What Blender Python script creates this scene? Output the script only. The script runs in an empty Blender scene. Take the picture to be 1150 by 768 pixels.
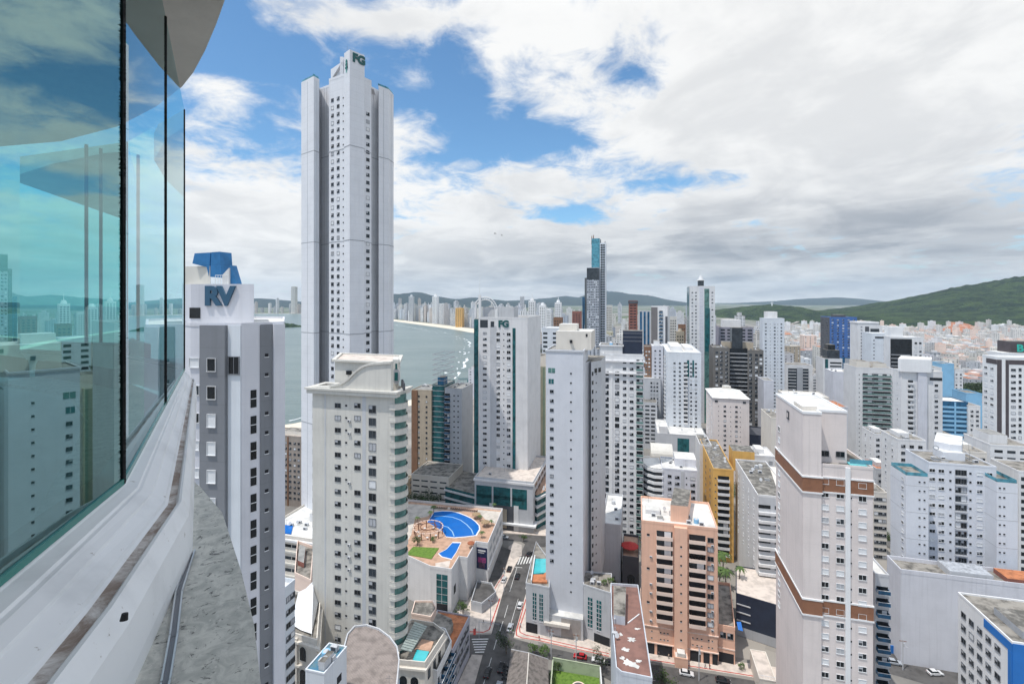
import bpy, math, random
from math import radians as R, sin, cos, pi, atan2, hypot, exp
from mathutils import Vector, Matrix, noise
random.seed(11)
S = bpy.context.scene
COL = S.collection
# ------------------------------------------------------------------ camera, sky, sun, exposure
F, CX, HY, H = 540.0, 575.0, 336.0, 115.0          # focal length in photo pixels, centre, horizon row, camera height
cam = bpy.data.objects.new('camera', bpy.data.cameras.new('camera')); COL.objects.link(cam)
cam.location = (0, 0, H); cam.rotation_euler = (R(90), 0, 0)
cam.data.sensor_width = 36; cam.data.lens = F/1150*36; cam.data.shift_y = -(384-HY)/1150
cam.data.clip_start = 0.05; cam.data.clip_end = 60000
S.camera = cam
S.view_settings.view_transform = 'Standard'; S.view_settings.look = 'None'
S.view_settings.gamma = 1; S.view_settings.use_curve_mapping = False
S.view_settings.exposure = 0.13
S.cycles.max_bounces = 7; S.cycles.diffuse_bounces = 3; S.cycles.glossy_bounces = 4
S.cycles.transparent_max_bounces = 12; S.cycles.transmission_bounces = 4
S.cycles.volume_bounces = 1; S.cycles.use_denoising = True; S.cycles.sample_clamp_indirect = 6
S.cycles.caustics_reflective = False; S.cycles.caustics_refractive = False
SUN_EL, SUN_AZ = 69.0, -122.0                       # azimuth measured from +Y towards +X
sl = bpy.data.lights.new('sun', 'SUN'); sl.energy = 3.1; sl.angle = R(0.6); sl.color = (1.0, .955, .89)
so = bpy.data.objects.new('sun', sl); COL.objects.link(so); so.location = (0, 0, 900)
sd = Vector((sin(R(SUN_AZ))*cos(R(SUN_EL)), cos(R(SUN_AZ))*cos(R(SUN_EL)), sin(R(SUN_EL))))
so.rotation_euler = sd.to_track_quat('Z', 'Y').to_euler()

class NT:
    """terse node helper"""
    def __init__(s, tree): s.t = tree; s.n = tree.nodes; s.l = tree.links
    def val(s, node, i, v):
        if v is None: return
        if hasattr(v, 'is_output'): s.l.new(v, node.inputs[i])
        else:
            inp = node.inputs[i]
            if hasattr(inp.default_value, '__len__') and not hasattr(v, '__len__'): v = (v, v, v)
            if hasattr(inp.default_value, '__len__') and len(inp.default_value) == 4 and len(v) == 3: v = (*v, 1)
            inp.default_value = v
    def m(s, op, a, b=None, c=None, clamp=False):
        n = s.n.new('ShaderNodeMath'); n.operation = op; n.use_clamp = clamp
        s.val(n, 0, a); s.val(n, 1, b); s.val(n, 2, c); return n.outputs[0]
    def vm(s, op, a, b=None):
        n = s.n.new('ShaderNodeVectorMath'); n.operation = op; s.val(n, 0, a); s.val(n, 1, b)
        return n.outputs['Value'] if op in ('DOT_PRODUCT', 'LENGTH') else n.outputs[0]
    def noise(s, vec, scale, detail=3, rough=.5, dist=0.0):
        n = s.n.new('ShaderNodeTexNoise'); s.val(n, 'Vector', vec); n.inputs['Scale'].default_value = scale
        n.inputs['Detail'].default_value = detail; n.inputs['Roughness'].default_value = rough
        n.inputs['Distortion'].default_value = dist; return n.outputs['Fac']
    def mix(s, f, a, b):
        n = s.n.new('ShaderNodeMix'); n.data_type = 'RGBA'; s.val(n, 0, f); s.val(n, 6, a); s.val(n, 7, b); return n.outputs[2]
    def ramp(s, f, a, b, c=0.0, d=1.0):
        n = s.n.new('ShaderNodeMapRange'); n.interpolation_type = 'SMOOTHSTEP'
        for i, v in enumerate((f, a, b, c, d)): s.val(n, i, v)
        return n.outputs[0]
    def sep(s, v):
        n = s.n.new('ShaderNodeSeparateXYZ'); s.val(n, 0, v); return n.outputs
    def comb(s, x, y, z):
        n = s.n.new('ShaderNodeCombineXYZ'); s.val(n, 0, x); s.val(n, 1, y); s.val(n, 2, z); return n.outputs[0]

W = bpy.data.worlds.new('World'); S.world = W; W.use_nodes = True
w = NT(W.node_tree); w.n.clear()
sky = w.n.new('ShaderNodeTexSky'); sky.sky_type = 'NISHITA'; sky.sun_disc = False
sky.sun_elevation = R(SUN_EL); sky.sun_rotation = R(SUN_AZ); sky.altitude = 50
sky.air_density = 1.0; sky.dust_density = .6; sky.ozone_density = 1.6
tc = w.n.new('ShaderNodeTexCoord'); D = tc.outputs['Generated']
dx, dy, dz = w.sep(D)
az = w.m('ARCTAN2', dx, dy); el = w.m('ARCSINE', dz)
def px_az(px): return atan2(px-CX, F)
def px_el(px, y): return atan2(HY-y, hypot(F, px-CX))
# cloud layer coordinates: a plane overhead, so clouds shrink and flatten towards the horizon
den = w.m('ADD', w.m('MAXIMUM', dz, 0.0), .21)
cp = w.comb(w.m('DIVIDE', dx, den), w.m('DIVIDE', dy, den), .3)
n1 = w.noise(cp, 1.5, 9, .60, .5)
n2 = w.noise(w.vm('ADD', cp, (5.1, 2.2, .7)), 6.0, 8, .64, .5)
cov = w.m('ADD', w.m('MULTIPLY', n1, .58), w.m('MULTIPLY', n2, .42))
def blob(px, y, rx, ry, amp, rot=0.0):
    a0, e0 = px_az(px), px_el(px, y)
    ddx = w.m('SUBTRACT', az, a0); ddy = w.m('SUBTRACT', el, e0)
    k = 1.0/640
    c_, s_ = cos(R(rot)), sin(R(rot))
    u = w.m('ADD', w.m('MULTIPLY', ddx, c_/(rx*k)), w.m('MULTIPLY', ddy, s_/(rx*k)))
    v = w.m('ADD', w.m('MULTIPLY', ddx, -s_/(ry*k)), w.m('MULTIPLY', ddy, c_/(ry*k)))
    r2 = w.m('ADD', w.m('MULTIPLY', u, u), w.m('MULTIPLY', v, v))
    return w.m('MULTIPLY', w.m('POWER', 2.718, w.m('MULTIPLY', r2, -1.0)), amp)
blobs = [(262, 60, 50, 40, -.13), (236, 150, 50, 24, .08), (250, 108, 40, 16, .09), (330, 85, 40, 30, -.12), (310, 150, 60, 34, -.12), (420, 110, 60, 40, -.10), (515, 105, 60, 44, -.13), (375, 40, 60, 20, -.05), (330, 112, 26, 14, .06), (465, 90, 40, 12, .09), (560, 95, 16, 40, .08), (550, 165, 40, 20, -.06), (706, 88, 34, 18, -.13), (640, 100, 60, 40, .07), (605, 150, 70, 26, -.15),
         (765, 203, 85, 17, -.24), (645, 240, 46, 17, -.20), (690, 175, 60, 16, -.06), (245, 12, 30, 26, -.14), (150, 60, 60, 90, -.10),
         (440, 26, 175, 15, .12, 10), (640, 24, 90, 26, .10), (470, 125, 30, 14, .08), (265, 250, 120, 46, .20), (238, 95, 40, 12, .10), (605, 95, 40, 30, .05),
         (600, 215, 120, 30, .10), (560, 285, 220, 52, .22), (960, 130, 270, 150, .17), (1020, 30, 280, 110, .10), (745, 140, 60, 30, .07)]
tot = None
for b in blobs:
    o = blob(*b); tot = o if tot is None else w.m('ADD', tot, o)
cov = w.m('ADD', cov, tot)
low = w.ramp(el, .0, .16, .10, .0)
cov = w.m('ADD', cov, low)
cf = w.ramp(cov, .425, .605)
cf = w.m('MULTIPLY', cf, .985)
# cloud colour: white tops, grey undersides, greyer low on the right
g1 = w.noise(w.vm('MULTIPLY', cp, (1.0, 1.0, 1.0)), 2.1, 7, .58, .6)
dens = w.ramp(cov, .52, .85)
gr = w.ramp(w.m('ADD', g1, w.m('MULTIPLY', dens, .16)), .42, .74)
rightlow = w.m('ADD', blob(930, 280, 340, 66, .80), blob(560, 320, 340, 40, .42))
g2 = w.noise(w.comb(w.m('MULTIPLY', az, 1.4), w.m('MULTIPLY', el, 9.0), .5), 3.0, 5, .55, .3)
shade = w.m('ADD', w.m('MULTIPLY', gr, .30), w.m('MULTIPLY', rightlow, w.ramp(g2, .25, .62, .30, 1.0)), clamp=True)
shade = w.m('MULTIPLY', shade, 1.0, clamp=True)
ccol = w.mix(shade, (.90, .90, .89), (.335, .36, .40))
# brighter towards the sun; unseen high sky raised as added fill on the facades
sunv = w.vm('DOT_PRODUCT', D, tuple(sd)); 
glow = w.m('MULTIPLY', w.ramp(sunv, .2, 1.0, 1.0, 1.15), w.ramp(el, .50, 1.0, 1.0, 1.7))
bgc = w.n.new('ShaderNodeBackground'); w.l.new(ccol, bgc.inputs[0]); w.l.new(glow, bgc.inputs[1])
bgs = w.n.new('ShaderNodeBackground')
hz = w.ramp(el, .0, .35, .75, 0.0)
w.l.new(w.vm('MULTIPLY', sky.outputs[0], (.64, .93, 1.06)), bgs.inputs[0]); bgs.inputs[1].default_value = .142
mx = w.n.new('ShaderNodeMixShader'); w.l.new(cf, mx.inputs[0]); w.l.new(bgs.outputs[0], mx.inputs[1]); w.l.new(bgc.outputs[0], mx.inputs[2])
wo = w.n.new('ShaderNodeOutputWorld'); w.l.new(mx.outputs[0], wo.inputs[0])

# ------------------------------------------------------------------ materials
MATS = {}
def mat(name, col=None, rough=.75, var=.05, scale=.6, metal=0.0, streak=0.0, joints=0.0, spec=.4, bump=0.0, col2=None, noisescale=None):
    key = name
    if key in MATS: return MATS[key]
    m = bpy.data.materials.new(name); m.use_nodes = True; t = NT(m.node_tree)
    b = t.n['Principled BSDF']; b.inputs['Roughness'].default_value = rough; b.inputs['Metallic'].default_value = metal
    b.inputs['Specular IOR Level'].default_value = spec
    g = t.n.new('ShaderNodeNewGeometry'); P_ = g.outputs['Position']
    n = t.noise(P_, scale, 4, .6)
    c2 = col2 or tuple(max(0, c*(1-2.2*var)) for c in col)
    fac = t.ramp(n, .38, .72)
    c = t.mix(fac, tuple(min(1, c*(1+var*.4)) for c in col), c2)
    if streak:
        x, y, z = t.sep(P_)
        sv = t.comb(t.m('MULTIPLY', x, 1.3), t.m('MULTIPLY', y, 1.3), t.m('MULTIPLY', z, .045))
        s_ = t.ramp(t.noise(sv, 1.0, 4, .65), .46, .76)
        c = t.mix(t.m('MULTIPLY', s_, streak*1.9), c, tuple(v*.55 for v in col))
    if joints:
        x, y, z = t.sep(P_)
        f = t.m('FRACT', t.m('DIVIDE', z, 3.05)); j = t.m('LESS_THAN', f, .022)
        c = t.mix(t.m('MULTIPLY', j, joints), c, tuple(v*.6 for v in col))
    t.val(b, 'Base Color', c)
    if bump:
        bn = t.n.new('ShaderNodeBump'); bn.inputs['Strength'].default_value = bump; bn.inputs['Distance'].default_value = .1
        t.l.new(t.noise(P_, noisescale or 8, 3), bn.inputs['Height']); t.l.new(bn.outputs[0], b.inputs['Normal'])
    MATS[key] = m; return m

def glassmat(name, col=(.014, .018, .022), rough=.10, spec=.35):
    return mat(name, col, rough, .25, .35, 0.0, spec=spec)

white = mat('white_paint', (.74, .735, .735), .7, .04, .15, streak=.13, joints=.14)
white2 = mat('bright_white_paint', (.80, .80, .80), .7, .03, .15, streak=.07)
lilac = mat('lilac_white_paint', (.66, .665, .71), .7, .035, .15, streak=.13, joints=.12)
bluewhite = mat('bluish_white_paint', (.68, .715, .755), .7, .03, .15, streak=.10)
panel_w = mat('white_panel_paint', (.73, .74, .77), .6, .025, .15, streak=.06, joints=.45)
cream = mat('cream_paint', (.635, .615, .565), .75, .04, .15, streak=.15, joints=.12)
cream2 = mat('warm_cream_paint', (.72, .67, .60), .75, .035, .15, streak=.12)
pinkish = mat('rosy_white_paint', (.74, .665, .635), .75, .035, .15, streak=.13, joints=.16)
pink = mat('salmon_paint', (.83, .51, .37), .75, .04, .2, streak=.14)
pinkd = mat('pale_salmon_trim', (.84, .66, .56), .75, .04, .2)
grey = mat('grey_paint', (.215, .225, .245), .7, .04, .2, streak=.10, joints=.35)
grey2 = mat('mid_grey_paint', (.40, .415, .44), .7, .04, .2, streak=.12)
grey3 = mat('light_grey_paint', (.55, .56, .58), .7, .04, .2, streak=.12)
dgrey = mat('charcoal_paint', (.085, .088, .10), .6, .08, .2, streak=.1)
brown = mat('brown_cladding', (.24, .13, .075), .6, .06, .4, streak=.1)
brownb = mat('brown_stone_band', (.27, .125, .07), .65, .07, .8)
tan = mat('tan_paint', (.50, .42, .32), .75, .05, .2, streak=.2)
yellow = mat('pale_yellow_paint', (.62, .58, .40), .75, .05, .2, streak=.15)
orange = mat('ochre_paint', (.72, .42, .12), .75, .06, .2, streak=.16)
bluep = mat('blue_paint', (.10, .24, .55), .6, .06, .2)
blueb = mat('bright_blue_paint', (.02, .17, .52), .6, .05, .2)
skyb = mat('sky_blue_paint', (.25, .50, .72), .65, .05, .2)
teal = mat('teal_sign_plastic', (.012, .10, .10), .4, .02, 1)
tealb = mat('mint_sign_plastic', (.03, .42, .34), .4, .02, 1)
signb = mat('blue_grey_sign_metal', (.045, .115, .19), .35, .03, 1, metal=.2)
navy = mat('navy_cladding', (.022, .032, .060), .5, .1, .3)
redb = mat('red_brick_paint', (.30, .12, .09), .8, .08, .3)
glass = glassmat('dark_window_glass')
glass2 = glassmat('grey_window_glass', (.04, .05, .06), .12)
glassb = glassmat('blue_curtain_glass', (.02, .11, .22), .10)
glasst = glassmat('teal_curtain_glass', (.02, .12, .13), .09)
glassg = glassmat('green_balcony_glass', (.10, .22, .20), .08)
glassl = glassmat('light_blue_glass', (.10, .33, .42), .10)
blind = mat('white_roller_shutter', (.74, .75, .76), .6, .02, 1)
blindg = mat('grey_roller_shutter', (.45, .46, .48), .6, .03, 1)
alu = mat('white_aluminium', (.72, .73, .74), .4, .02, 1)
dalu = mat('grey_aluminium', (.22, .23, .25), .4, .02, 1, metal=.5)
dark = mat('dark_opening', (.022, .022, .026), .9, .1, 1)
roofg = mat('grey_roof_membrane', (.30, .295, .28), .9, .16, .25, bump=.2)
roofw = mat('white_roof_membrane', (.70, .69, .66), .9, .12, .2)
roofm = mat('weathered_concrete_roof', (.27, .25, .22), .95, .35, .35, bump=.3)
roofd = mat('dark_stained_roof', (.10, .095, .085), .95, .4, .5, col2=(.32, .30, .27), bump=.3)
tile = mat('clay_tile_roof', (.50, .19, .085), .85, .2, .6, bump=.3)
deck = mat('terracotta_paving', (.52, .33, .23), .85, .12, .5)
plaza = mat('pale_paving', (.58, .53, .47), .9, .12, .35)
sand = mat('beach_sand', (.72, .62, .48), .95, .06, .02)
sandstone = mat('sandstone_paving', (.64, .56, .495), .9, .12, .4)
asphalt = mat('asphalt', (.105, .10, .097), .9, .18, .25, bump=.2)
concrete = mat('pavement_concrete', (.48, .43, .39), .9, .14, .4)
kerbm = mat('kerb_stone', (.55, .53, .50), .9, .1, 1)
redl = mat('red_road_paint', (.50, .06, .045), .8, .15, 1)
paintw = mat('white_road_paint', (.74, .74, .72), .8, .12, 1.5)
grassm = mat('lawn_grass', (.13, .22, .035), .95, .2, 1.2, col2=(.08, .15, .02), bump=.4)
poolm = mat('pool_water', (.01, .14, .50), .10, .06, .15, spec=.3, bump=.08, noisescale=2)
poolt = mat('turquoise_pool_water', (.05, .48, .52), .04, .08, .3, spec=.7)
trunkm = mat('tree_bark', (.16, .12, .09), .9, .2, 3)
blackr = mat('black_rubber', (.012, .012, .014), .7, .2, 8)
steel = mat('brushed_steel', (.55, .57, .58), .3, .05, 4, metal=.9)
wood = mat('dark_timber', (.22, .10, .055), .8, .2, 2)

def leafmat(name, a, b):
    m = bpy.data.materials.new(name); m.use_nodes = True; t = NT(m.node_tree); p = t.n['Principled BSDF']
    g = t.n.new('ShaderNodeNewGeometry'); oi = t.n.new('ShaderNodeObjectInfo')
    f = t.m('ADD', t.m('MULTIPLY', t.noise(g.outputs['Position'], .9, 3), .8), t.m('MULTIPLY', g.outputs['Random Per Island'], .35))
    t.val(p, 'Base Color', t.mix(t.ramp(f, .25, .8), a, b)); p.inputs['Roughness'].default_value = .7
    return m
leaf = leafmat('green_leaves', (.035, .075, .018), (.10, .17, .035))
leafd = leafmat('dark_green_leaves', (.02, .045, .014), (.06, .10, .03))

# ------------------------------------------------------------------ mesh builder
def tag(o, label=None, cat=None, group=None, kind=None):
    if label: o['label'] = label
    if cat: o['category'] = cat
    if group: o['group'] = group
    if kind: o['kind'] = kind
    return o
def empty(name, loc, label, cat, group=None, rz=0.0):
    o = bpy.data.objects.new(name, None); COL.objects.link(o); o.location = loc; o.rotation_euler = (0, 0, rz)
    return tag(o, label, cat, group)
class MB:
    def __init__(s): s.v = []; s.f = []; s.m = []; s.uv = None
    def quadf(s, pts, m):
        k = len(s.v); s.v += [tuple(p) for p in pts]; s.f.append(tuple(range(k, k+len(pts)))); s.m.append(m)
    def box(s, x0, x1, y0, y1, z0, z1, m, M=None):
        c = [(x0, y0, z0), (x1, y0, z0), (x1, y1, z0), (x0, y1, z0), (x0, y0, z1), (x1, y0, z1), (x1, y1, z1), (x0, y1, z1)]
        if M is not None: c = [tuple(M @ Vector(p)) for p in c]
        k = len(s.v); s.v += c
        for q in ((0, 3, 2, 1), (4, 5, 6, 7), (0, 1, 5, 4), (1, 2, 6, 5), (2, 3, 7, 6), (3, 0, 4, 7)):
            s.f.append(tuple(k+i for i in q)); s.m.append(m)
    def prism(s, poly, z0, z1, m, top=None, cap=True, z1s=None):
        n = len(poly); k = len(s.v)
        s.v += [(p[0], p[1], z0) for p in poly]
        s.v += [(p[0], p[1], (z1s[i] if z1s else z1)) for i, p in enumerate(poly)]
        for i in range(n):
            j = (i+1) % n; s.f.append((k+i, k+j, k+n+j, k+n+i)); s.m.append(m)
        if cap:
            s.f.append(tuple(k+n+i for i in range(n))); s.m.append(top or m)
            s.f.append(tuple(k+n-1-i for i in range(n))); s.m.append(m)
    def ring(s, poly, inset, z0, z1, m):
        """wall of the given thickness along a convex CCW polygon"""
        inn = inset_poly(poly, inset); n = len(poly); k = len(s.v)
        for P_ in (poly, inn):
            s.v += [(p[0], p[1], z0) for p in P_] + [(p[0], p[1], z1) for p in P_]
        for i in range(n):
            j = (i+1) % n; a = k; b = k+2*n
            for q in ((a+i, a+j, a+n+j, a+n+i), (b+j, b+i, b+n+i, b+n+j), (a+n+i, a+n+j, b+n+j, b+n+i), (a+j, a+i, b+i, b+j)):
                s.f.append(q); s.m.append(m)
    def tube(s, p0, p1, r0, r1=None, m=None, n=8):
        r1 = r0 if r1 is None else r1
        p0, p1 = Vector(p0), Vector(p1); d = (p1-p0).normalized()
        a = d.orthogonal().normalized(); b = d.cross(a); k = len(s.v)
        for p, r in ((p0, r0), (p1, r1)):
            s.v += [tuple(p+a*(r*cos(2*pi*i/n))+b*(r*sin(2*pi*i/n))) for i in range(n)]
        for i in range(n):
            j = (i+1) % n; s.f.append((k+i, k+j, k+n+j, k+n+i)); s.m.append(m)
        s.f.append(tuple(k+n-1-i for i in range(n))); s.m.append(m)
        s.f.append(tuple(k+n+i for i in range(n))); s.m.append(m)
    def merge(s, o, M):
        k = len(s.v); s.v += [tuple(M @ Vector(p)) for p in o.v]
        s.f += [tuple(k+i for i in f) for f in o.f]; s.m += o.m
    def mesh(s, name, off=(0, 0, 0), uvfn=None):
        me = bpy.data.meshes.new(name)
        ox, oy, oz = off
        me.from_pydata([(x-ox, y-oy, z-oz) for x, y, z in s.v], [], s.f)
        sl_ = []
        idx = {}
        for m in s.m:
            if m.name not in idx: idx[m.name] = len(sl_); sl_.append(m)
        for m in sl_: me.materials.append(m)
        me.polygons.foreach_set('material_index', [idx[m.name] for m in s.m])
        me.update(); return me
    def build(s, name, parent=None, off=None, label=None, cat=None, group=None, kind=None):
        if off is None: off = tuple(parent.location) if parent is not None and parent.rotation_euler.z == 0 else (0, 0, 0)
        me = s.mesh(name, off); o = bpy.data.objects.new(name, me); COL.objects.link(o)
        if parent is not None: o.parent = parent
        else: o.location = off
        return tag(o, label, cat, group, kind)
def inset_poly(poly, d):
    n = len(poly); out = []
    for i in range(n):
        p0, p1, p2 = Vector(poly[i-1]), Vector(poly[i]), Vector(poly[(i+1) % n])
        a = (p1-p0).normalized(); b = (p2-p1).normalized()
        na = Vector((-a.y, a.x)); nb = Vector((-b.y, b.x))
        den_ = 1+na.dot(nb); q = p1+(na+nb)*(d/max(.3, den_)); out.append((q.x, q.y))
    return out

# ------------------------------------------------------------------ perspective bookkeeping (photo measurements -> metres)
GA = 14.5                                            # the street grid's angle
def dirs(a=GA): return Vector((cos(R(a)), -sin(R(a)))), Vector((sin(R(a)), cos(R(a))))
def P(px, Y): return Vector(((px-CX)*Y/F, Y))
def Zt(y, Y): return H-(y-HY)*Y/F
def gY(y, z=0.0): return (H-z)*F/(y-HY)
def G(px, y, z=0.0): Y = gY(y, z); return P(px, Y)
def walk(p, d, px):
    k = px-CX; return (k*p.y-F*p.x)/(F*d.x-k*d.y)
def rect(fl, fr, Y, back=None, d=None, a=GA):
    u, v = dirs(a); A = P(fl, Y); B = A+u*walk(A, u, fr)
    if d is None:
        q = A if back < fl else B
        d = walk(q, v, back)
    return [A, B, B+v*d, A+v*d]

# ------------------------------------------------------------------ window prototypes; local x along the wall, y inward, z up
PROTO = {}
def proto(kind, w_, h, var=0):
    key = (kind, w_, h, var)
    if key in PROTO: return PROTO[key]
    m = MB(); x = w_/2
    if kind in ('win', 'winb', 'winw', 'wint'):
        fr = alu if kind != 'winb' else dalu
        g_ = (glass, glass2, blind, glass, glass2, blindg)[var] if kind not in ('winw', 'wint') else (glass, blind, blindg, glass2, blind, blind)[var]
        m.box(-x, x, -.03, .05, 0, h, g_)
        e_ = .035 if kind == 'wint' else .07
        for a, b, c, d_ in ((-x-e_, x+e_, h, h+e_), (-x-e_*1.6, x+e_*1.6, -e_*1.3, 0), (-x-e_, -x, 0, h), (x, x+e_, 0, h)):
            m.box(a, b, -.11 if c >= 0 else -.16, .05, c, d_, fr)
        if w_ > 1.0 and g_ not in (blind,):
            m.box(-.03, .03, -.08, -.03, 0, h, fr)
            if var in (3, 4): m.box(-x, 0, -.06, -.032, h*.5, h-.01, blindg)
    elif kind == 'dot':
        m.box(-x, x, -.03, .05, 0, h, dark)
        m.box(-x-.06, x+.06, -.08, .05, -.08, 0, alu)
    elif kind == 'ac':
        m.box(-x, x, -.42, -.06, 0, h, grey3); m.box(-x*.7, x*.5, -.44, -.42, h*.15, h*.85, dgrey); m.box(-x, x, -.4, .02, -.05, 0, dalu)
    elif kind == 'slot':
        m.box(-x, x, -.04, .05, 0, h, glass); m.box(-x, x, -.09, .04, h*.48, h*.52, alu)
    elif kind in ('balc', 'balcg', 'balcb', 'balcp', 'balcw'):
        rm = {'balc': white, 'balcg': glassg, 'balcb': glassb, 'balcp': pinkd, 'balcw': cream}[kind]
        sm = {'balc': white2, 'balcg': white2, 'balcb': grey3, 'balcp': pinkd, 'balcw': cream}[kind]
        m.box(-x, x, -.02, .05, 0, h-.15, (glass, glass2, dark, glass, glass2, glass)[var])
        m.box(-x-.1, x+.1, -1.25, .05, -.32, -.12, sm)
        m.box(-x-.1, x+.1, -1.25, -1.15, -.12, .85, rm)
        m.box(-x-.1, -x, -1.15, .05, -.12, .85, rm); m.box(x, x+.1, -1.15, .05, -.12, .85, rm)
        if kind in ('balcg', 'balcb'): m.box(-x-.1, x+.1, -1.27, -1.13, .86, .93, alu)
        if var in (1, 4): m.box(-.05, x*.8, -.07, -.025, .1, h-.3, blind)
    elif kind == 'band':
        m.box(-x, x, -.05, .05, 0, h, (glass, glass2)[var % 2])
    elif kind == 'glassbox':
        m.box(-x, x, -.06, .05, 0, h, (glasst, glassg)[var % 2]); m.box(-.04, .04, -.10, -.05, 0, h, alu)
    PROTO[key] = (m, m.mesh(kind)); return PROTO[key]
NAMES = {'ac': 'condenser_unit', 'win': 'window', 'wint': 'window', 'winb': 'window', 'winw': 'window', 'dot': 'vent_window', 'slot': 'slot_window', 'balc': 'balcony', 'balcg': 'balcony',
         'balcb': 'balcony', 'balcp': 'balcony', 'balcw': 'balcony', 'band': 'ribbon_window', 'glassbox': 'glazed_bay'}
FOOT = []; SIL = []                                            # footprints, so later fill keeps clear of them
class Tower:
    def __init__(s, name, label, poly, z1, wall=white, roof=roofg, z0=0.0, cat='building', group=None, par=.9, base=None, keep=4.0):
        s.poly = [Vector(p[:2]) for p in poly]; s.z0 = z0; s.z1 = z1; s.wall = wall
        c = sum(s.poly, Vector((0, 0)))/len(s.poly)
        s.root = base or empty(name, (c.x, c.y, z0), label, cat, group); s.off = tuple(s.root.location)
        s.wins = []; s.body = MB(); s.body.prism(s.poly, z0, z1, wall, top=roof)
        if par:
            m = MB(); m.ring(inset_poly(s.poly, -.06), .26, z1-.12, z1+par, wall); m.build('parapet', s.root, s.off)
        FOOT.append((s.poly, keep)); SIL.append((s.poly, z1))
        s.i = 0
    def face(s, i):
        A = s.poly[i]; B = s.poly[(i+1) % len(s.poly)]; d = (B-A); L = d.length; d = d/L
        return A, d, Vector((d.y, -d.x)), L
    def M(s, i, x, z, out=0.0):
        A, d, n, L = s.face(i); p = A+d*x+n*out
        return Matrix.Translation((p.x, p.y, z)) @ Matrix.Rotation(atan2(d.y, d.x), 4, 'Z')
    def col(s, i, ts, w_, h, kind='win', top=3.0, bot=None, step=3.0, out=0.0, skip=0.0):
        A, d, n, L = s.face(i); b = s.z0+2 if bot is None else bot
        for t in (ts if hasattr(ts, '__len__') else [ts]):
            z = s.z1-top
            while z > b:
                if random.random() >= skip: s.wins.append((i, t*L, z, w_, h, kind, out))
                z -= step
        return s
    def panel(s, i, t0, t1, out, m, top=0.0, bot=None, name='facade_panel', deep=.25):
        A, d, n, L = s.face(i); b = MB(); M = s.M(i, 0, 0)
        b.box(t0*L, t1*L, -out, deep, s.z0+.01 if bot is None else bot, s.z1-top, m, M)
        b.build(name, s.root, s.off); return s
    def band(s, z, h, out, m, name='cornice'):
        b = MB(); b.ring(inset_poly(s.poly, -out), out+.2, z, z+h, m); b.build(name, s.root, s.off); return s
    def block(s, poly, z0, z1, m, roof=None, name='roof_block'):
        b = MB(); b.prism(poly, z0, z1, m, top=roof or roofg); o = b.build(name, s.root, s.off); return o
    def lift(s, fu0, fu1, fv0, fv1, h, m=None, roof=None, name='roof_block', z0=None):
        """a block on the roof, given as fractions of the footprint's first two sides"""
        A, B, C = s.poly[0], s.poly[1], s.poly[2]; u = B-A; v = C-B
        q = [A+u*a+v*b for a, b in ((fu0, fv0), (fu1, fv0), (fu1, fv1), (fu0, fv1))]
        z = s.z1+.02 if z0 is None else z0
        s.block(q, z, z+h, m or s.wall, roof, name); return q
    def clutter(s, n=4, z=None):
        """water tanks, condensers, hatches standing on the roof"""
        A, B, C = s.poly[0], s.poly[1], s.poly[2]; u = B-A; v = C-B
        for k in range(int(n*1.8)+1):
            a, b = random.uniform(.10, .86), random.uniform(.12, .85); p = A+u*a+v*b; z = s.z1+.02 if z is None else z
            m = MB(); t = random.choice(('tank', 'unit', 'unit', 'vent_pipe', 'dish', 'hatch', 'pipe', 'mast'))
            M = Matrix.Translation((p.x, p.y, z)) @ Matrix.Rotation(-R(GA), 4, 'Z')
            if t == 'tank': m.tube((p.x, p.y, z), (p.x, p.y, z+1.3), .8, .8, random.choice((skyb, grey3, white, grey2)), 12); m.tube((p.x, p.y, z+1.3), (p.x, p.y, z+1.5), .55, .3, grey3, 12)
            elif t == 'unit':
                m.box(-.7, .7, -.45, .45, .08, 1.0, grey3, M); m.box(-.5, .5, -.47, -.45, .2, .9, dgrey, M); m.box(-.6, -.5, -.4, .4, 0, .08, dgrey, M)
            elif t == 'vent_pipe': m.tube((p.x, p.y, z), (p.x, p.y, z+1.4), .15, .15, grey3); m.tube((p.x, p.y, z+1.4), (p.x, p.y, z+1.6), .3, .25, grey3)
            elif t == 'dish': m.tube((p.x, p.y, z), (p.x, p.y, z+.9), .06, .06, grey2, 5); m.tube((p.x, p.y-.05, z+1.1), (p.x, p.y-.35, z+1.25), .18, .62, grey3, 12)
            elif t == 'hatch': m.box(-.9, .9, -.7, .7, 0, .7, random.choice((white, cream2, grey3)), M); m.box(-1.0, 1.0, -.8, .8, .7, .8, roofg, M)
            elif t == 'pipe': L9 = random.uniform(2, 5); m.tube(tuple(M @ Vector((0, 0, .25))), tuple(M @ Vector((0, L9, .25))), .11, .11, grey2, 6); m.tube(tuple(M @ Vector((0, L9, .25))), tuple(M @ Vector((0, L9, 1.0))), .11, .11, grey2, 6)
            else: m.tube((p.x, p.y, z), (p.x, p.y, z+3.6), .05, .03, dalu, 5); m.tube((p.x-.6, p.y, z+3.0), (p.x+.6, p.y, z+3.0), .03, .03, dalu, 4); m.tube((p.x-.4, p.y, z+3.3), (p.x+.4, p.y, z+3.3), .03, .03, dalu, 4)
            m.build({'tank': 'water_tank', 'unit': 'condenser_unit', 'vent_pipe': 'vent_pipe', 'dish': 'satellite_dish', 'hatch': 'roof_hatch', 'pipe': 'pipe_run', 'mast': 'antenna'}[t], s.root, s.off)
        return s
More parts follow.
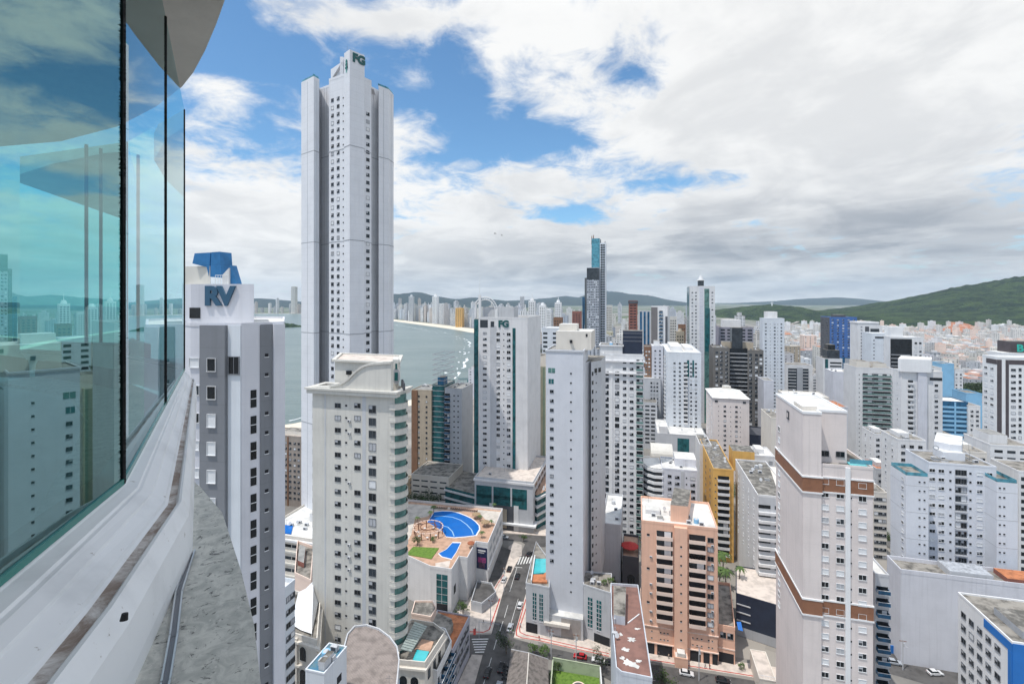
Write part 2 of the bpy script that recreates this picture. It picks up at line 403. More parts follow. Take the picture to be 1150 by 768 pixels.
    def done(s, minpx=2.0, frames=True):
        """windows big enough to read become parts of their own, tiny ones stay pattern in the wall"""
        def size(wi):
            A, d, n, L = s.face(wi[0]); p = A+d*wi[1]; Y = max(p.y, 5)
            cosv = abs((Vector((p.x, p.y)).normalized()).dot(n)); return wi[3]*max(.12, cosv)*F/hypot(p.x, p.y)*1024/1150
        def seen(wi):
            A, d, n, L = s.face(wi[0]); p = A+d*wi[1]; y = HY+(H-wi[2])*F/max(p.y, 1); px = CX+p.x*F/max(p.y, 1)
            return -5 < y < 775 and -20 < px < 1170 and n.dot(-p) > 0
        order = sorted(s.wins, key=lambda q: (-seen(q), -round(size(q), 1), -q[2]))
        count = {}; rest = MB(); bake = s.body
        for wi in order:
            i, x, z, w_, h, kind, out = wi
            nm = NAMES[kind]; k = count.get(nm, 0)
            m, me = proto(kind, w_, h, random.choice((0, 0, 1, 3, 4, 3, 4, 2, 5)) if kind in ('win', 'winb', 'winw', 'wint') else random.randrange(6))
            Mx = s.M(i, x, z, out)
            if size(wi) >= minpx and seen(wi) and k < 100:
                count[nm] = k+1
                o = bpy.data.objects.new(nm, me); COL.objects.link(o); o.parent = s.root
                o.location = Mx.translation-Vector(s.off); o.rotation_euler = (0, 0, Mx.to_euler().z)
            elif size(wi) >= minpx and seen(wi): rest.merge(m, Mx)
            else: bake.merge(m, Mx)
        if rest.f:
            o = rest.build('windows_beyond_the_first_hundred', s.root, s.off, kind='stuff'); o.name = 'window_rows'
        s.body.build('wall', s.root, s.off)
        return s

def text_part(txt, size, M, m, parent, off, thick=.15, bold=.02, name='lettering', spacing=1.0):
    cu = bpy.data.curves.new('t', 'FONT'); cu.body = txt; cu.size = size; cu.extrude = thick; cu.offset = bold*size
    cu.align_x = 'CENTER'; cu.align_y = 'CENTER'; cu.space_character = spacing
    to = bpy.data.objects.new('t', cu); COL.objects.link(to)
    bpy.context.view_layer.update()
    me = bpy.data.meshes.new_from_object(to); bpy.data.objects.remove(to)
    me.transform(Matrix.Translation(-Vector(off)) @ M @ Matrix.Rotation(R(90), 4, 'X'))
    me.materials.clear(); me.materials.append(m); me.name = name
    o = bpy.data.objects.new(name, me); COL.objects.link(o); o.parent = parent; return o
# ------------------------------------------------------------------ the setting
WL = [(-3600, -1500), (-1800, -300), (-900, 90), (-420, 330), (-210, 455), (-128, 560), (-76, 680), (-84, 970), (-108, 1290), (-183, 1592), (-292, 1774),
      (-542, 2218), (-1050, 3100), (-1725, 3830), (-3000, 3900), (-4600, 3800), (-6500, 3600)]      # waterline
def offset_line(L, d):
    out = []
    for i, p in enumerate(L):
        a = Vector(L[max(0, i-1)]); b = Vector(L[min(len(L)-1, i+1)]); t = (b-a).normalized(); q = Vector(p)+Vector((t.y, -t.x))*(d[i] if hasattr(d, '__len__') else d)
        out.append((q.x, q.y))
    return out
BW = [60, 60, 40, 34, 34, 40, 52, 70, 95, 150, 175, 165, 130, 90, 60, 60, 60]
IN = offset_line(WL, BW)
m = MB(); land = IN + [(-6500, 14500), (13500, 14500), (13500, -2500), (-3600, -2500)]
me = bpy.data.meshes.new('ground'); import bmesh
bm_ = bmesh.new(); vs = [bm_.verts.new((x, y, 0)) for x, y in reversed(land)]; bm_.faces.new(vs); bmesh.ops.triangulate(bm_, faces=bm_.faces[:])
for f in bm_.faces:
    if f.normal.z < 0: f.normal_flip()
bm_.to_mesh(me); bm_.free()
def cityground():
    m = bpy.data.materials.new('city_ground'); m.use_nodes = True; t = NT(m.node_tree); b = t.n['Principled BSDF']; b.inputs['Roughness'].default_value = .95
    g = t.n.new('ShaderNodeNewGeometry'); P_ = g.outputs['Position']
    v = t.n.new('ShaderNodeTexVoronoi'); v.inputs['Scale'].default_value = .045; t.l.new(P_, v.inputs['Vector'])
    n = t.noise(P_, .02, 5, .6); c = t.mix(t.ramp(n, .35, .65), (.20, .19, .175), (.34, .315, .28))
    c = t.mix(t.m('MULTIPLY', t.ramp(t.sep(v.outputs['Color'])[0], .0, 1.0), .5), c, (.13, .125, .12))
    far = t.ramp(t.sep(P_)[1], 1500, 3200); c = t.mix(t.m('MULTIPLY', far, t.ramp(t.noise(P_, .004, 4), .4, .55)), c, (.07, .10, .035))
    t.val(b, 'Base Color', c); return m
me.materials.append(cityground()); o = bpy.data.objects.new('ground', me); COL.objects.link(o); tag(o, kind='structure')

def strip(name, A, B, za, zb, m, kind='structure'):
    b = MB()
    for i in range(len(A)-1):
        b.quadf([(A[i][0], A[i][1], za), (A[i+1][0], A[i+1][1], za), (B[i+1][0], B[i+1][1], zb), (B[i][0], B[i][1], zb)], m)
    return b.build(name, kind=kind)
OUT_ = offset_line(WL, -25)
sandm = bpy.data.materials.new('beach_sand_wet'); sandm.use_nodes = True; t = NT(sandm.node_tree); b_ = t.n['Principled BSDF']; b_.inputs['Roughness'].default_value = .8
g = t.n.new('ShaderNodeNewGeometry'); z_ = t.sep(g.outputs['Position'])[2]
t.val(b_, 'Base Color', t.mix(t.ramp(z_, -1.0, -.65), (.36, .31, .25), t.mix(t.noise(g.outputs['Position'], .03, 4), (.78, .70, .57), (.62, .55, .43))))
strip('beach', IN, OUT_, -.004, -1.9, sandm)
# sea
def seamat():
    m = bpy.data.materials.new('sea_water'); m.use_nodes = True; t = NT(m.node_tree); b = t.n['Principled BSDF']
    g = t.n.new('ShaderNodeNewGeometry'); P_ = g.outputs['Position']; x, y, z = t.sep(P_)
    c = t.mix(t.ramp(t.noise(P_, .0035, 4, .5, .6), .35, .7), (.135, .180, .168), (.175, .215, .198))
    c = t.mix(t.m('MULTIPLY', t.ramp(t.noise(t.comb(t.m('MULTIPLY', x, .004), t.m('MULTIPLY', y, .02), 0), 1, 5), .45, .7), .5), c, (.085, .125, .12))
    b.inputs['Roughness'].default_value = .32; b.inputs['Specular IOR Level'].default_value = .5
    w1 = t.noise(t.comb(t.m('MULTIPLY', x, .05), t.m('MULTIPLY', y, .16), 0), 1.0, 5, .65)
    bn = t.n.new('ShaderNodeBump'); bn.inputs['Strength'].default_value = .9; bn.inputs['Distance'].default_value = 1.6
    t.l.new(w1, bn.inputs['Height']); t.l.new(bn.outputs[0], b.inputs['Normal'])
    w2 = t.ramp(t.noise(t.comb(t.m('MULTIPLY', x, .03), t.m('MULTIPLY', y, .11), 3), 1.0, 4, .6), .48, .7)
    c = t.mix(t.m('MULTIPLY', w2, .35), c, (.21, .26, .25))
    t.val(b, 'Base Color', c); return m
sea = seamat(); b = MB(); xs = [-13500, -6000, -3000, -1500, -700, 0, 1500]; ys = [-2500, 0, 800, 1600, 3000, 6000, 14500]
b.quadf([(-13500, -2500, -.8), (1500, -2500, -.8), (1500, 14500, -.8), (-13500, 14500, -.8)], sea); b.build('sea', kind='structure')
# breaking waves: irregular foam strips lying on the water near the beach
foam = mat('sea_foam', (.80, .82, .82), .9, .05, .1)
b = MB()
def foamline(px0, y0, px1, y1, wd, z=-.775):
    a = G(px0, y0); c = G(px1, y1); d = c-a; L = d.length; d /= L; n = Vector((-d.y, d.x)); k = max(8, int(L/4)); prev = None; ph = random.uniform(0, 9)
    for i in range(k+1):
        f = i/k; p = a+d*L*f+n*(4.5*sin(f*5+ph)+2*sin(f*17+ph))
        ww = wd*sin(pi*min(1, max(0, f)))**.6*max(0.0, (.35+.9*(noise.noise(Vector((f*8, ph, 0)))+.25)))
        q = (p-n*ww*.5, p+n*ww*.5+n*.3)
        if prev: b.quadf([(prev[0].x, prev[0].y, z), (prev[1].x, prev[1].y, z), (q[1].x, q[1].y, z), (q[0].x, q[0].y, z)], foam)
        prev = q
def breaker(seg0, seg1, off, wd, seed, thr):
    L2 = offset_line(WL, -off); pr = None; s_ = 0.0
    for i in range(seg0, seg1):
        a, c = Vector(L2[i]), Vector(L2[i+1]); L = (c-a).length; d = (c-a)/L; n = Vector((-d.y, d.x)); k = int(L/5)
        for q_ in range(k):
            p = a+d*(L*q_/k); s_ += L/k
            e = noise.noise(Vector((s_/34, seed, 0)))+.5*noise.noise(Vector((s_/11, seed, 4))); ww = max(0.0, (e-thr))*wd*2.2
            p = p+n*(6*noise.noise(Vector((s_/45, seed, 9)))+2.5*noise.noise(Vector((s_/12, seed, 2))))
            cur = (p-n*ww*.5, p+n*ww*.5) if ww > .15 else None
            if pr and cur: b.quadf([(*pr[0], -.775), (*pr[1], -.775), (*cur[1], -.775), (*cur[0], -.775)], foam)
            pr = cur
for off, wd, thr in ((5, 3, -.12), (14, 3, .12), (24, 3.5, .2), (40, 6, .36)):
    breaker(4, 11, off, wd*1.1, off*.7, thr)
b.build('surf', kind='stuff')

# hills -----------------------------------------------------------
def hillmat(name, a, c, scale, bare=None):
    m = bpy.data.materials.new(name); m.use_nodes = True; t = NT(m.node_tree); b = t.n['Principled BSDF']; b.inputs['Roughness'].default_value = 1; b.inputs['Specular IOR Level'].default_value = .1
    g = t.n.new('ShaderNodeNewGeometry'); P_ = g.outputs['Position']
    n = t.noise(P_, scale, 6, .65); n2 = t.noise(P_, scale*5, 4, .7)
    co = t.mix(t.ramp(t.m('ADD', t.m('MULTIPLY', n, .6), t.m('MULTIPLY', n2, .4)), .42, .58), a, c)
    if bare: co = t.mix(t.ramp(t.noise(P_, scale*1.3, 5, .7, .4), .60, .66), co, bare)
    v = t.n.new('ShaderNodeTexVoronoi'); v.inputs['Scale'].default_value = .09; t.l.new(P_, v.inputs['Vector'])
    bn = t.n.new('ShaderNodeBump'); bn.inputs['Strength'].default_value = 1.0; bn.inputs['Distance'].default_value = 16
    bn.invert = True; t.l.new(v.outputs['Distance'], bn.inputs['Height']); t.l.new(bn.outputs[0], b.inputs['Normal'])
    t.val(b, 'Base Color', co); return m
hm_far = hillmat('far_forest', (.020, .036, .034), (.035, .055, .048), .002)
hm = hillmat('forest_canopy', (.010, .028, .010), (.052, .088, .024), .008)
def lerp_prof(pr, x):
    if x <= pr[0][0]: return pr[0][1]
    for a, b in zip(pr, pr[1:]):
        if x <= b[0]:
            f = (x-a[0])/(b[0]-a[0]); f = f*f*(3-2*f)*.5+f*.5; return a[1]+(b[1]-a[1])*f
    return pr[-1][1]
def ridge(name, prof, Yc, front, back, m, nx=120, ny=28, rough=.12, base=0.0, Yslope=0.0):
    """a hill mass whose crest, Yc metres out, follows the measured crest line"""
    x0 = (prof[0][0]-CX)*Yc/F; x1 = (prof[-1][0]-CX)*Yc/F; v = []; f = []
    for i in range(nx+1):
        X = x0+(x1-x0)*i/nx; px = CX+X*F/Yc; cz = max(0, Zt(lerp_prof(prof, px), Yc)) + 1
        for j in range(ny+1):
            s_ = j/ny; Y = Yc-front+(front+back)*s_; q = (Y-Yc)/(front if Y < Yc else back)
            k = max(0.0, 1-abs(q)**1.25); k = k*k*(3-2*k)*.45+k*.55
            n_ = noise.fractal(Vector((X/420, Y/420, base)), 1.0, 2.0, 5)*rough*cz*(.25+.75*min(1, abs(q)*2.2))*min(1, k*6)
            n_ += noise.noise(Vector((X/40, Y/40, 3)))*cz*.05*min(1, k*6)
            v.append((X, Y, max(-1.0, cz*k+n_-1.2)))
    for i in range(nx):
        for j in range(ny):
            a = i*(ny+1)+j; f.append((a, a+ny+1, a+ny+2, a+1))
    me = bpy.data.meshes.new(name); me.from_pydata(v, [], f); me.materials.append(m)
    me.polygons.foreach_set('use_smooth', [True]*len(f)); me.update()
    o = bpy.data.objects.new(name, me); COL.objects.link(o); return tag(o, kind='structure')
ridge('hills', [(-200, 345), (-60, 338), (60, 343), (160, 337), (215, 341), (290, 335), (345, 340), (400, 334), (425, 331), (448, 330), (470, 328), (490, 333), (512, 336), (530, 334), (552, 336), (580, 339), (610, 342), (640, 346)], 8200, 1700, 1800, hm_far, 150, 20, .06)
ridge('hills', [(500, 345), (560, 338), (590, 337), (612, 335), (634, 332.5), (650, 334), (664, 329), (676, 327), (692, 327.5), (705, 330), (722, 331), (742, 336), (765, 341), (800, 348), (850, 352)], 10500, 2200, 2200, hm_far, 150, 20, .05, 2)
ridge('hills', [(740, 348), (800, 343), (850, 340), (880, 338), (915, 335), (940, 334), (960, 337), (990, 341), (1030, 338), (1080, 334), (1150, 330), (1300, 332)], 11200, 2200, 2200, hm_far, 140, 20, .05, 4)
hillC = ridge('hills', [(770, 371), (795, 358), (815, 350), (835, 345), (855, 342.5), (868, 341.5), (882, 344), (895, 349), (915, 356), (940, 362), (975, 368)], 3150, 900, 800, hm, 130, 44, .16, 6)
hillR = ridge('hills', [(855, 374), (885, 368), (905, 357), (925, 352), (950, 350), (968, 350), (985, 349), (1000, 347), (1020, 343), (1045, 336), (1075, 329), (1105, 322), (1128, 316), (1150, 312), (1180, 307), (1240, 302), (1320, 310), (1420, 330), (1500, 350)], 2750, 1050, 1200, hm, 240, 64, .20, 8)
# bare red earth cut in the foot of the green hill
def ray_z(hill, X, Y):
    hit, loc, nrm, idx = hill.ray_cast(Vector((X, Y, 2000)), Vector((0, 0, -1))); return loc.z if hit else 0
earth = mat('red_bare_earth', (.42, .17, .09), .95, .2, .03, bump=.4, noisescale=.3)
def ray_px(obj, px, y):
    hit, loc, n_, i_ = obj.ray_cast(Vector((0, 0, H)), Vector((px-CX, F, HY-y)).normalized()); return loc if hit else None
bpy.context.view_layer.update()
b = MB(); pts = []
for k in range(26):
    a = 2*pi*k/26; rr = 1+.18*sin(3*a+1)+.10*sin(5*a); p = (1072+19*cos(a)*rr, 371+6.0*sin(a)*rr)
    q = ray_px(hillR, *p) or Vector((*G(p[0], p[1]), 0)); pts.append(q)
c0 = sum(pts, Vector())/len(pts)
for k in range(26): b.quadf([c0+Vector((0, -34, 20)), pts[k]+Vector((0, -20, 11)), pts[(k+1) % 26]+Vector((0, -20, 11))], earth)
b.build('earth_cut', kind='structure')

# island in the bay
def island(px, y, Lx, Ly, hz_):
    c = G(px, y); v = []; f = []; n_ = 26; r_ = 9
    for j in range(r_+1):
        for i in range(n_):
            a = 2*pi*i/n_; q = j/r_; e = 1+.16*sin(2*a+1)+.1*sin(5*a); X = c.x+Lx*q*cos(a)*e; Y = c.y+Ly*q*sin(a)*e
            z = hz_*(1-q**2.5)*(1+.5*noise.noise(Vector((X/14, Y/14, 0))))-1.4*q; v.append((X, Y, z))
    for j in range(r_):
        for i in range(n_): f.append((j*n_+i, j*n_+(i+1) % n_, (j+1)*n_+(i+1) % n_, (j+1)*n_+i))
    me = bpy.data.meshes.new('island'); me.from_pydata(v, [], f); me.materials.append(hm); me.update()
    for q in me.polygons: q.use_smooth = True
    o = bpy.data.objects.new('island', me); COL.objects.link(o); tag(o, kind='structure')
island(321, 367, 58, 42, 13)

# ------------------------------------------------------------------ roads: laid out on the street grid
u_, v_ = dirs()
AV0 = Vector((-4.5, 178))                             # a point on the avenue's centre line
def gp(a, b): return AV0+u_*a+v_*b                    # a metres across the avenue to the right, b metres along it
def slab(name, a0, a1, b0, b1, z, m, h=None, kind='structure'):
    b = MB(); q = [gp(a0, b0), gp(a1, b0), gp(a1, b1), gp(a0, b1)]
    if h: b.prism(q, z-h, z, m)
    else: b.quadf([(p.x, p.y, z) for p in q], m)
    return b.build(name, kind=kind)
def gpoly(name, pts, z, m, h=None, kind='structure'):
    q = [G(*p) for p in pts]
    ar = sum(q[i].x*q[(i+1) % len(q)].y-q[(i+1) % len(q)].x*q[i].y for i in range(len(q)))
    if ar < 0: q = q[::-1]
    b = MB()
    if h: b.prism(q, z-h, z, m)
    else: b.quadf([(p.x, p.y, z) for p in q], m)
    return b.build(name, kind=kind)
AVL = [(505, 900), (533, 768), (542, 734), (552, 711), (566, 661), (579, 634), (590, 610)]
AVR = [(562, 900), (571, 768), (577, 716), (589, 672), (594, 655), (600, 632), (608, 603)]
b = MB()
for i in range(6):
    a0, a1, b0, b1 = G(*AVL[i]), G(*AVL[i+1]), G(*AVR[i]), G(*AVR[i+1])
    b.quadf([(a0.x, a0.y, .008), (b0.x, b0.y, .008), (b1.x, b1.y, .008), (a1.x, a1.y, .008)], asphalt)
b.build('avenue', kind='structure')
gpoly('street', [(577, 716.5), (600, 723), (685, 742), (730, 745), (830, 761), (905, 774), (985, 790), (985, 840), (900, 826), (850, 815), (735, 790), (672, 757), (620, 741), (571, 729)], .012, asphalt)
gpoly('street', [(553, 712), (541, 736), (510, 741), (440, 738), (440, 716), (520, 713)], .012, asphalt)
gpoly('street', [(553, 598), (700, 607), (800, 612), (800, 622), (607, 614), (590, 611), (585, 608), (553, 606)], .012, asphalt)
gpoly('street', [(985, 712), (1062, 722), (1150, 735), (1240, 748), (1240, 800), (1100, 790), (1040, 768), (985, 752)], .012, asphalt)
# pavements, each a real kerb step above the road
gpoly('pavement', [(552, 711), (566, 661), (579, 634), (584, 626), (573, 618), (560, 622), (548, 650), (508, 692), (470, 690), (470, 712)], .14, sandstone, .14)
gpoly('pavement', [(577, 716), (589, 672), (594, 655), (599.5, 634), (606, 634), (600, 700), (686, 722), (728, 731), (860, 747), (905, 756), (985, 765), (985, 786), (905, 770), (830, 758), (730, 742), (685, 738), (600, 719)], .14, sandstone, .14)
gpoly('pavement', [(553, 597), (553, 588), (632, 590), (760, 600), (760, 606), (608, 601.5)], .14, sandstone, .14)
gpoly('pavement', [(533, 768), (542, 735.5), (530, 735), (514, 768), (494, 830), (516, 830)], .14, concrete, .14)
gpoly('traffic_island', [(576, 628), (586, 624), (586, 612), (578, 609), (571, 614), (572, 624)], .15, concrete, .14)
gpoly('mall_forecourt', [(548, 651), (560, 612), (574, 618), (567, 640), (552, 664)], .20, asphalt, .05)
# red painted lines along the kerbs
def gline(pts, z, wd, m, b):
    q = [G(*p) for p in pts]
    for i in range(len(q)-1):
        d = (q[i+1]-q[i]).normalized(); n = Vector((-d.y, d.x))*wd*.5
        b.quadf([(*(q[i]-n), z), (*(q[i+1]-n), z), (*(q[i+1]+n), z), (*(q[i]+n), z)], m)
b = MB()
gline([(590.5, 673), (580, 708), (580, 713.5), (586, 716.2), (604, 719), (684, 737)], .150, .35, redl, b)
gline([(592.5, 678), (583.5, 705), (584, 710), (590, 713), (604, 716), (684, 734)], .150, .35, redl, b)
gline([(730, 740.8), (830, 756.6), (900, 768)], .150, .35, redl, b)
gline([(543, 710), (530, 709.5), (516, 709)], .150, .5, redl, b)
gline([(561.5, 672), (549.5, 707), (543, 710)], .150, .4, redl, b)
gline([(533, 706), (533, 713)], .156, .9, redl, b)
gline([(566, 645), (551, 668)], .226, .25, redl, b)
b.build('kerb_lines', kind='structure')
b = MB()
for (p, q) in (((572.5, 664), (580.5, 637)), ((566.5, 693), (570.5, 679)), ((561, 709), (565, 697)), ((554.5, 729), (558.5, 715)), ((549, 748), (552, 738)), ((543, 768), (546.5, 756))):
    gline([p, q], .016, .16, paintw, b)
gline([(571.5, 708), (577.5, 687), (582, 672)], .016, .14, paintw, b); gline([(571.5, 708), (578, 710)], .016, .14, paintw, b)
gline([(577, 636.2), (586.5, 637.2)], .016, .3, paintw, b)
for k in range(6): gline([(530.5+.6*k-1.4*(5-k)*.1, 717.5+2.9*k), (548.5-.95*k, 717.2+2.9*k)], .020, .42, paintw, b)
for k in range(7): gline([(581.5+3.2*k, 633.5-.3*k), (585+3.2*k, 625.0-.3*k)], .020, .5, paintw, b)
gline([(590, 661), (597, 637)], .016, .14, paintw, b)
for k in range(9): gline([(700+24*k, 757.5+4.3*k), (712+24*k, 759.6+4.3*k)], .016, .15, paintw, b)
b.build('road_markings', kind='structure')

# ================================================================== the host tower: curved glazed balcony the view is taken from
HG = [(-0.62, -.55), (-0.98, .35), (-1.262, 1.185), (-1.481, 1.83), (-3.25, 4.77), (-4.6, 5.75), (-6.5, 6.35)]     # glass line seen from above
host = empty('apartment_tower', (-6, 2, 0), 'near white tower corner with green tinted balcony glass, aluminium sill and granite ledge', 'balcony')
ho = (-6, 2, 0)
def offs(L, d): # outward offset (to the right of travel)
    out = []
    for i, p in enumerate(L):
        dd = d[i] if hasattr(d, '__len__') else d
        t0 = (Vector(p)-Vector(L[i-1])).normalized() if i else None; t1 = (Vector(L[i+1])-Vector(p)).normalized() if i < len(L)-1 else None
        t0 = t0 or t1; t1 = t1 or t0; n0 = Vector((t0.y, -t0.x)); n1 = Vector((t1.y, -t1.x)); k = (n0+n1); q = Vector(p)+k*(dd/(1+n0.dot(n1))); out.append(q)
    return out
def gm(name, tint, ior, gc=(.8, .96, 1)):
    m = bpy.data.materials.new(name); m.use_nodes = True; t = NT(m.node_tree); t.n.clear()
    tr = t.n.new('ShaderNodeBsdfTransparent'); tr.inputs[0].default_value = (*tint, 1)
    gl = t.n.new('ShaderNodeBsdfGlossy'); gl.inputs['Roughness'].default_value = .004; gl.inputs[0].default_value = (*gc, 1)
    fr = t.n.new('ShaderNodeFresnel'); fr.inputs[0].default_value = ior
    g = t.n.new('ShaderNodeNewGeometry')
    mx = t.n.new('ShaderNodeMixShader'); t.l.new(fr.outputs[0], mx.inputs[0]); t.l.new(tr.outputs[0], mx.inputs[1]); t.l.new(gl.outputs[0], mx.inputs[2])
    oo = t.n.new('ShaderNodeOutputMaterial'); t.l.new(mx.outputs[0], oo.inputs[0]); return m
gtint = gm('tinted_balcony_glass', (.19, .55, .53), 3.7, (.66, .98, .98))
gtint2 = gm('clear_balcony_glass', (.30, .68, .70), 2.7, (.84, .98, 1.0))
ZB, ZT_ = H-.70, H+1.88
def pane(p, q, m, z0=ZB, z1=ZT_, nm='glass_pane'):
    p, q = Vector(p), Vector(q); d = (q-p).normalized()
    b = MB(); b.quadf([(p.x, p.y, z0), (q.x, q.y, z0), (q.x, q.y, z1), (p.x, p.y, z1)], m); return b.build(nm, host, ho)
dd = Vector(HG[4])-Vector(HG[3])
MIDP = Vector(HG[3])+dd*(walk(Vector(HG[3]), dd, 186))
PTS = [HG[0], HG[1], HG[2], HG[3], tuple(MIDP), HG[4], HG[5], HG[6]]
PTS[2:3] = []                                        # one long pane spans the near side
for i in range(len(PTS)-1): pane(PTS[i], PTS[i+1], gtint if i < 2 else gtint2)
# black brush seals between the panes
def seal(p, wd, z0, z1, amp):
    b = MB(); z = z0; p = Vector(p)
    b.box(p.x-wd*.38, p.x+wd*.38, p.y-.006, p.y+.006, z0, z1, blackr)
    while z < z1:
        a = random.uniform(.35, 1)*amp
        sgn = random.choice((-1, 1))
        b.quadf([(p.x+sgn*wd*.3, p.y, z), (p.x+sgn*(wd*.38+a), p.y-.002, z+random.uniform(-.004, .006)), (p.x+sgn*wd*.3, p.y, z+.007)], blackr); z += .0028
    b.build('brush_seal', host, ho)
seal(PTS[2], .019, ZB, ZT_, .009); seal(PTS[3], .014, ZB, ZT_, .007); seal(PTS[4], .011, ZB, ZT_, .008); seal(PTS[5], .012, ZB, ZT_, .006); seal(PTS[1], .012, ZB, ZT_, .006)
# green cut edge and white aluminium sill profile swept along the glass
edge = mat('green_glass_edge', (.03, .20, .17), .2, .03, 3)
alum = bpy.data.materials.new('weathered_white_sill'); alum.use_nodes = True; t = NT(alum.node_tree); b_ = t.n['Principled BSDF']
g = t.n.new('ShaderNodeNewGeometry'); P_ = g.outputs['Position']
c = t.mix(t.ramp(t.noise(P_, 3.5, 5, .6), .45, .75), (.80, .81, .82), (.66, .67, .68))
c = t.mix(t.m('MULTIPLY', t.ramp(t.noise(P_, 22, 4, .7), .66, .74), .75), c, (.22, .17, .13))
t.val(b_, 'Base Color', c); b_.inputs['Roughness'].default_value = .42
grime = bpy.data.materials.new('grime_in_groove'); grime.use_nodes = True; t = NT(grime.node_tree); b_ = t.n['Principled BSDF']
g = t.n.new('ShaderNodeNewGeometry'); P_ = g.outputs['Position']
c = t.mix(t.ramp(t.noise(P_, 5, 7, .75, .8), .38, .66), (.26, .20, .165), (.70, .68, .66)); t.val(b_, 'Base Color', c); b_.inputs['Roughness'].default_value = .8
PR = [(-.10, -.66, alum), (-.02, -.69, alum), (.0, -.705, alum), (.012, -.712, alum), (.06, -.722, alum), (.066, -.730, alum), (.080, -.732, alum), (.12, -.752, alum), (.124, -.762, alum), (.175, -.79, alum), (.180, -.800, alum),
      (.190, -.808, grime), (.226, -.812, grime), (.238, -.80, alum), (.25, -.80, alum), (.285, -.86, alum), (.30, -.97, alum), (.30, -1.04, alum)]
SC = [.95, .93, .92, .74, .34, .34, .34]
RS = []
for (dx_, dz_, m_) in PR:
    RS.append([(q.x, q.y, H+ZO) for q, ZO in zip(offs(HG, [dx_*s for s in SC]), [dz_]*7)])
b = MB()
for k in range(len(PR)-1):
    for i in range(len(HG)-1): b.quadf([RS[k][i], RS[k+1][i], RS[k+1][i+1], RS[k][i+1]], PR[k+1][2] if PR[k+1][2] is grime and PR[k][2] is grime else (alum if PR[k][2] is not dalu and PR[k+1][2] is not dalu else dalu))
fo = b.build('sill_frame', host, ho)
b = MB(); q0 = offs(HG, -.004); q1 = offs(HG, .006)
for i in range(len(HG)-1):
    b.box(0, 1, 0, 1, 0, 1, edge, Matrix(((q0[i+1].x-q0[i].x, q1[i].x-q0[i].x, 0, q0[i].x), (q0[i+1].y-q0[i].y, q1[i].y-q0[i].y, 0, q0[i].y), (0, 0, .022, H-.704), (0, 0, 0, 1))))
b.build('glass_edge', host, ho)
b = MB()
for (px, y) in ((139, 691),):
    Y = .80*F/(y-HY); p = P(px, Y); b.tube((p.x, p.y, H-.812), (p.x, p.y+.004, H-.796), .009, .007, blackr, 9); b.build('screw_cap', host, ho); b = MB()
# granite ledge
granite = bpy.data.materials.new('speckled_granite'); granite.use_nodes = True; t = NT(granite.node_tree); b_ = t.n['Principled BSDF']
g = t.n.new('ShaderNodeNewGeometry'); P_ = g.outputs['Position']
c = t.mix(t.ramp(t.noise(P_, 14, 5, .7, .8), .35, .65), (.58, .575, .52), (.38, .385, .35))
c = t.mix(t.ramp(t.noise(P_, 15, 6, .78, 1.8), .56, .63), c, (.06, .06, .055)); c = t.mix(t.ramp(t.noise(P_, 46, 3, .6), .62, .70), c, (.55, .54, .50))
t.val(b_, 'Base Color', c); b_.inputs['Roughness'].default_value = .5
LE = [(-.10, -.6), (-.28, .35), (-.52, .98), (-.666, 1.275), (-.81, 1.51), (-1.02, 1.81), (-1.386, 2.3), (-1.70, 2.62), (-2.36, 3.22), (-3.32, 4.75), (-4.6, 5.8), (-6.3, 6.5)]
inner = [(-6.3, 5.9), (-4.8, 5.2), (-3.6, 4.1), (-2.5, 2.6), (-1.75, 1.6), (-1.4, .6), (-1.1, -.6)]
b = MB(); b.prism([Vector(p) for p in LE]+[Vector(p) for p in inner], H-1.055, H-1.02, granite); b.build('granite_ledge', host, ho)
b = MB()
tr_ = [(-.70, .80), (-.79, 1.02), (-.915, 1.27), (-1.02, 1.45), (-1.15, 1.66), (-1.285, 1.93)]
for i in range(len(tr_)-1):
    a_, c_ = Vector(tr_[i]), Vector(tr_[i+1]); d = (c_-a_); L = d.length; an = atan2(d.y, d.x)
    M = Matrix.Translation((a_.x, a_.y, H-1.02)) @ Matrix.Rotation(an, 4, 'Z')
    b.box(0, L+.003, -.012, -.007, 0, .014, steel, M); b.box(0, L+.003, .007, .012, 0, .014, steel, M); b.box(0, L+.003, -.007, .007, 0, .003, dalu, M)
b.build('steel_track', host, ho)
# body of the tower under the ledge, floor by floor, and the slab above
OL = offset = offs(LE, -.05)
foot = [Vector((p.x, p.y)) for p in OL]+[Vector((-7.5, 6.6)), Vector((-14, 2)), Vector((-14, -16)), Vector((8, -18)), Vector((5, -9)), Vector((1.6, -4.0))]
b = MB(); b.prism(foot, 0, H-1.056, white); b.build('lower_wall', host, ho)
CE = [(2.6, -5.0), (1.2, -1.6), (.2, .1), (-.55, 1.2), (-1.3, 2.35), (-1.825, 3.05), (-2.03, 3.3), (-2.33, 3.65), (-2.65, 4.0), (-2.93, 4.27), (-3.5, 4.72), (-4.3, 5.25), (-5.4, 5.75), (-6.6, 6.0), (-8.3, 6.2)]
slabm = mat('painted_slab_soffit', (.84, .82, .78), .8, .07, 1.2, bump=.05)
b = MB(); b.prism([Vector(p) for p in CE]+[Vector((-14, 2)), Vector((-14, -16)), Vector((8, -18))], H+1.885, H+2.25, slabm); b.build('overhang_slab', host, ho)
b = MB(); b.prism([Vector(p) for p in offs(CE, -.35)]+[Vector((-13.6, 2)), Vector((-13.6, -16)), Vector((7.6, -17.6))], H+2.25, H+9.5, white); b.build('upper_wall', host, ho)
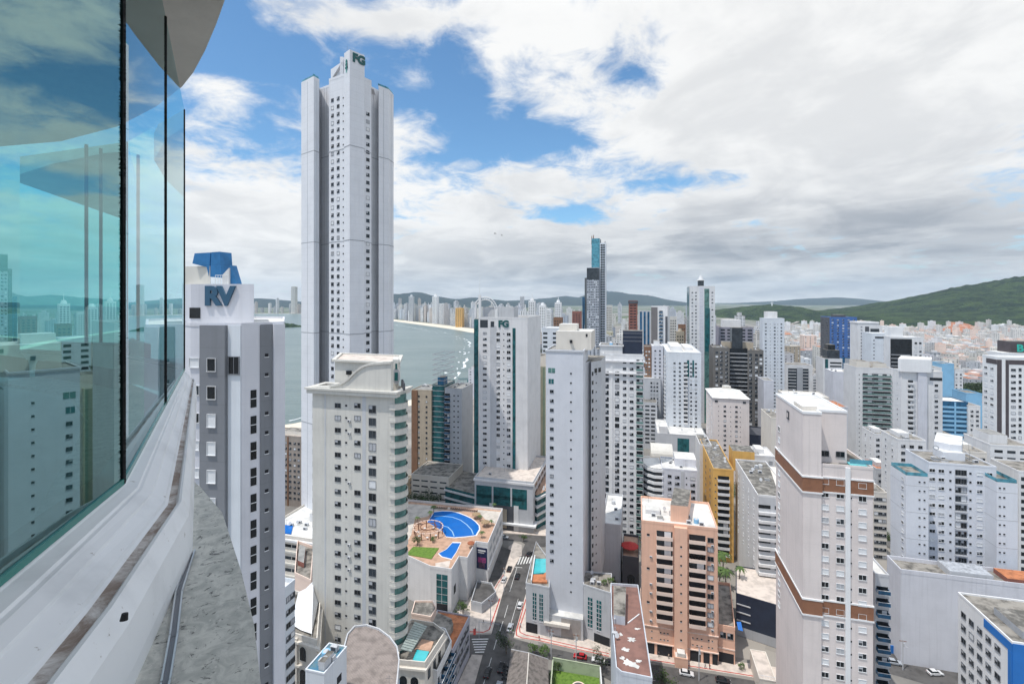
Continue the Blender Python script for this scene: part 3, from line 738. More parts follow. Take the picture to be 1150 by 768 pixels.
# the inside of the balcony, seen through the glass
inm = mat('interior_plaster', (.35, .33, .30), .8, .05, 1)
inner_glass = [(-2.6, 1.0), (-3.3, 3.9), (-6.9, 6.4)]
b = MB()
FG_ = [P(-40, 7.8), P(0, 6.9), P(43, 6.35), P(97, 5.85), P(127, 5.5)]
for i in range(len(FG_)-1):
    a_, c_ = FG_[i], FG_[i+1]
    b.box(0, 1, 0, 1, 0, 1, cream2, Matrix(((c_.x-a_.x, 0.0, 0, a_.x), (c_.y-a_.y, .12, 0, a_.y), (0, 0, .26, H-.80), (0, 0, 0, 1))))
b.build('inner_rail', host, ho); b = MB()
for i in range(len(FG_)-1):
    a_, c_ = FG_[i], FG_[i+1]; b.box(0, 1, 0, 1, 0, 1, mat('interior_plaster_dimmed', (.10, .095, .085), .8), Matrix(((c_.x-a_.x, 0.0, 0, a_.x), (c_.y-a_.y, .10, 0, a_.y+.01), (0, 0, 3.2, H-4.0), (0, 0, 0, 1))))  # interior dimness put into the colour, so reflections read against it
b.build('inner_parapet', host, ho)
for q in FG_[3:4]:
    b = MB(); b.box(q.x-.011, q.x+.011, q.y-.015, q.y+.015, H-.55, H+1.88, dgrey); b.build('mullion', host, ho)
b = MB(); a_ = P(112, 5.6); b.box(a_.x-.12, a_.x+.14, a_.y, a_.y+.2, H-3, H-.55, cream2)
b = MB(); b.box(-13.9, -9.5, -15, 1.5, H-1.05, H+1.88, inm); b.build('inner_wall', host, ho)

# ================================================================== towers, one by one (measured from the photograph)
def sp(i, n, a=.08, b=.92): return [a+(b-a)*k/(n-1) for k in range(n)] if n > 1 else [(a+b)/2]

# --- RV tower
Y = 52; z = 112.2
r = [P(203, 54), P(214, 52.3), P(271, 51.6), P(318.5, 55), P(319.5, 70), P(222, 72)]
T = Tower('apartment_tower', 'grey and lilac tower by the water with big RV letters and blue metal roof structure', r, z, lilac, roofw, par=.25)
Lf = (T.poly[1]-T.poly[0]).length
def fx(T, i, px):
    A, d, n, L = T.face(i); return walk(A, d, px)/L
T.panel(1, fx(T, 1, 228), fx(T, 1, 256), .5, grey); T.panel(1, fx(T, 1, 256.5), .995, .12, bluewhite)
T.panel(2, .0, fx(T, 2, 291), .04, lilac); T.panel(2, fx(T, 2, 292), fx(T, 2, 305.5), .10, grey); T.panel(2, fx(T, 2, 306), .995, .42, lilac)
A, d, n, L = T.face(1)
step = 31.0*Y/F
T.col(1, [fx(T, 1, 218.5)], 1.15, 1.0, 'wint', top=4.6, bot=60, step=step)
T.col(1, [fx(T, 1, 241.5)], .95, 1.35, 'wint', top=4.9, bot=60, step=step, out=.5)
T.wins.append((1, fx(T, 1, 263.8)*L, z-5.2, 1.15, 1.8, 'winb', .12))
T.col(2, [fx(T, 2, 284.5)], .6, 1.9, 'slot', top=9.0, bot=40, step=step*.95, out=.04)
T.col(2, [fx(T, 2, 299)], .36, .36, 'dot', top=3.6, bot=40, step=step*.72, out=.10)
q = [P(214.5, 54), P(285, 54), P(285.2, 66), P(214, 66), P(207, 56.5)]
T.block(q, z+.02, H+.018*0+(336-319)*54/F+0, lilac, roofw, 'roof_block'); zt = H+(336-319)*54/F
A_, B_ = q[0], q[1]; dq = (B_-A_).normalized()
m = MB(); m.box(-1, 1, -.02, 0, 0, 1, glass)
pt = A_+dq*walk(A_, dq, 219); m = MB(); m.box(-.6, .6, -.05, .05, 0, 1.2, glass, Matrix.Translation((pt.x, pt.y, H-(351.5-336)*54/F-.6))); m.build('window', T.root, T.off)
pt = A_+dq*walk(A_, dq, 247); text_part('RV', 2.85, Matrix.Translation((pt.x, pt.y-.12, H+(336-333.4)*54/F)), signb, T.root, T.off, .12, .05, 'sign_letters', .88)
q2 = [P(207, 57), P(236, 56), P(236.5, 61), P(209, 61)]; T.block(q2, zt+.02, H+(336-298)*55/F, cream, roofw, 'stair_block')
# leaning blue metal panels
def bluebox(pxs, Yb, dpt, zbase, nm='blue_canopy'):
    bl = MB(); q = [(P(px, Yb), H-(y-HY)*Yb/F) for px, y in pxs]; n_ = len(q); v_2 = dirs()[1]*dpt
    k = len(bl.v); bl.v += [(p.x, p.y, zz) for p, zz in q]+[(p.x+v_2.x, p.y+v_2.y, zz) for p, zz in q]
    bl.f.append(tuple(range(k, k+n_))); bl.m.append(signm)
    bl.f.append(tuple(reversed(range(k+n_, k+2*n_)))); bl.m.append(signm)
    for i in range(n_): j = (i+1) % n_; bl.f.append((k+j, k+i, k+n_+i, k+n_+j)); bl.m.append(signm)
    bl.build(nm, T.root, T.off)
signm = mat('deep_blue_metal_panel', (.04, .19, .42), .35, .1, .8, metal=.3, joints=.5)
bluebox([(216, 296), (218.5, 284.6), (236.3, 283.6), (234.6, 310.5), (232, 300)], 56, 1.5, 0)
bluebox([(236, 311), (237.3, 283.4), (246.5, 282.7), (248.6, 312)], 55.4, 1.7, 0)
bluebox([(256.8, 319), (257.6, 299), (259.4, 298), (265.6, 319)], 55.0, .8, 0)
signm = white
bluebox([(249.5, 319), (249.5, 309), (257, 301), (257, 319)], 54.8, .8, 0, 'white_fin')
m = MB()
for k in range(6):
    pt = A_+dq*walk(A_, dq, 240+k*3); m.tube((pt.x, pt.y+.3, zt), (pt.x, pt.y+.3, zt+1.0), .03, .03, alu, 5)
a0 = A_+dq*walk(A_, dq, 240); a1 = A_+dq*walk(A_, dq, 255); m.tube((a0.x, a0.y+.3, zt+1), (a1.x, a1.y+.3, zt+1), .03, .03, alu, 5); m.build('roof_railing', T.root, T.off)
T.done()

# --- the tallest tower: a stepped cross plan seen on its corner
Y0 = 210.0
pv = [(392.0, Y0), (408.5, Y0+4.5), (408.6, Y0+9), (416.5, Y0+12), (416.6, Y0+19), (425.0, Y0+22), (425.0, Y0+18), (436, Y0+21.5), (442, Y0+27)]
lv = [(383.0, Y0+9), (386.9, Y0+5.5)]
lv2 = [(338.5, Y0+4), (352, Y0-3), (358, Y0+1.5), (358.2, Y0+13), (369.5, Y0+7.5), (369.6, Y0+1), (386.8, Y0-3.2)]
# footprint, counter clockwise
pts_ = [P(338.5, 212), P(352.5, 206), P(358.5, 209), P(358.6, 218), P(370, 214), P(369.5, 208.5), P(387, 203.5), P(387.2, 202), P(393, 199), P(408.5, 203.5), P(409, 207), P(417, 210), P(417.2, 216), P(425.3, 220), P(425.2, 215), P(436.5, 219), P(442, 225)]
cen = P(400, 232)
back = [P(441.5, 243), P(400, 262), P(352, 248), P(339, 234)]
zW = H+(336-92)*209/F
T = Tower('skyscraper', 'tallest tower, slender pale grey with a stepped plan and a raised core lettered FG', pts_+back, zW, panel_w, roofg, par=1.0)
W_ = lambda i, a, b_, o, mm, **k: T.panel(i, a, b_, o, mm, **k)
wl = (P(338.5, 212)-P(352.5, 206)).length
lg_ = mat('pale_recess_paint', (.66, .675, .70), .7, .03, .15, streak=.1, joints=.5); T.panel(3, 0.02, .98, .06, lg_, top=8); T.panel(12, .02, .98, .06, lg_, top=8)   # set-back grey bays
T.panel(0, .0, 1.0, .05, panel_w); T.panel(1, 0, 1, .03, bluewhite)
st = 3.3
T.col(5, [.23, .60], 1.5, 1.4, 'winb', top=9.5, bot=20, step=st)
T.col(11-1, [.55], .6, .6, 'dot', top=9, bot=20, step=st) if False else None
T.col(10, [.5], 1.6, 1.4, 'winb', top=15, bot=20, step=st)
T.col(5, [.92], .7, .6, 'dot', top=9.5, bot=20, step=st)
T.col(8, [.52], 1.1, .9, 'win', top=19.5, bot=20, step=st*10.2)
for i_, ts in ((0, (.5,)), (3, (.25, .5, .75)), (8, (.33, .67)), (12, (.3, .6)), (14, (.5,)), (1, (.5,)), (15, (.5,))):
    for t_ in ts: T.panel(i_, t_-.012, t_+.012, .075 if i_ in (3, 12) else .06, grey2, name='vertical_joint')
# raised core and crown
core = [pts_[8], pts_[9], pts_[9]+Vector((.3, 10)), pts_[8]+Vector((-2, 14)), pts_[7]+Vector((-1.0, 4)), pts_[7]]
zc = H+(336-59)*201/F
core = [pts_[7], pts_[8], pts_[9], P(408.8, 214), P(389.5, 215)]
core = inset_poly(core, -.25)
T.block(core, 8, zc, panel_w, roofw, 'core_shaft')
A_, B_ = Vector(core[1]), Vector(core[2]); dq = (B_-A_).normalized(); nq = Vector((dq.y, -dq.x)); pm = A_+(B_-A_)*.62+nq*.2
text_part('FG', 4.8, Matrix.Translation((pm.x, pm.y, zc-2.9)) @ Matrix.Rotation(atan2(dq.y, dq.x), 4, 'Z'), teal, T.root, T.off, .15, .05, 'sign_letters')
pm = Vector(core[0])+(Vector(core[1])-Vector(core[0]))*.5; dq2 = (Vector(core[1])-Vector(core[0])).normalized(); nq2 = Vector((dq2.y, -dq2.x)); pm += nq2*.2
m = MB(); M = Matrix.Translation((pm.x, pm.y, zc-6)) @ Matrix.Rotation(atan2(dq2.y, dq2.x), 4, 'Z')
for s_ in (-1, 1):
    for k in range(3):
        x0 = s_*.15; x1 = s_*(1.0-.2*k); z0 = -1.6+k*1.3
        m.box(min(x0, x1), max(x0, x1), -.15, 0, z0+.3, z0+1.2, teal, M)
m.box(-.12, .12, -.2, 0, -3, 2.6, tealb, M); m.build('leaf_emblem', T.root, T.off)
T.block([P(373, 211), P(386.5, 206.5), P(388, 216), P(375, 222)], zW+.02, H+(336-86.5)*209/F+3, panel_w, roofw, 'crown_block')
# sloping fin from the crown up to the core, with an open gap
m = MB(); a_, c_ = P(371.5, 210), P(384, 206); za, zb_ = H+(336-85)*210/F, H+(336-71)*207/F
dv = Vector((.35, 1)).normalized()*1.2
m.quadf([(a_.x, a_.y, za), (c_.x, c_.y, za+2), (c_.x, c_.y, zb_), (a_.x, a_.y, za+3)], panel_w)
k_ = len(m.v)
m2 = MB(); m2.v = [(a_.x, a_.y, za-2), (c_.x, c_.y, za+4), (c_.x, c_.y, zb_), (a_.x, a_.y, za+2.6), (a_.x+dv.x, a_.y+dv.y, za-2), (c_.x+dv.x, c_.y+dv.y, za+4), (c_.x+dv.x, c_.y+dv.y, zb_), (a_.x+dv.x, a_.y+dv.y, za+2.6)]
m2.f = [(0, 1, 2, 3), (7, 6, 5, 4), (0, 4, 5, 1), (1, 5, 6, 2), (2, 6, 7, 3), (3, 7, 4, 0)]; m2.m = [panel_w]*6; m2.build('crown_fin', T.root, T.off)
m = MB(); m.box(-.7, .7, -.6, .6, 0, 10.5, panel_w, Matrix.Translation((P(383.2, 206).x, 207, zW-1))); m.build('crown_column', T.root, T.off)
T.block([P(409, 209), P(420, 212), P(423, 226), P(411, 224)], zW-2.0, H+(336-99.5)*212/F, panel_w, roofw, 'crown_block')
for a, c in ((0, 1), (1, 2), (14, 15), (15, 16)):      # green glass balustrades on the wings
    pa, pc = Vector(T.poly[a]), Vector(T.poly[c]); d = (pc-pa); m = MB(); L = d.length
    m.box(0, L, .4, .48, 1.0, 2.1, glassl, Matrix.Translation((pa.x, pa.y, zW)) @ Matrix.Rotation(atan2(d.y, d.x), 4, 'Z')); m.build('glass_balustrade', T.root, T.off)
for yy in (172, 273, 374, 475):                       # dark joints every twenty storeys
    zz = H+(336-yy)*209/F; m = MB(); m.ring(inset_poly(T.poly, -.09), .2, zz, zz+.35, grey2); m.build('joint_line', T.root, T.off)
    m = MB(); m.ring(inset_poly(core, -.09), .2, zz, zz+.35, grey2); m.build('joint_line', T.root, T.off)
m = MB(); m.tube((P(389, 206).x, 207, zc), (P(389, 206).x, 207, zc+6), .08, .04, dalu, 6); m.build('antenna', T.root, T.off)
T.done(minpx=1.9)
# ================================================================== towers around the avenue
def B(name, label, fl, fr, Y, y, back=None, d=None, wall=white, roof=roofg, a=GA, cat='building', zb=0.0, par=.9, yref=None, group=None):
    """fl, fr: photo columns of the front face's edges; Y: metres away; y: row of the roof at the front-left corner"""
    poly = rect(fl, fr, Y, back, d, a); z = Zt(y, Y)
    return Tower(name, label, poly, z, wall, roof, zb, cat, group, par)
def cols(T, i, pxs, *a, **k):
    return T.col(i, [fx(T, i, p) for p in pxs], *a, **k)
def stripe(T, i, p0, p1, out, m, **k):
    t0, t1 = sorted((fx(T, i, p0), fx(T, i, p1))); return T.panel(i, max(0, t0), min(1, t1), out, m, **k)

# --- cream tower with the curved crown, left of the mall
T = B('apartment_tower', 'cream tower with a swept crown, oval green emblem and rounded corner balconies', 351, 443, 132, 437, back=455.5, wall=cream, roof=roofm, par=0)
s132 = 13.6*132/F
T.panel(0, 0, fx(T, 0, 362), .02, cream); stripe(T, 0, 407, 411, .04, grey3); stripe(T, 0, 364.6, 366, .05, grey3, name='rain_pipe')
cols(T, 0, [379.5], 1.7, 1.15, 'winb', top=4.6, bot=17, step=s132)
cols(T, 0, [388.8], .6, .55, 'dot', top=4.2, bot=17, step=s132)
cols(T, 0, [392.5], .8, .55, 'ac', top=4.9, bot=17, step=s132, skip=.55); cols(T, 0, [401.5], 1.7, 1.15, 'winb', top=4.3, bot=17, step=s132, skip=.04)
cols(T, 0, [418.3], 2.0, 1.9, 'winb', top=5.4, bot=17, step=s132)
# rounded glazed corner with curved balconies on the right side
A, d_, n_, L_ = T.face(1)
arc = []
for k in range(9):
    t_ = k/8; p = A+d_*(L_*.02+L_*.86*t_)+n_*(1.5*sin(pi*min(1, t_*1.02))**.8+.2); arc.append(p)
m = MB(); z = T.z1-3.0
m.prism(arc+[arc[-1]-n_*2, arc[0]-n_*2], 14, T.z1-.5, glassg); m.build('glazed_corner', T.root, T.off)
while z > 16:
    m = MB(); n9 = len(arc)
    outp = inset_poly(arc+[arc[-1]-n_*1, arc[0]-n_*1], -.5)
    m.prism(outp, z-1.25, z-.55, cream); m.ring(inset_poly(outp, .06), .05, z-.55, z+.25, cream); m.ring(inset_poly(outp, .02), .1, z+.35, z+.42, cream)
    m.build('curved_balcony', T.root, T.off); z -= s132
T.band(T.z1-.9, 1.1, 1.1, cream, 'cornice'); T.band(T.z1+.2, .5, 1.5, cream, 'cornice_lip')
# swept gable on the front: an S curve rising to the right
A, d_, n_, L_ = T.face(0)
prof = []
for k in range(25):
    t_ = k/24; px_ = 352+t_*88
    y_ = 437-1.5 if px_ < 372 else 437-3-26*(1/(1+exp(-(px_-397)/6.5))) if px_ < 430 else 407.5
    prof.append((fx(T, 0, px_)*L_, Zt(y_, 132-(px_-352)*.06)))
m = MB(); Mx = T.M(0, 0, 0)
for k in range(24):
    (x0, za), (x1, zc_) = prof[k], prof[k+1]
    m.v += [tuple(Mx @ Vector(q)) for q in ((x0, -.4, T.z1), (x1, -.4, T.z1), (x1, -.4, zc_), (x0, -.4, za), (x0, .9, T.z1), (x1, .9, T.z1), (x1, .9, zc_), (x0, .9, za))]
    k0 = len(m.v)-8
    for q in ((0, 1, 2, 3), (7, 6, 5, 4), (3, 2, 6, 7), (0, 4, 5, 1), (1, 5, 6, 2), (0, 3, 7, 4)): m.f.append(tuple(k0+i for i in q)); m.m.append(cream)
m.build('swept_gable', T.root, T.off)
m = MB()
for k in range(24):
    (x0, za), (x1, zc_) = prof[k], prof[k+1]
    m.v += [tuple(Mx @ Vector(q)) for q in ((x0, -.75, za-.1), (x1, -.75, zc_-.1), (x1, -.75, zc_+.5), (x0, -.75, za+.5), (x0, 1.0, za-.1), (x1, 1.0, zc_-.1), (x1, 1.0, zc_+.5), (x0, 1.0, za+.5))]
    k0 = len(m.v)-8
    for q in ((0, 1, 2, 3), (7, 6, 5, 4), (3, 2, 6, 7), (0, 4, 5, 1), (1, 5, 6, 2), (0, 3, 7, 4)): m.f.append(tuple(k0+i for i in q)); m.m.append(cream)
m.build('gable_moulding', T.root, T.off)
zb_ = Zt(406, 138)
q = [P(376, 140), P(446, 133.5), P(449.5, 150), P(384, 156)]
T.block(q, T.z1+.02, zb_, cream, sandstone, 'roof_block'); m = MB(); m.ring(inset_poly(q, -.8), 1.0, zb_-.1, zb_+.45, cream); m.build('roof_lip', T.root, T.off)
pt = Vector(q[0])+(Vector(q[1])-Vector(q[0]))*.24; Mq = Matrix.Translation((pt.x, pt.y, Zt(418.5, 138))) @ Matrix.Rotation(-R(GA)+.28, 4, 'Z')
m = MB(); m.box(-.75, .75, -.55, .1, -.55, .55, glass, Mq); m.build('window', T.root, T.off)
# emblem on the right side of the crown
dd_ = (Vector(q[2])-Vector(q[1])).normalized(); nn_ = Vector((dd_.y, -dd_.x)); pe = Vector(q[1])+dd_*(-.2)+nn_*.5
pe2 = P(444.3, 129.8)
T.block([P(441, 131.5), P(447.5, 131.0), P(448, 138), P(442, 139)], T.z1, Zt(404, 131), cream, cream, 'emblem_pier')
Mq = Matrix.Translation((pe2.x, pe2.y+.8, Zt(422, 131))); m = MB(); ov = [(1.05*cos(2*pi*k/20), 2.2*sin(2*pi*k/20)) for k in range(20)]
k0 = len(m.v); m.v += [tuple(Mq @ Vector((x, -.1, z_))) for x, z_ in ov]+[tuple(Mq @ Vector((x, .3, z_))) for x, z_ in ov]
m.f.append(tuple(k0+k for k in range(20))); m.m.append(grey2)
for k in range(20): m.f.append((k0+(k+1) % 20, k0+k, k0+20+k, k0+20+(k+1) % 20)); m.m.append(cream)
m.box(-.45, .45, -.2, .0, -1.2, 1.0, teal, Mq); m.box(-.25, .25, -.2, .0, 1.9, 3.4, teal, Mq); m.build('oval_emblem', T.root, T.off)
m = MB()
for k in range(4): m.tube((arc[3].x-k*.6, arc[3].y+k*2.0, T.z1+.6), (arc[3].x-k*.6, arc[3].y+k*2.0, T.z1+2.4), .35, .3, dgrey, 8); m.build('chimney_pot', T.root, T.off); m = MB()
T.panel(3, .0, 1.0, .02, cream); T.col(3, [.25, .6, .85], 1.6, 1.2, 'winb', top=4.4, bot=20, step=s132); T.done()

# --- FG tower 2 with its podium
T = B('apartment_tower', 'tall white tower lettered FG with dark glass edge above a wide glazed podium', 537.5, 592.5, 262, 357.5, back=607, wall=white, par=.8, zb=20)
T.col(0, [fx(T, 0, 544.5)], 2.0, .95, 'winb', top=8.5, step=3.2, bot=23)
stripe(T, 0, 550.5, 557.5, .06, grey3, top=4); stripe(T, 0, 575.6, 579, .12, glasst, top=5)
cols(T, 0, [559.5], 1.9, 1.6, 'win', top=9.2, step=3.2, bot=23); cols(T, 0, [565.8], .6, .6, 'dot', top=8.5, step=3.2, bot=23); cols(T, 0, [571.3], 2.0, 1.6, 'win', top=9.2, step=3.2, bot=23)
A, d_, n_, L_ = T.face(0)
T.block([P(532.3, 263.5), P(537.3, 262.3), P(537.8, 272), P(533, 272)], 20, T.z1-.6, glasst, roofg, 'glass_edge_shaft')
T.wins.append((0, fx(T, 0, 543.5)*L_, T.z1-5.0, 4.4, 4.2, 'band', 0)); T.wins.append((0, fx(T, 0, 553)*L_, T.z1-4.6, 1.9, 3.0, 'band', .1))
pt = A+d_*walk(A, d_, 565.5); text_part('FG', 4.9, Matrix.Translation((pt.x, pt.y-.25, T.z1-3.0)) @ Matrix.Rotation(-R(GA), 4, 'Z'), teal, T.root, T.off, .12, .05, 'sign_letters')
T.block(rect(543, 577, 266, d=10), T.z1+.02, Zt(345, 266), grey3, roofg, 'roof_block')
m = MB(); p = P(538.6, 262.5); m.box(p.x-.6, p.x+.6, p.y, p.y+5, T.z1, Zt(331, 263), white2); m.build('roof_fin', T.root, T.off)
m = MB(); p = P(534, 264); m.box(p.x-.5, p.x+.5, p.y, p.y+4, T.z1, Zt(339, 264), white2); m.build('roof_fin', T.root, T.off)
m = MB(); p = P(538.6, 262.5); m.tube((p.x, p.y+1, Zt(331, 263)), (p.x, p.y+1, Zt(309, 263)), .12, .05, alu, 6); m.build('roof_mast', T.root, T.off)
m = MB()                                              # open steel arc sweeping over the roof
for k in range(12):
    a0, a1 = pi*(.02+.78*k/12), pi*(.02+.78*(k+1)/12); c0 = P(545, 264)
    for rr in (6.6, 5.4):
        m.tube((c0.x+rr*cos(a0), 264+.0, T.z1+4+rr*sin(a0)*1.15), (c0.x+rr*cos(a1), 264, T.z1+4+rr*sin(a1)*1.15), .28, .28, white2, 6)
    m.tube((c0.x+6.6*cos(a0), 264, T.z1+4+6.6*sin(a0)*1.15), (c0.x+5.4*cos(a1), 264, T.z1+4+5.4*sin(a1)*1.15), .12, .12, white2, 5)
m.box(P(545, 264).x+5.2, P(545, 264).x+6.8, 263.5, 265, T.z1, T.z1+4.6, white2)
m.build('roof_arch', T.root, T.off); T.done()
T2 = B('podium', 'wide grey podium with dark ribbon glazing under the white FG tower', 533, 598.5, 244, 536.5, d=40, wall=grey3, roof=sandstone, par=.8)
T2.panel(0, .03, .30, .10, glasst, top=3.4, bot=18-3.0); T2.panel(0, .33, .62, .10, glasst, top=3.4, bot=15); T2.panel(0, .65, .90, .10, glasst, top=3.4, bot=15)
for a_, c_ in ((.03, .30), (.33, .62), (.65, .90)): T2.panel(0, a_, c_, .10, glasst, top=7.6, bot=11.2)
T2.panel(0, .33, .68, .14, dgrey, top=12.4, bot=.2); T2.panel(0, .39, .56, .4, tan, top=14, bot=1.0, name='entrance_screen'); T2.panel(0, .26, .33, .2, white, top=11.8, bot=0.2); T2.panel(0, .68, .76, .2, white, top=11.8, bot=0.2)
T2.band(3.2, .8, 1.6, white2, 'canopy'); T2.band(T2.z1-1.2, 1.0, .5, white, 'cornice'); T2.clutter(4)
T2.col(1, [.2, .4, .6, .8], 6.0, 2.2, 'band', top=4, step=4.2); T2.done()
T3 = Tower('podium_wing', 'low curved wing with stacked white balcony bands right of the grey podium', [P(598.8, 243), P(603, 240.5), P(640, 263), P(633, 285), P(606, 292)], 17.0, glasst, deck, par=0)
for k in range(4): T3.band(1.6+4.0*k+1.2, 1.1, .9, white, 'balcony_band')
T3.clutter(4); T3.done()
T3 = Tower('podium_wing', 'low glass wing with white floor bands left of the grey podium', [P(500, 262), P(532.8, 252), P(536, 280), P(512, 290)], 13.0, glasst, roofm, par=0)
for k in range(3): T3.band(1.2+4.0*k+1.6, .9, .6, white, 'floor_band')
T3.done()
T3 = Tower('garage_block', 'tan parking block with long horizontal slots at the foot of the brown tower', rect(462, 504, 268, d=22), Zt(533, 268), cream2, roofm, par=.6)
T3.col(0, [.13, .36, .6, .85], 3.9, .7, 'band', top=3.0, step=3.1); T3.done()

# --- brown, teal and grey tower in three slabs
T = B('apartment_tower', 'tower of brown and tan slabs standing beside the cream tower', 462.5, 484.5, 292, 438, d=18, wall=tan, par=.5)
T.panel(0, 0, .30, .5, brown); cols(T, 0, [470.5, 479], 1.0, 1.0, 'winb', top=4, step=3.1); T.clutter(5); T.done()
T = B('apartment_tower', 'slim dark teal glass tower squeezed between tan and grey slabs', 485.5, 498.5, 290, 432, d=18, wall=glasst, par=.3)
for k in range(26): T.band(4+3.1*k, .35, .12, grey2, 'floor_edge')
T.block(rect(491.5, 498.3, 289.2, d=6), 3, Zt(424, 288), glassb, roofd, 'glass_shaft'); m = MB()
for px_ in (492, 495, 498): p = P(px_, 292); m.tube((p.x, p.y, Zt(426, 292)), (p.x, p.y, Zt(416+px_ % 3, 292)), .1, .05, dalu, 5); m.build('antenna', T.root, T.off); m = MB()
T.done()
T = B('apartment_tower', 'grey lilac slab tower with stepped balconies near the beach crane', 499.5, 518.5, 288, 437, d=20, wall=grey3, par=.8)
cols(T, 0, [502.5], 3.2, 2.2, 'balcb', top=4.5, step=3.1); cols(T, 0, [510, 514.5], .9, .8, 'dot', top=4, step=3.1); T.clutter(3); T.done()

# --- pale yellow tower behind, with the roof garden
T = B('apartment_tower', 'pale yellow tower with green stripe and planted roof terrace behind the white tower', 593, 612, 300, 412, d=18, wall=yellow, par=.6)
T.block(rect(590, 617.5, 305, d=16), 0, Zt(399.5, 305), cream2, roofm, 'upper_body'); stripe(T, 0, 610.0, 611.9, .3, mat('sage_paint', (.35, .44, .30)))
cols(T, 0, [600.0, 605.5], 1.4, 1.1, 'winb', top=5, step=3.05); cols(T, 0, [595.8], 1.2, 2.0, 'winb', top=5, step=3.05); T.done(minpx=1.8)

# --- the blank central white tower with its podium
T = B('apartment_tower', 'central blank white tower with small square windows and a terraced podium', 613, 655, 168, 394, d=17, wall=mat('pale_grey_render', (.655, .67, .715), .7, .03, .15, streak=.06), par=.5)
cols(T, 0, [619.7], 1.15, .95, 'winb', top=14.5, step=3.27, bot=22); cols(T, 0, [641.2], .6, .6, 'dot', top=7.9, step=3.27, bot=12)
A, d_, n_, L_ = T.face(0); T.wins.append((0, fx(T, 0, 619.5)*L_, T.z1-7.6, 2.4, 1.7, 'glassbox', 0)); T.wins.append((0, fx(T, 0, 619)*L_, T.z1-11.4, 1.8, 1.7, 'glassbox', 0))
T.block([P(624.5, 173), P(664, 170), P(668.5, 184), P(631, 188)], T.z1+.01, Zt(372, 172), cream2, roofw, 'roof_block')
T.block([P(628, 176), P(648, 174.5), P(650, 180), P(631, 182)], Zt(372, 172)+.01, Zt(364, 175), cream2, roofw, 'water_tank_room')
T.band(T.z1-.2, .5, .25, grey3, 'cornice')
m = MB()
for (px_, y_) in ((641.5, 383.5), (659, 376.5)):
    p = P(px_, 170.6); m = MB(); m.box(p.x-.4, p.x+.4, p.y-.3, p.y+2.5, Zt(y_, 171)-.5, Zt(y_, 171)+.5, dark); m.build('vent_window', T.root, T.off)
# the stepped right shoulder
q = [P(655.3, 170.5), P(663, 176), P(664, 173.2), P(675, 177.8), P(680, 192), P(660, 195)]
m = MB(); m.prism(q, 12, Zt(407, 172), grey3, top=roofm); m.build('shoulder_wall', T.root, T.off)
p0, p1 = Vector(q[2]), Vector(q[3]); dq = (p1-p0).normalized()
for k in range(22):
    z_ = Zt(407, 172)-5-3.27*k
    if z_ < 18: break
    for f_, w_, kk in ((.14, .9, 'band'), (.50, .6, 'dot')):
        pr, me_ = proto(kk, w_, 1.4 if kk == 'band' else .6); o = bpy.data.objects.new('window', me_); COL.objects.link(o); o.parent = T.root
        pp = p0+(p1-p0)*f_; o.location = Vector((pp.x, pp.y, z_))-Vector(T.off); o.rotation_euler = (0, 0, atan2(dq.y, dq.x))
for f_ in (.45, .85):
    pp = p0+(p1-p0)*f_; pr, me_ = proto('band', 1.7, 1.6); o = bpy.data.objects.new('window', me_); COL.objects.link(o); o.parent = T.root
    o.location = Vector((pp.x, pp.y, Zt(407, 172)-4.2))-Vector(T.off); o.rotation_euler = (0, 0, atan2(dq.y, dq.x))
T.done()
T = Tower('podium', 'grey podium with tall paired slot windows and rooftop pool at the avenue corner', [P(590.5, 166.5), P(617, 163.8), P(617, 181), P(602, 195)], Zt(655.5, 166.5), grey3, roofm, par=.5)
for t_ in (.30, .58): 
    T.panel(0, t_, t_+.15, .08, glasst, top=2.5, bot=5.0, name='slot_window')
    for k in range(7): T.panel(0, t_-.005, t_+.155, .14, grey3, top=3.6+1.4*k, bot=T.z1-3.75-1.4*k, name='transom')
    T.panel(0, t_+.065, t_+.085, .16, grey3, top=2.5, bot=5.0, name='mullion')
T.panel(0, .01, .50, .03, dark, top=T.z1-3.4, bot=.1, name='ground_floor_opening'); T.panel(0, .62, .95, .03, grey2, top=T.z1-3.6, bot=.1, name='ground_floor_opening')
T.done()
A, d_, n_, L_ = T.face(0)
# terrace with the turquoise pool behind the podium's top
m = MB(); zt_ = T.z1+.55
m.prism([G(600, 627, zt_-.6), G(614.5, 627, zt_-.6), G(614.5, 642, zt_-.6), G(600, 644, zt_-.6)][::-1] if False else [G(598.5, 644, zt_), G(614.5, 642.5, zt_), G(614.5, 627, zt_), G(600.5, 627, zt_)], zt_-.5, zt_, poolt); m.build('roof_pool', T.root, T.off)
m = MB(); m.prism([G(597, 653, zt_), G(614.5, 653.5, zt_), G(614.5, 641, zt_), G(610, 644.5, zt_), G(598.2, 644.8, zt_)], zt_-.5, zt_+.03, tile); m.build('pool_deck', T.root, T.off)
m = MB(); m.prism([G(596, 654, zt_), G(597.2, 654, zt_), G(601.2, 625.5, zt_), G(600.2, 625.5, zt_)], zt_-.5, zt_+.9, white); m.build('terrace_wall', T.root, T.off)
T = Tower('podium_wing', 'low grey wing with two slot windows and roof garden right of the central tower', [P(655.2, 163.6), P(685.5, 158.8), P(687, 170), P(656, 171.5)], Zt(660, 162), grey3, roofm, par=.4)
for t_ in (.17, .50):
    T.panel(0, t_, t_+.17, .08, glasst, top=3.5, bot=4.5, name='slot_window')
    for k in range(7): T.panel(0, t_-.005, t_+.175, .14, grey3, top=4.6+1.5*k, bot=T.z1-4.8-1.5*k, name='transom')
    T.panel(0, t_+.075, t_+.095, .16, grey3, top=3.5, bot=4.5, name='mullion')
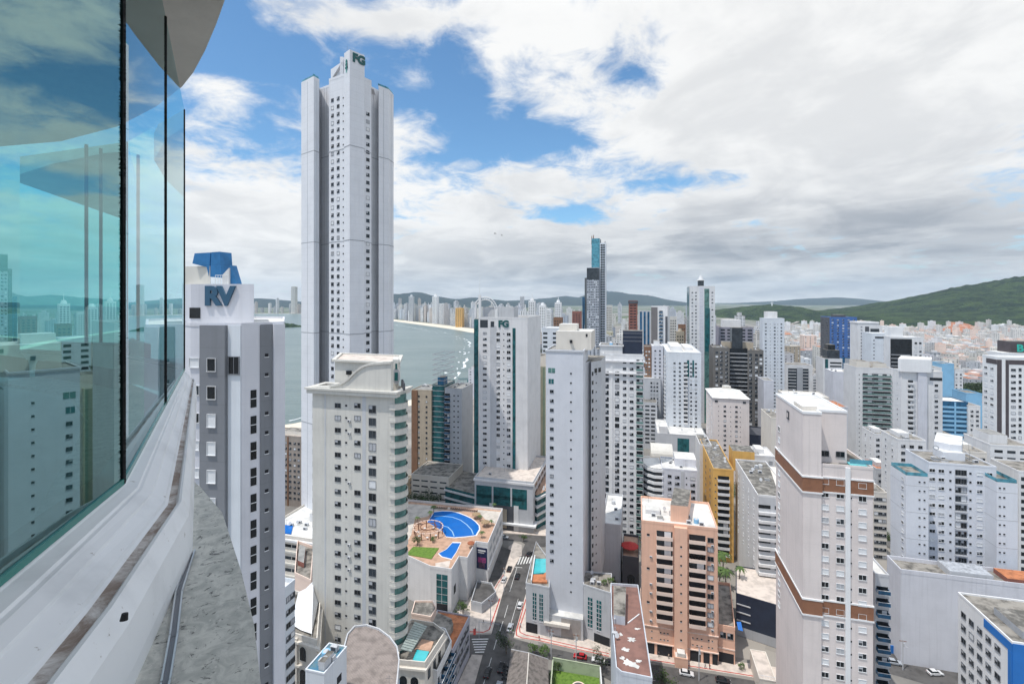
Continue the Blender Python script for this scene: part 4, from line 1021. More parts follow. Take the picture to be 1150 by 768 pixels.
T.panel(0, .40, .98, .03, dark, top=T.z1-3.0, bot=.1, name='ground_floor_opening'); T.clutter(4); T.done()
wing_top = T
T = Tower('entrance_lobby', 'recessed taupe lobby wall with a pale canopy between the two grey podium blocks', [P(617.2, 164.6), P(655, 161.8), P(655, 167.9), P(617.2, 167.9)], Zt(691, 164), grey3, roofw, par=0)
T.panel(0, .35, .93, .05, mat('taupe_cladding', (.36, .33, .31)), top=.5, bot=.2); T.panel(0, .08, .3, .05, dark, top=7.4, bot=.2, name='doorway')
T.panel(0, -.15, .62, 1.6, cream2, top=T.z1-5.2, bot=4.3, name='canopy'); T.done()

# --- white tower with dark glass box on the roof
T = B('apartment_tower', 'white tower with green glass corner balconies and a dark glass box on its roof', 677, 722.5, 232, 398, d=20, wall=white2, par=.6)
cols(T, 0, [681.5], 1.7, 1.9, 'winb', top=10, step=3.1); cols(T, 0, [693], 1.9, 1.9, 'winb', top=10, step=3.1); cols(T, 0, [701.5], 1.5, 1.1, 'winb', top=4, step=3.1)
cols(T, 0, [709.3], 1.6, 1.1, 'winb', top=4, step=3.1); cols(T, 0, [718.3], 2.9, 2.2, 'balcg', top=4, step=3.1)
stripe(T, 0, 685.6, 688, .35, white2, top=0); stripe(T, 0, 703.5, 705.2, .25, white2)
for yy in (405.8, 419.2): zz = Zt(yy, 232); T.band(zz, .7, .9, white, 'terrace_slab')
T.block(rect(699.5, 721.5, 234, d=9), T.z1+.02, Zt(371.5, 234), navy, roofd, 'roof_glass_box')
for k in range(3): 
    pz = Zt(371.5, 234)-1.2-1.9*k; q = inset_poly(rect(699.5, 721.5, 234, d=9), -.08); m = MB(); m.ring(q, .1, pz, pz+.12, grey2); m.build('box_transom', T.root, T.off)
for px_ in (703, 707, 711, 715, 719): p0 = rect(699.5, 721.5, 234, d=9); aa = P(px_, 233.2); m = MB(); m.box(aa.x-.06, aa.x+.06, aa.y+1.0-(px_-699)*.09, aa.y+1.25-(px_-699)*.09, T.z1, Zt(372, 234), grey2); m.build('box_mullion', T.root, T.off)
T.block([P(674, 236), P(699, 233), P(700, 246), P(676, 248)], T.z1-4, Zt(388, 236), white, roofd, 'terrace_block'); m = MB()
m.ring(inset_poly([P(674, 236), P(699, 233), P(700, 246), P(676, 248)], -.6), .5, Zt(388, 236)-.2, Zt(388, 236)+.5, white); m.build('terrace_lip', T.root, T.off); T.clutter(5, Zt(388, 236)); T.done(minpx=1.7)
T = B('low_building', 'low white annex with dark window bands at the foot of the white tower', 680, 721, 240, 570, d=16, wall=white, par=.5, roof=roofm)
T.col(0, [.15, .4, .62, .85], 3.4, 1.4, 'band', top=2.4, step=3.3); T.done()
T = B('low_building', 'pale grey courtyard block with narrow stair tower behind the roof garden', 676.5, 697, 190, 589, d=30, wall=grey3, roof=roofw, par=.8); T.clutter(2); T.done()
T = B('chapel_like_house', 'dark grey house front with a tall arched window between pale blocks', 699, 717.5, 186, 626, d=18, wall=dgrey, roof=deck, par=.9)
m = MB(); M0 = T.M(0, T.face(0)[3]*.52, 3.2); 
for k in range(3): m.box(-1.3+k*.95, -1.3+k*.95+.8, -.12, .05, 0, 4.4, glass, M0)
m.box(-1.5, 1.5, -.16, .04, -.3, 0, grey3, M0)
arc_ = [(1.5*cos(pi*k/10), 4.4+1.5*sin(pi*k/10)) for k in range(11)]; k0 = len(m.v); m.v += [tuple(M0 @ Vector((x, -.12, z_))) for x, z_ in arc_]; m.f.append(tuple(k0+k for k in range(11))); m.m.append(glass)
m.build('arched_window', T.root, T.off); T.done()
r0 = G(706.5, 611, T.z1+3)
def parasol(c, z, r, m_, label, cat='parasol'):
    e = empty('parasol', (c.x, c.y, z), label, cat); off = (c.x, c.y, z)
    b = MB(); b.tube((c.x, c.y, z), (c.x, c.y, z+2.5), .05, .05, alu, 6); b.build('pole', e, off)
    b = MB(); k0 = len(b.v); n8 = 10; b.v += [(c.x+r*cos(2*pi*k/n8), c.y+r*sin(2*pi*k/n8), z+2.1) for k in range(n8)]+[(c.x, c.y, z+2.1+r*.38)]+[(c.x+r*cos(2*pi*k/n8), c.y+r*sin(2*pi*k/n8), z+1.85) for k in range(n8)]
    for k in range(n8):
        j = (k+1) % n8; b.f += [(k0+k, k0+j, k0+n8), (k0+n8+1+k, k0+n8+1+j, k0+j, k0+k)]; b.m += [m_, m_]
    b.build('canopy', e, off); return e
parasol(Vector(((708-575)*190/F, 191)), T.z1+.1, 3.4, mat('red_canvas', (.48, .04, .035), .8, .1, 2), 'wide red canvas parasol on the dark house roof')

# --- salmon building
T = B('apartment_building', 'salmon pink building with stacked dark balconies and white patched roof', 720.5, 806, 156.8, 586, d=20, wall=pink, roof=roofw, par=.7)
fs = 2.95
for k in range(11):
    z_ = T.z1-4.3-fs*k
    if z_ < 9.5: break
    for (c_, w_) in ((746.3, 4.9), (783, 4.9)): T.wins.append((0, fx(T, 0, c_)*T.face(0)[3], z_, w_, 2.35, 'balcp', .0))
cols(T, 0, [798], 1.7, 1.4, 'winb', top=4.0, bot=9, step=fs); cols(T, 0, [764.5], .55, .55, 'dot', top=6.2, bot=3, step=fs, out=1.3)
stripe(T, 0, 757, 771.5, 1.3, pink); cols(T, 0, [728], .9, .7, 'dot', top=4.2, step=fs*3.7, bot=12)
for c_ in (732, 742, 746, 750, 778, 783, 788, 796, 800): cols(T, 0, [c_], .45, .35, 'dot', top=T.z1-7.3, bot=5, step=2.2)
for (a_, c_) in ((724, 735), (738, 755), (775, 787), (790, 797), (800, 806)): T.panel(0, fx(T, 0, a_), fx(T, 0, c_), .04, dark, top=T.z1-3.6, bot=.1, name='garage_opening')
T.band(9.0, .25, .25, pinkd, 'string_course'); T.band(3.7, .3, .3, pinkd, 'string_course')
T.block([P(753, 157.5), P(772.5, 156.2), P(776, 170), P(757, 172)], T.z1+.02, Zt(566, 158), pink, roofd, 'stair_block'); T.block(rect(725, 741, 163, d=6), T.z1+.02, T.z1+1.4, white, roofw, 'roof_block'); T.clutter(6)
cols(T, 0, [731, 800], .8, .55, 'ac', top=5.2, bot=9, step=fs, skip=.5); T.col(3, [.2, .5, .8], 1.4, 1.3, 'winb', top=4, step=fs); T.done()
T = Tower('low_building', 'salmon pink garage block with two small windows right of the salmon tower', [P(806.4, 152.9), P(825.5, 151.3), P(820, 175), P(806, 176)], Zt(706, 152), pink, roofm, par=1.0)
T.col(0, [.3, .72], 1.6, 1.7, 'winb', top=3.0, bot=T.z1-4, step=9); T.panel(0, .05, .93, .04, dark, top=T.z1-3.2, bot=.1, name='garage_opening'); T.panel(0, 0, 1, .15, pinkd, top=6.1, bot=T.z1-6.5, name='string_course'); T.done()
T = Tower('gatehouse', 'small salmon gatehouse with lumpy white roof on the pavement', rect(758, 772.5, 150.4, d=3.6), 3.0, pink, roofw, par=.25)
T.lift(.2, .8, .1, .7, 1.3, cream, roofw); T.done()

# --- white and grey slab with navy podium
T = B('apartment_building', 'white sided building with grey balcony bands above a navy podium', 851, 893, 176, 557, back=826, wall=white, roof=roofd, par=.6)
T.panel(0, .02, .98, .05, grey3); T.col(0, [.18, .62], 4.0, 1.25, 'band', top=4.2, step=3.15, bot=13, out=.05)
for k in range(14): T.panel(0, .02, .98, .9, white, top=5.4+3.15*k, bot=T.z1-6.4-3.15*k, name='balcony_band') if T.z1-6.4-3.15*k > 13 else None
T.col(3, [.16, .40, .64, .86], 1.2, 1.1, 'winw', top=4, step=3.15, bot=13)
T.block([P(872, 184), P(896, 182), P(893, 205), P(864, 207)], T.z1+.02, Zt(548, 186), cream2, roofd, 'roof_block'); T.clutter(4); T.done()
T = Tower('podium', 'navy clad podium with three pale metal slats facing the street', [P(826.5, 165), P(876, 158), P(876, 177.5), P(826.5, 182)], 14.0, navy, sandstone, par=.35)
for k in range(3): T.panel(0, .02, .34, .25, grey3, top=3.0+2.7*k, bot=T.z1-3.3-2.7*k, name='metal_slat')
T.panel(0, 0, 1, -.02+.06, grey2, top=T.z1-3.2, bot=.1, name='ground_floor_wall'); m = MB(); z_ = T.z1
m.prism([G(829, 707, z_), G(834.5, 708.5, z_), G(832, 698, z_), G(827.2, 698, z_)], z_, z_+.06, poolm); m.build('roof_pool', T.root, T.off); T.done()

# --- the large tower with two brown bands
T = B('apartment_tower', 'big rosy white tower with two brown bands, nearest on the right', 902, 980.5, 113, 521, d=20, wall=pinkish, par=.5, roof=roofm)
zt_ = Zt(462, 114)
blk = [P(902.5, 112.7), P(922.3, 112.0), P(922.8, 116), P(963, 117), P(952, 134), P(872, 134)]
A, d_, n_, L_ = T.face(0)
side = [P(902, 113), P(902, 113)]
u0, v0 = dirs(); lb = P(902, 112.6); s_ = walk(lb, v0, 871.5)
left = lb+v0*s_
blk = [lb, lb+u0*walk(lb, u0, 922.5), lb+u0*walk(lb, u0, 922.5)+v0*3.2]
pB = blk[2]; blk += [pB+u0*walk(pB, u0, 951), pB+u0*walk(pB, u0, 951)+v0*(s_-3.2), left]
m = MB(); m.prism(blk, 0, zt_, pinkish, top=roofw); m.build('tall_shaft', T.root, T.off)
FOOT.append((blk, 3))
m = MB(); m.ring(inset_poly(blk, -.12), .3, zt_-.2, zt_+.35, white2); m.build('parapet', T.root, T.off)
lo_ = [lb+v0*.4+u0*.3+Vector((-.3, -1.3)), lb+u0*4.6+Vector((0, -.4))]
for (za, zb2) in ((Zt(551, 112.6), Zt(539.5, 112.6)+.9), (Zt(688, 112.6), Zt(675, 112.6)+.6)):
    m = MB(); m.ring(inset_poly(blk, -.18), .4, za, zb2, brownb); m.ring(inset_poly(blk, -.30), .4, zb2, zb2+.35, white2); m.ring(inset_poly(blk, -.30), .4, za-.35, za, white2); m.build('brown_band', T.root, T.off)
    m = MB(); m.ring(inset_poly(T.poly, -.10), .4, za+.2, zb2, brownb); m.ring(inset_poly(T.poly, -.2), .4, zb2, zb2+.35, white2); m.ring(inset_poly(T.poly, -.2), .4, za-.15, za+.2, white2); m.build('brown_band', T.root, T.off)
st = 14.3*113/F
stripe(T, 0, 949, 954.5, .35, white2)
cols(T, 0, [926.5], 1.4, 1.15, 'winw', top=4.2, bot=2, step=st); cols(T, 0, [943.5], 1.5, 1.15, 'winw', top=4.2, bot=2, step=st); cols(T, 0, [968.5], 1.5, 1.15, 'winw', top=4.5, bot=2, step=st); cols(T, 0, [955.8], .35, .4, 'dot', top=4.2, bot=2, step=st)
ns = blk; L5 = (blk[0]-blk[5]).length
m0 = Matrix.Translation((blk[5].x, blk[5].y, 0)) @ Matrix.Rotation(atan2((blk[0]-blk[5]).y, (blk[0]-blk[5]).x), 4, 'Z')
for k in range(24):
    z_ = zt_-9.5-st*k
    if z_ < 30: break
    pr, me_ = proto('winw', 1.6, 1.3, k % 6); o = bpy.data.objects.new('window', me_); COL.objects.link(o); o.parent = T.root
    q_ = m0 @ Vector((3.2, -.02, z_)); o.location = q_-Vector(T.off); o.rotation_euler = (0, 0, m0.to_euler().z)
for (px_, y_) in ((926, 509), (943.5, 510), (935.5, 524), (947, 523)):
    pp = blk[2]+u0*walk(blk[2], u0, px_); pr, me_ = proto('winb', 1.7, 1.2); o = bpy.data.objects.new('window', me_); COL.objects.link(o); o.parent = T.root
    o.location = Vector((pp.x, pp.y, Zt(y_, pp.y)-.6))-Vector(T.off); o.rotation_euler = (0, 0, -R(GA))
# small crest and lettering high on the left side
q_ = m0 @ Vector((L5*.50, -.15, zt_-3.2)); Mq = Matrix.Translation(q_) @ Matrix.Rotation(m0.to_euler().z, 4, 'Z')
m = MB(); m.box(-.8, .8, -.08, .1, -1.0, 1.1, dgrey, Mq); m.box(-.35, .35, -.14, 0, -.5, .6, pinkish, Mq); m.build('crest', T.root, T.off)
T.block([lb+v0*3.0+u0*.6, lb+v0*3.0+u0*3.9, lb+v0*9+u0*3.9, lb+v0*9+u0*.6], zt_+.02, zt_+1.0, cream2, roofw, 'hatch')
p_ = T.poly[1]; m = MB(); M1 = T.M(0, fx(T, 0, 955)*L_, T.z1); w1 = (1-fx(T, 0, 955))*L_; m.box(0, w1, .3, .36, .9, 1.9, glassl, M1); m.build('glass_balustrade', T.root, T.off)
m = MB(); m.box(.5, w1-.5, 1.2, 4.0, .02, .25, poolt, M1); m.build('roof_pool', T.root, T.off)
T.done()
# ================================================================== the mall with its rooftop pool garden
def LP(name, label, pts, z, wall=white, roof=roofm, par=.6, cat='building', group=None):
    """a low block whose roof outline (photo px, row) was measured, z metres up"""
    q = [G(px, y, z) for px, y in pts]; ar = sum(q[i].x*q[(i+1) % len(q)].y-q[(i+1) % len(q)].x*q[i].y for i in range(len(q)))
    if ar < 0: q = [q[0]]+q[1:][::-1]
    return Tower(name, label, q, z, wall, roof, 0, cat, group, par)
ZM = 15.5
T = LP('shopping_mall', 'low white mall block with a rooftop pool garden beside the avenue', [(455, 625), (483, 638), (507, 641.5), (515.5, 627), (525, 628.5), (534.5, 610), (548, 612), (564.5, 573), (462, 563), (440, 562)], ZM, white, deck, par=1.0)
m = MB(); zz = ZM+.03
q = [G(px, y, ZM) for px, y in ((464, 566), (562.5, 574.5), (556, 588), (545, 583), (537, 575.5), (500, 571.6), (486, 573.5), (480, 580), (466, 582), (462, 600), (455, 612), (445, 600), (448, 566))]; m.v += [(p.x, p.y, zz) for p in q]; m.f.append(tuple(range(len(q))[::-1])); m.m.append(plaza); m.build('pale_terrace', T.root, T.off)
T.panel(1, .30, .82, .05, glasst, top=1.6, bot=3.2, name='entrance_glazing')
for k in range(4): T.panel(1, .30, .82, .09, grey3, top=3.6+2.6*k, bot=ZM-3.75-2.6*k, name='transom')
T.panel(1, .54, .56, .10, grey3, top=1.6, bot=3.2, name='mullion'); T.panel(1, .30, .82, .03, dark, top=ZM-3.1, bot=.1, name='doorway')
# advertising billboard on the end wall
m = MB(); M = T.M(5, 0, 0); L_ = T.face(5)[3]; navyb = mat('dark_blue_poster', (.012, .02, .07), .4, .1, .5)
m.box(.35, L_-.35, -.15, 0, 5.6, ZM-1.4, navyb, M); o = m.build('billboard', T.root, T.off)
m = MB(); magenta = mat('magenta_poster_patch', (.35, .05, .16), .4, .3, 1.2, col2=(.05, .03, .12)); m.box(.9, L_-.9, -.18, -.15, 8.2, 10.2, magenta, M); m.box(1.3, L_-1.3, -.19, -.15, 6.1, 8.2, mat('dusk_poster_patch', (.10, .05, .09), .4, .3, 2), M); m.box(.9, L_-1.0, -.18, -.15, 12.7, 13.3, white, M); m.box(.9, L_-1.6, -.18, -.15, 12.0, 12.3, white, M); m.build('poster_picture', o, T.off)
for k in range(4): T.panel(6, .10+.22*k, .24+.22*k, .06, grey2, top=2.8, bot=ZM-4.6, name='louvre'); T.panel(6, .10+.22*k, .24+.22*k, .06, grey2, top=6.8, bot=ZM-8.6, name='louvre')
T.panel(6, .0, .99, .35, white2, top=9.4, bot=ZM-10.2, name='ledge'); T.panel(2, .3, .55, .05, dark, top=7, bot=5.4, name='slot_window')
mall = T; T.done()
def flat(pts, z, m_, name, parent, off, h=.12):
    q = [G(px, y, z) for px, y in pts]; ar = sum(q[i].x*q[(i+1) % len(q)].y-q[(i+1) % len(q)].x*q[i].y for i in range(len(q)))
    if ar < 0: q = q[::-1]
    b = MB(); b.prism(q, z-h, z, m_); return b.build(name, parent, off)
big = [(487.6, 574.8), (497, 573.8), (507, 574.2), (515, 576), (522.5, 579), (529, 582), (533.5, 585.5), (537.5, 590), (538, 594), (534, 600.5), (522, 602), (510, 602.9), (501, 602), (497, 596), (489, 591), (480, 586), (485, 579)]
flat([(494+(x-494)*1.035+(-.0), 588+(y-588)*1.06) for x, y in big], ZM+.10, white2, 'pool_rim', T.root, T.off); flat(big, ZM+.16, poolm, 'pool_water', T.root, T.off, .1)
sml = [(508, 609.3), (517, 609.5), (512.5, 619), (507, 627), (496.5, 624.3), (493, 621), (501.5, 616.5)]
flat([(505+(x-505)*1.10, 618+(y-618)*1.12) for x, y in sml], ZM+.10, white2, 'pool_rim', T.root, T.off); flat(sml, ZM+.16, poolm, 'pool_water', T.root, T.off, .1)
flat([(464, 613.5), (493, 615), (484.5, 627), (456, 622)], ZM+.25, grassm, 'roof_lawn', T.root, T.off, .3)
flat([(489, 632), (506, 629), (504, 637), (489, 636)], ZM+.08, sandstone, 'sunken_terrace', T.root, T.off, .1)
for a_ in range(2):
    m = MB(); pts2 = [(487.5+a_*.4, 579.5+a_*14), (500, 579+a_*15), (512, 581+a_*17), (522, 585.5+a_*14)][:4]
pl_ = mat('pale_pool_step_line', (.30, .52, .72), .4, .02, 1); b = MB()
for pts_l in ([(487.5, 579.8), (497, 579.6), (508, 580.8), (517, 584), (524, 589), (529.5, 595), (531.5, 600.2)], [(497.5, 590.5), (503, 592), (508, 597), (510, 602.3)]):
    q = [G(px, y, ZM) for px, y in pts_l]
    for i in range(len(q)-1):
        d = (q[i+1]-q[i]).normalized(); n = Vector((-d.y, d.x))*.22; b.quadf([(*(q[i]-n), ZM+.17), (*(q[i+1]-n), ZM+.17), (*(q[i+1]+n), ZM+.17), (*(q[i]+n), ZM+.17)], pl_)
b.build('pool_step_line', T.root, T.off)
# pergola ring
pc = G(481, 599.5, ZM); pe = empty('pergola', (pc.x, pc.y, ZM), 'round open timber pergola between the blue rooftop pool and the roof lawn', 'pergola'); off = (pc.x, pc.y, ZM)
for k in range(10):
    a_ = 2*pi*k/10; b = MB(); b.box(pc.x+6*cos(a_)-.16, pc.x+6*cos(a_)+.16, pc.y+6*sin(a_)-.16, pc.y+6*sin(a_)+.16, ZM, ZM+3, wood); b.build('post', pe, off)
for rr, hh in ((6.3, 3.0), (3.4, 3.15)):
    b = MB(); poly = [Vector((pc.x+rr*cos(2*pi*k/28), pc.y+rr*sin(2*pi*k/28))) for k in range(28)]; b.ring(poly, .3, ZM+hh, ZM+hh+.2, pinkd if rr > 5 else wood); b.build('ring_beam', pe, off)
for k in range(20):
    a_ = 2*pi*k/20; b = MB(); b.tube((pc.x+3.2*cos(a_), pc.y+3.2*sin(a_), ZM+3.4), (pc.x+6.5*cos(a_), pc.y+6.5*sin(a_), ZM+3.3), .07, .07, wood, 4); b.build('rafter', pe, off)
def table_set(c, z, label):
    e = empty('table', (c.x, c.y, z), label, 'table', 'tables under and around the pergola'); b = MB(); b.tube((c.x, c.y, z+.7), (c.x, c.y, z+.76), .55, .55, white, 10); b.build('tabletop', e, (c.x, c.y, z))
    b = MB(); b.tube((c.x, c.y, z), (c.x, c.y, z+.7), .06, .06, dalu, 6); b.build('leg', e, (c.x, c.y, z))
for k in range(7): a_ = 2*pi*k/7; table_set(pc+Vector((4.4*cos(a_+.3), 4.4*sin(a_+.3))), ZM+.04, 'small round white table under the round pergola')
# loungers
def lounger(c, z, rz, first=[None]):
    if first[0] is None:
        e = empty('sun_lounger', (c.x, c.y, z), 'slatted sun lounger in the row along the far edge of the mall pool', 'sun lounger', 'sun loungers along the roof pool')
        e.rotation_euler = (0, 0, 0); off = (c.x, c.y, z)
        b = MB(); b.box(c.x-.33, c.x+.33, c.y-1, c.y+.3, z+.28, z+.38, wood); b.build('seat', e, off)
        b = MB(); M = Matrix.Translation((c.x, c.y+.3, z+.33)) @ Matrix.Rotation(R(35), 4, 'X'); b.box(-.33, .33, 0, .75, -.04, .05, wood, M); b.build('backrest', e, off)
        for sx in (-.28, .28):
            for sy in (-.9, .2): b = MB(); b.box(c.x+sx-.03, c.x+sx+.03, c.y+sy-.03, c.y+sy+.03, z, z+.28, wood); b.build('leg', e, off)
        first[0] = e; e.rotation_euler = (0, 0, rz); return e
    s_ = first[0]; e = s_.copy(); COL.objects.link(e); e.location = (c.x, c.y, z); e.rotation_euler = (0, 0, rz)
    for ch in s_.children: o = ch.copy(); COL.objects.link(o); o.parent = e
    return e
for k in range(8): lounger(G(487+k*2.1, 570.2+k*.12, ZM+.05), ZM+.05, R(200-GA+random.uniform(-6, 6)))
for k in range(14): lounger(G(506.5+k*2.2, 571.4+k*.22, ZM+.05), ZM+.05, R(180-GA+random.uniform(-8, 8)))

# ================================================================== low buildings on the left
T = Tower('hotel_annex', 'low cream hotel block with long banded cornices and a white roof terrace', rect(292, 352, 186, d=30), 24.5, cream2, roofw, par=.8)
for k in range(4): T.band(5+4.6*k, .7, .5, cream, 'cornice')
T.band(23.2, .8, .9, white, 'cornice'); T.col(0, [.3, .5, .7, .88], 4.5, 1.1, 'band', top=3.6, step=4.6); T.lift(.5, .95, .45, .95, 3.2, white, roofw); T.clutter(5); T.done()
flat([(319, 598), (327, 599), (329, 590), (320, 589)], 24.9, poolm, 'roof_pool', T.root, T.off, .3)
T = Tower('apartment_building', 'narrow lilac white block with square windows directly right of the grey RV tower', rect(296, 319.5, 112, back=331), Zt(660, 112), bluewhite, roofw, par=1.0)
T.col(1, [.35, .8], 1.3, 1.2, 'winb', top=3, step=3.05); T.done()
T = Tower('low_building', 'pinkish low wall block behind the narrow lilac white building', [P(331, 150), P(349, 146), P(352, 166), P(334, 170)], 29, pinkd, roofm, par=.9); T.lift(.1, .5, .3, .8, 1.6, redb); T.done()
# classical facade with tented roof
def arched(T, i, t_, z, w_, h, m_=glass, fr=cream):
    L_ = T.face(i)[3]; M0 = T.M(i, t_*L_, z); m = MB()
    for ww, hh, yy, mm in ((w_+.5, h+.12, -.10, fr), (w_, h, -.16, m_)):
        pts3 = [(-ww/2, -.0 if mm is m_ else -.3), (ww/2, 0 if mm is m_ else -.3)]+[(ww/2*cos(pi*k/8), hh+ww/2*sin(pi*k/8)) for k in range(9)]
        k0 = len(m.v); m.v += [tuple(M0 @ Vector((x, yy, z_))) for x, z_ in pts3]+[tuple(M0 @ Vector((x, .04, z_))) for x, z_ in pts3]
        n_ = len(pts3); m.f.append(tuple(k0+k for k in range(n_))); m.m.append(mm)
        for k in range(n_): m.f.append((k0+(k+1) % n_, k0+k, k0+n_+k, k0+n_+(k+1) % n_)); m.m.append(mm)
    m.build('arched_window', T.root, T.off)
T = Tower('classical_building', 'cream classical facade with arched windows and balustrade under a white tent roof', [P(316, 121), P(356, 117), P(360, 134), P(322, 138)], Zt(716, 119), cream2, roofm, par=.9)
for t_ in (.27, .62): arched(T, 0, t_, T.z1-5.2, 1.9, 2.4); arched(T, 0, t_, T.z1-11.6, 2.0, 3.2)
T.band(T.z1-1.1, .5, .7, cream2, 'cornice'); T.band(T.z1-6.9, .5, .6, cream2, 'cornice'); T.panel(0, .42, .48, .5, cream2, name='pilaster'); T.panel(0, .08, .13, .5, cream2, name='pilaster'); T.done()
te = empty('tent_roof', (*(P(340, 128)), T.z1), 'white pointed tent canopy on the classical building roof', 'canopy'); off = tuple(te.location)
b = MB(); zt2 = T.z1+.9; apex = Vector((P(352, 133).x, 133, zt2+5.0)); cr = [Vector((*P(326, 123), zt2)), Vector((*P(350, 119.5), zt2-.2)), Vector((*P(358, 133), zt2)), Vector((*P(335, 136), zt2))]
for k in range(4):
    a_, c_ = cr[k], cr[(k+1) % 4]; pr_ = [a_]+[a_.lerp(c_, .5)+Vector((0, 0, -.4))]+[c_]
    for j in range(2): mid0, mid1 = pr_[j].lerp(apex, .5)-Vector((0, 0, .5)), pr_[j+1].lerp(apex, .5)-Vector((0, 0, .5)); b.quadf([pr_[j], pr_[j+1], mid1, mid0], white2); b.quadf([mid0, mid1, apex], white2)
b.build('canopy', te, off)
for c_ in cr: b = MB(); b.tube((c_.x, c_.y, T.z1), tuple(c_), .08, .08, alu, 6); b.build('pole', te, off)
# small tower with mossy roof
T = Tower('stair_tower', 'small white tower with a mossy puddled blue roof at the bottom edge', rect(343, 364, 88, d=7.0), Zt(752, 88), bluewhite, mat('mossy_wet_roof', (.05, .16, .25), .4, .5, .9, col2=(.16, .22, .20)), par=.2)
T.lift(.60, .90, .08, .5, 1.6, grey3, roofd); T.panel(1, .55, .75, .05, dark, top=3.6, bot=T.z1-5.0, name='slot_window'); T.panel(0, 0, 1, .3, cream2, top=7, bot=T.z1-7.8, name='ledge'); T.clutter(3); T.done()
# round-ended building with paved roof
z_ = 38; c0 = G(417, 740, z_); pts3 = []
rd = [(386, 830), (441, 830), (446, 768), (448.5, 742), (446, 727), (438, 716), (426, 707), (412, 702.5), (398, 704), (390, 713), (386, 728)]
pav = mat('weathered_roof_paving', (.30, .255, .23), .95, .16, .5, bump=.15); t = NT(pav.node_tree); g = t.n.new('ShaderNodeNewGeometry'); br = t.n.new('ShaderNodeTexBrick'); t.l.new(g.outputs['Position'], br.inputs['Vector'])
br.inputs['Scale'].default_value = .7; br.inputs['Mortar Size'].default_value = .025; pb = t.n['Principled BSDF']; src = pb.inputs['Base Color'].links[0].from_socket
t.l.new(t.mix(t.m('MULTIPLY', br.outputs['Fac'], .55), src, (.12, .105, .10)), pb.inputs['Base Color'])
T = LP('round_building', 'round ended block with a weathered grey paved roof at the bottom', rd, z_, grey3, pav, par=.4)
T.band(33, .9, .05, skyb, 'blue_fascia'); T.clutter(5); T.done()
# mansion with roof pool
T = LP('apartment_building', 'cream mansion block with arched windows and a small roof pool behind the round block', [(447, 744), (477, 747), (500, 712), (487, 702), (462, 698), (449, 712)], 22, cream2, roofm, par=.9)
for t_ in (.2, .62): arched(T, 0, t_, 15.5, 2.0, 2.4); arched(T, 0, t_, 9.5, 2.0, 2.4)
T.band(20.8, .5, .6, cream2, 'cornice'); T.band(14.0, .5, .6, cream2, 'cornice'); T.col(1, [.2, .45, .7], 1.5, 2.6, 'band', top=5, step=5.5)
for k in range(9):
    a_, c_ = G(447+k*1.6+2, 731+(-k)*3.5+8, 23.5), None
flat([(463, 742), (476, 744), (482, 731), (468, 729)], 22.4, poolt, 'roof_pool', T.root, T.off, .3); flat([(466, 728), (483, 731), (487, 720), (474, 717)], 22.3, deck, 'roof_deck', T.root, T.off, .3)
m = MB(); gm_ = mat('ribbed_grey_green_metal', (.35, .40, .37), .5, .1, 1)
q = [(G(450, 728, 25.5), 25.5), (G(462, 731, 24.0), 24.0), (G(480, 702, 24.0), 24.0), (G(466, 697, 25.5), 25.5)]
for k in range(12):
    f0, f1 = k/12, (k+.75)/12; l0 = q[0][0].lerp(q[3][0], f0); r0 = q[1][0].lerp(q[2][0], f0); l1 = q[0][0].lerp(q[3][0], f1); r1 = q[1][0].lerp(q[2][0], f1)
    m.v += [(l0.x, l0.y, 25.5), (r0.x, r0.y, 24), (r1.x, r1.y, 24), (l1.x, l1.y, 25.5), (l0.x, l0.y, 25.3), (r0.x, r0.y, 23.8), (r1.x, r1.y, 23.8), (l1.x, l1.y, 25.3)]; k0 = len(m.v)-8
    for f_ in ((0, 1, 2, 3), (7, 6, 5, 4), (0, 4, 5, 1), (1, 5, 6, 2), (2, 6, 7, 3), (3, 7, 4, 0)): m.f.append(tuple(k0+i for i in f_)); m.m.append(gm_)
m.build('slatted_canopy', T.root, T.off); T.done()
T = LP('apartment_building', 'white stepped block with dark balconies between the mansion and the clay roofed block', [(480, 752), (491, 756), (507, 722), (500, 708), (492, 706)], 17, white, roofd, par=.8)
T.col(1, [.15, .4, .65, .88], 2.6, 2.0, 'balcb', top=3.5, step=3.1); T.done()
T = LP('low_building', 'lilac grey block with orange clay roof beside the left crosswalk', [(484, 725), (508, 731), (527.5, 692.5), (491, 686)], 12.5, mat('mid_lilac_render', (.42, .42, .48), .8, .05, .3), tile, par=.45)
T.col(1, [.12, .3, .48, .66, .84], 2.2, 1.6, 'winb', top=3.2, step=3.2); T.done()
flat([(480, 712), (500, 716), (509, 700), (507, 694), (491, 687)], 14.6, roofm, 'upper_roof', T.root, T.off, 2.2)
T = LP('low_building', 'small terrace house with dark shed roof tucked in front of the mall', [(462, 690), (484, 694), (490, 684), (486, 676), (466, 676)], 9, pinkd, roofd, par=.6); T.done()
T = LP('loading_bay', 'open grey walled loading yard on the pavement in front of the mall billboard', [(529, 676), (541, 679), (557, 666), (552, 656), (536, 653)], 3.2, grey3, asphalt, par=0); T.panel(1, 0, 1, .2, grey2, name='bay_wall'); T.band(2.9, 1.0, .05, grey3, 'parapet'); T.done()

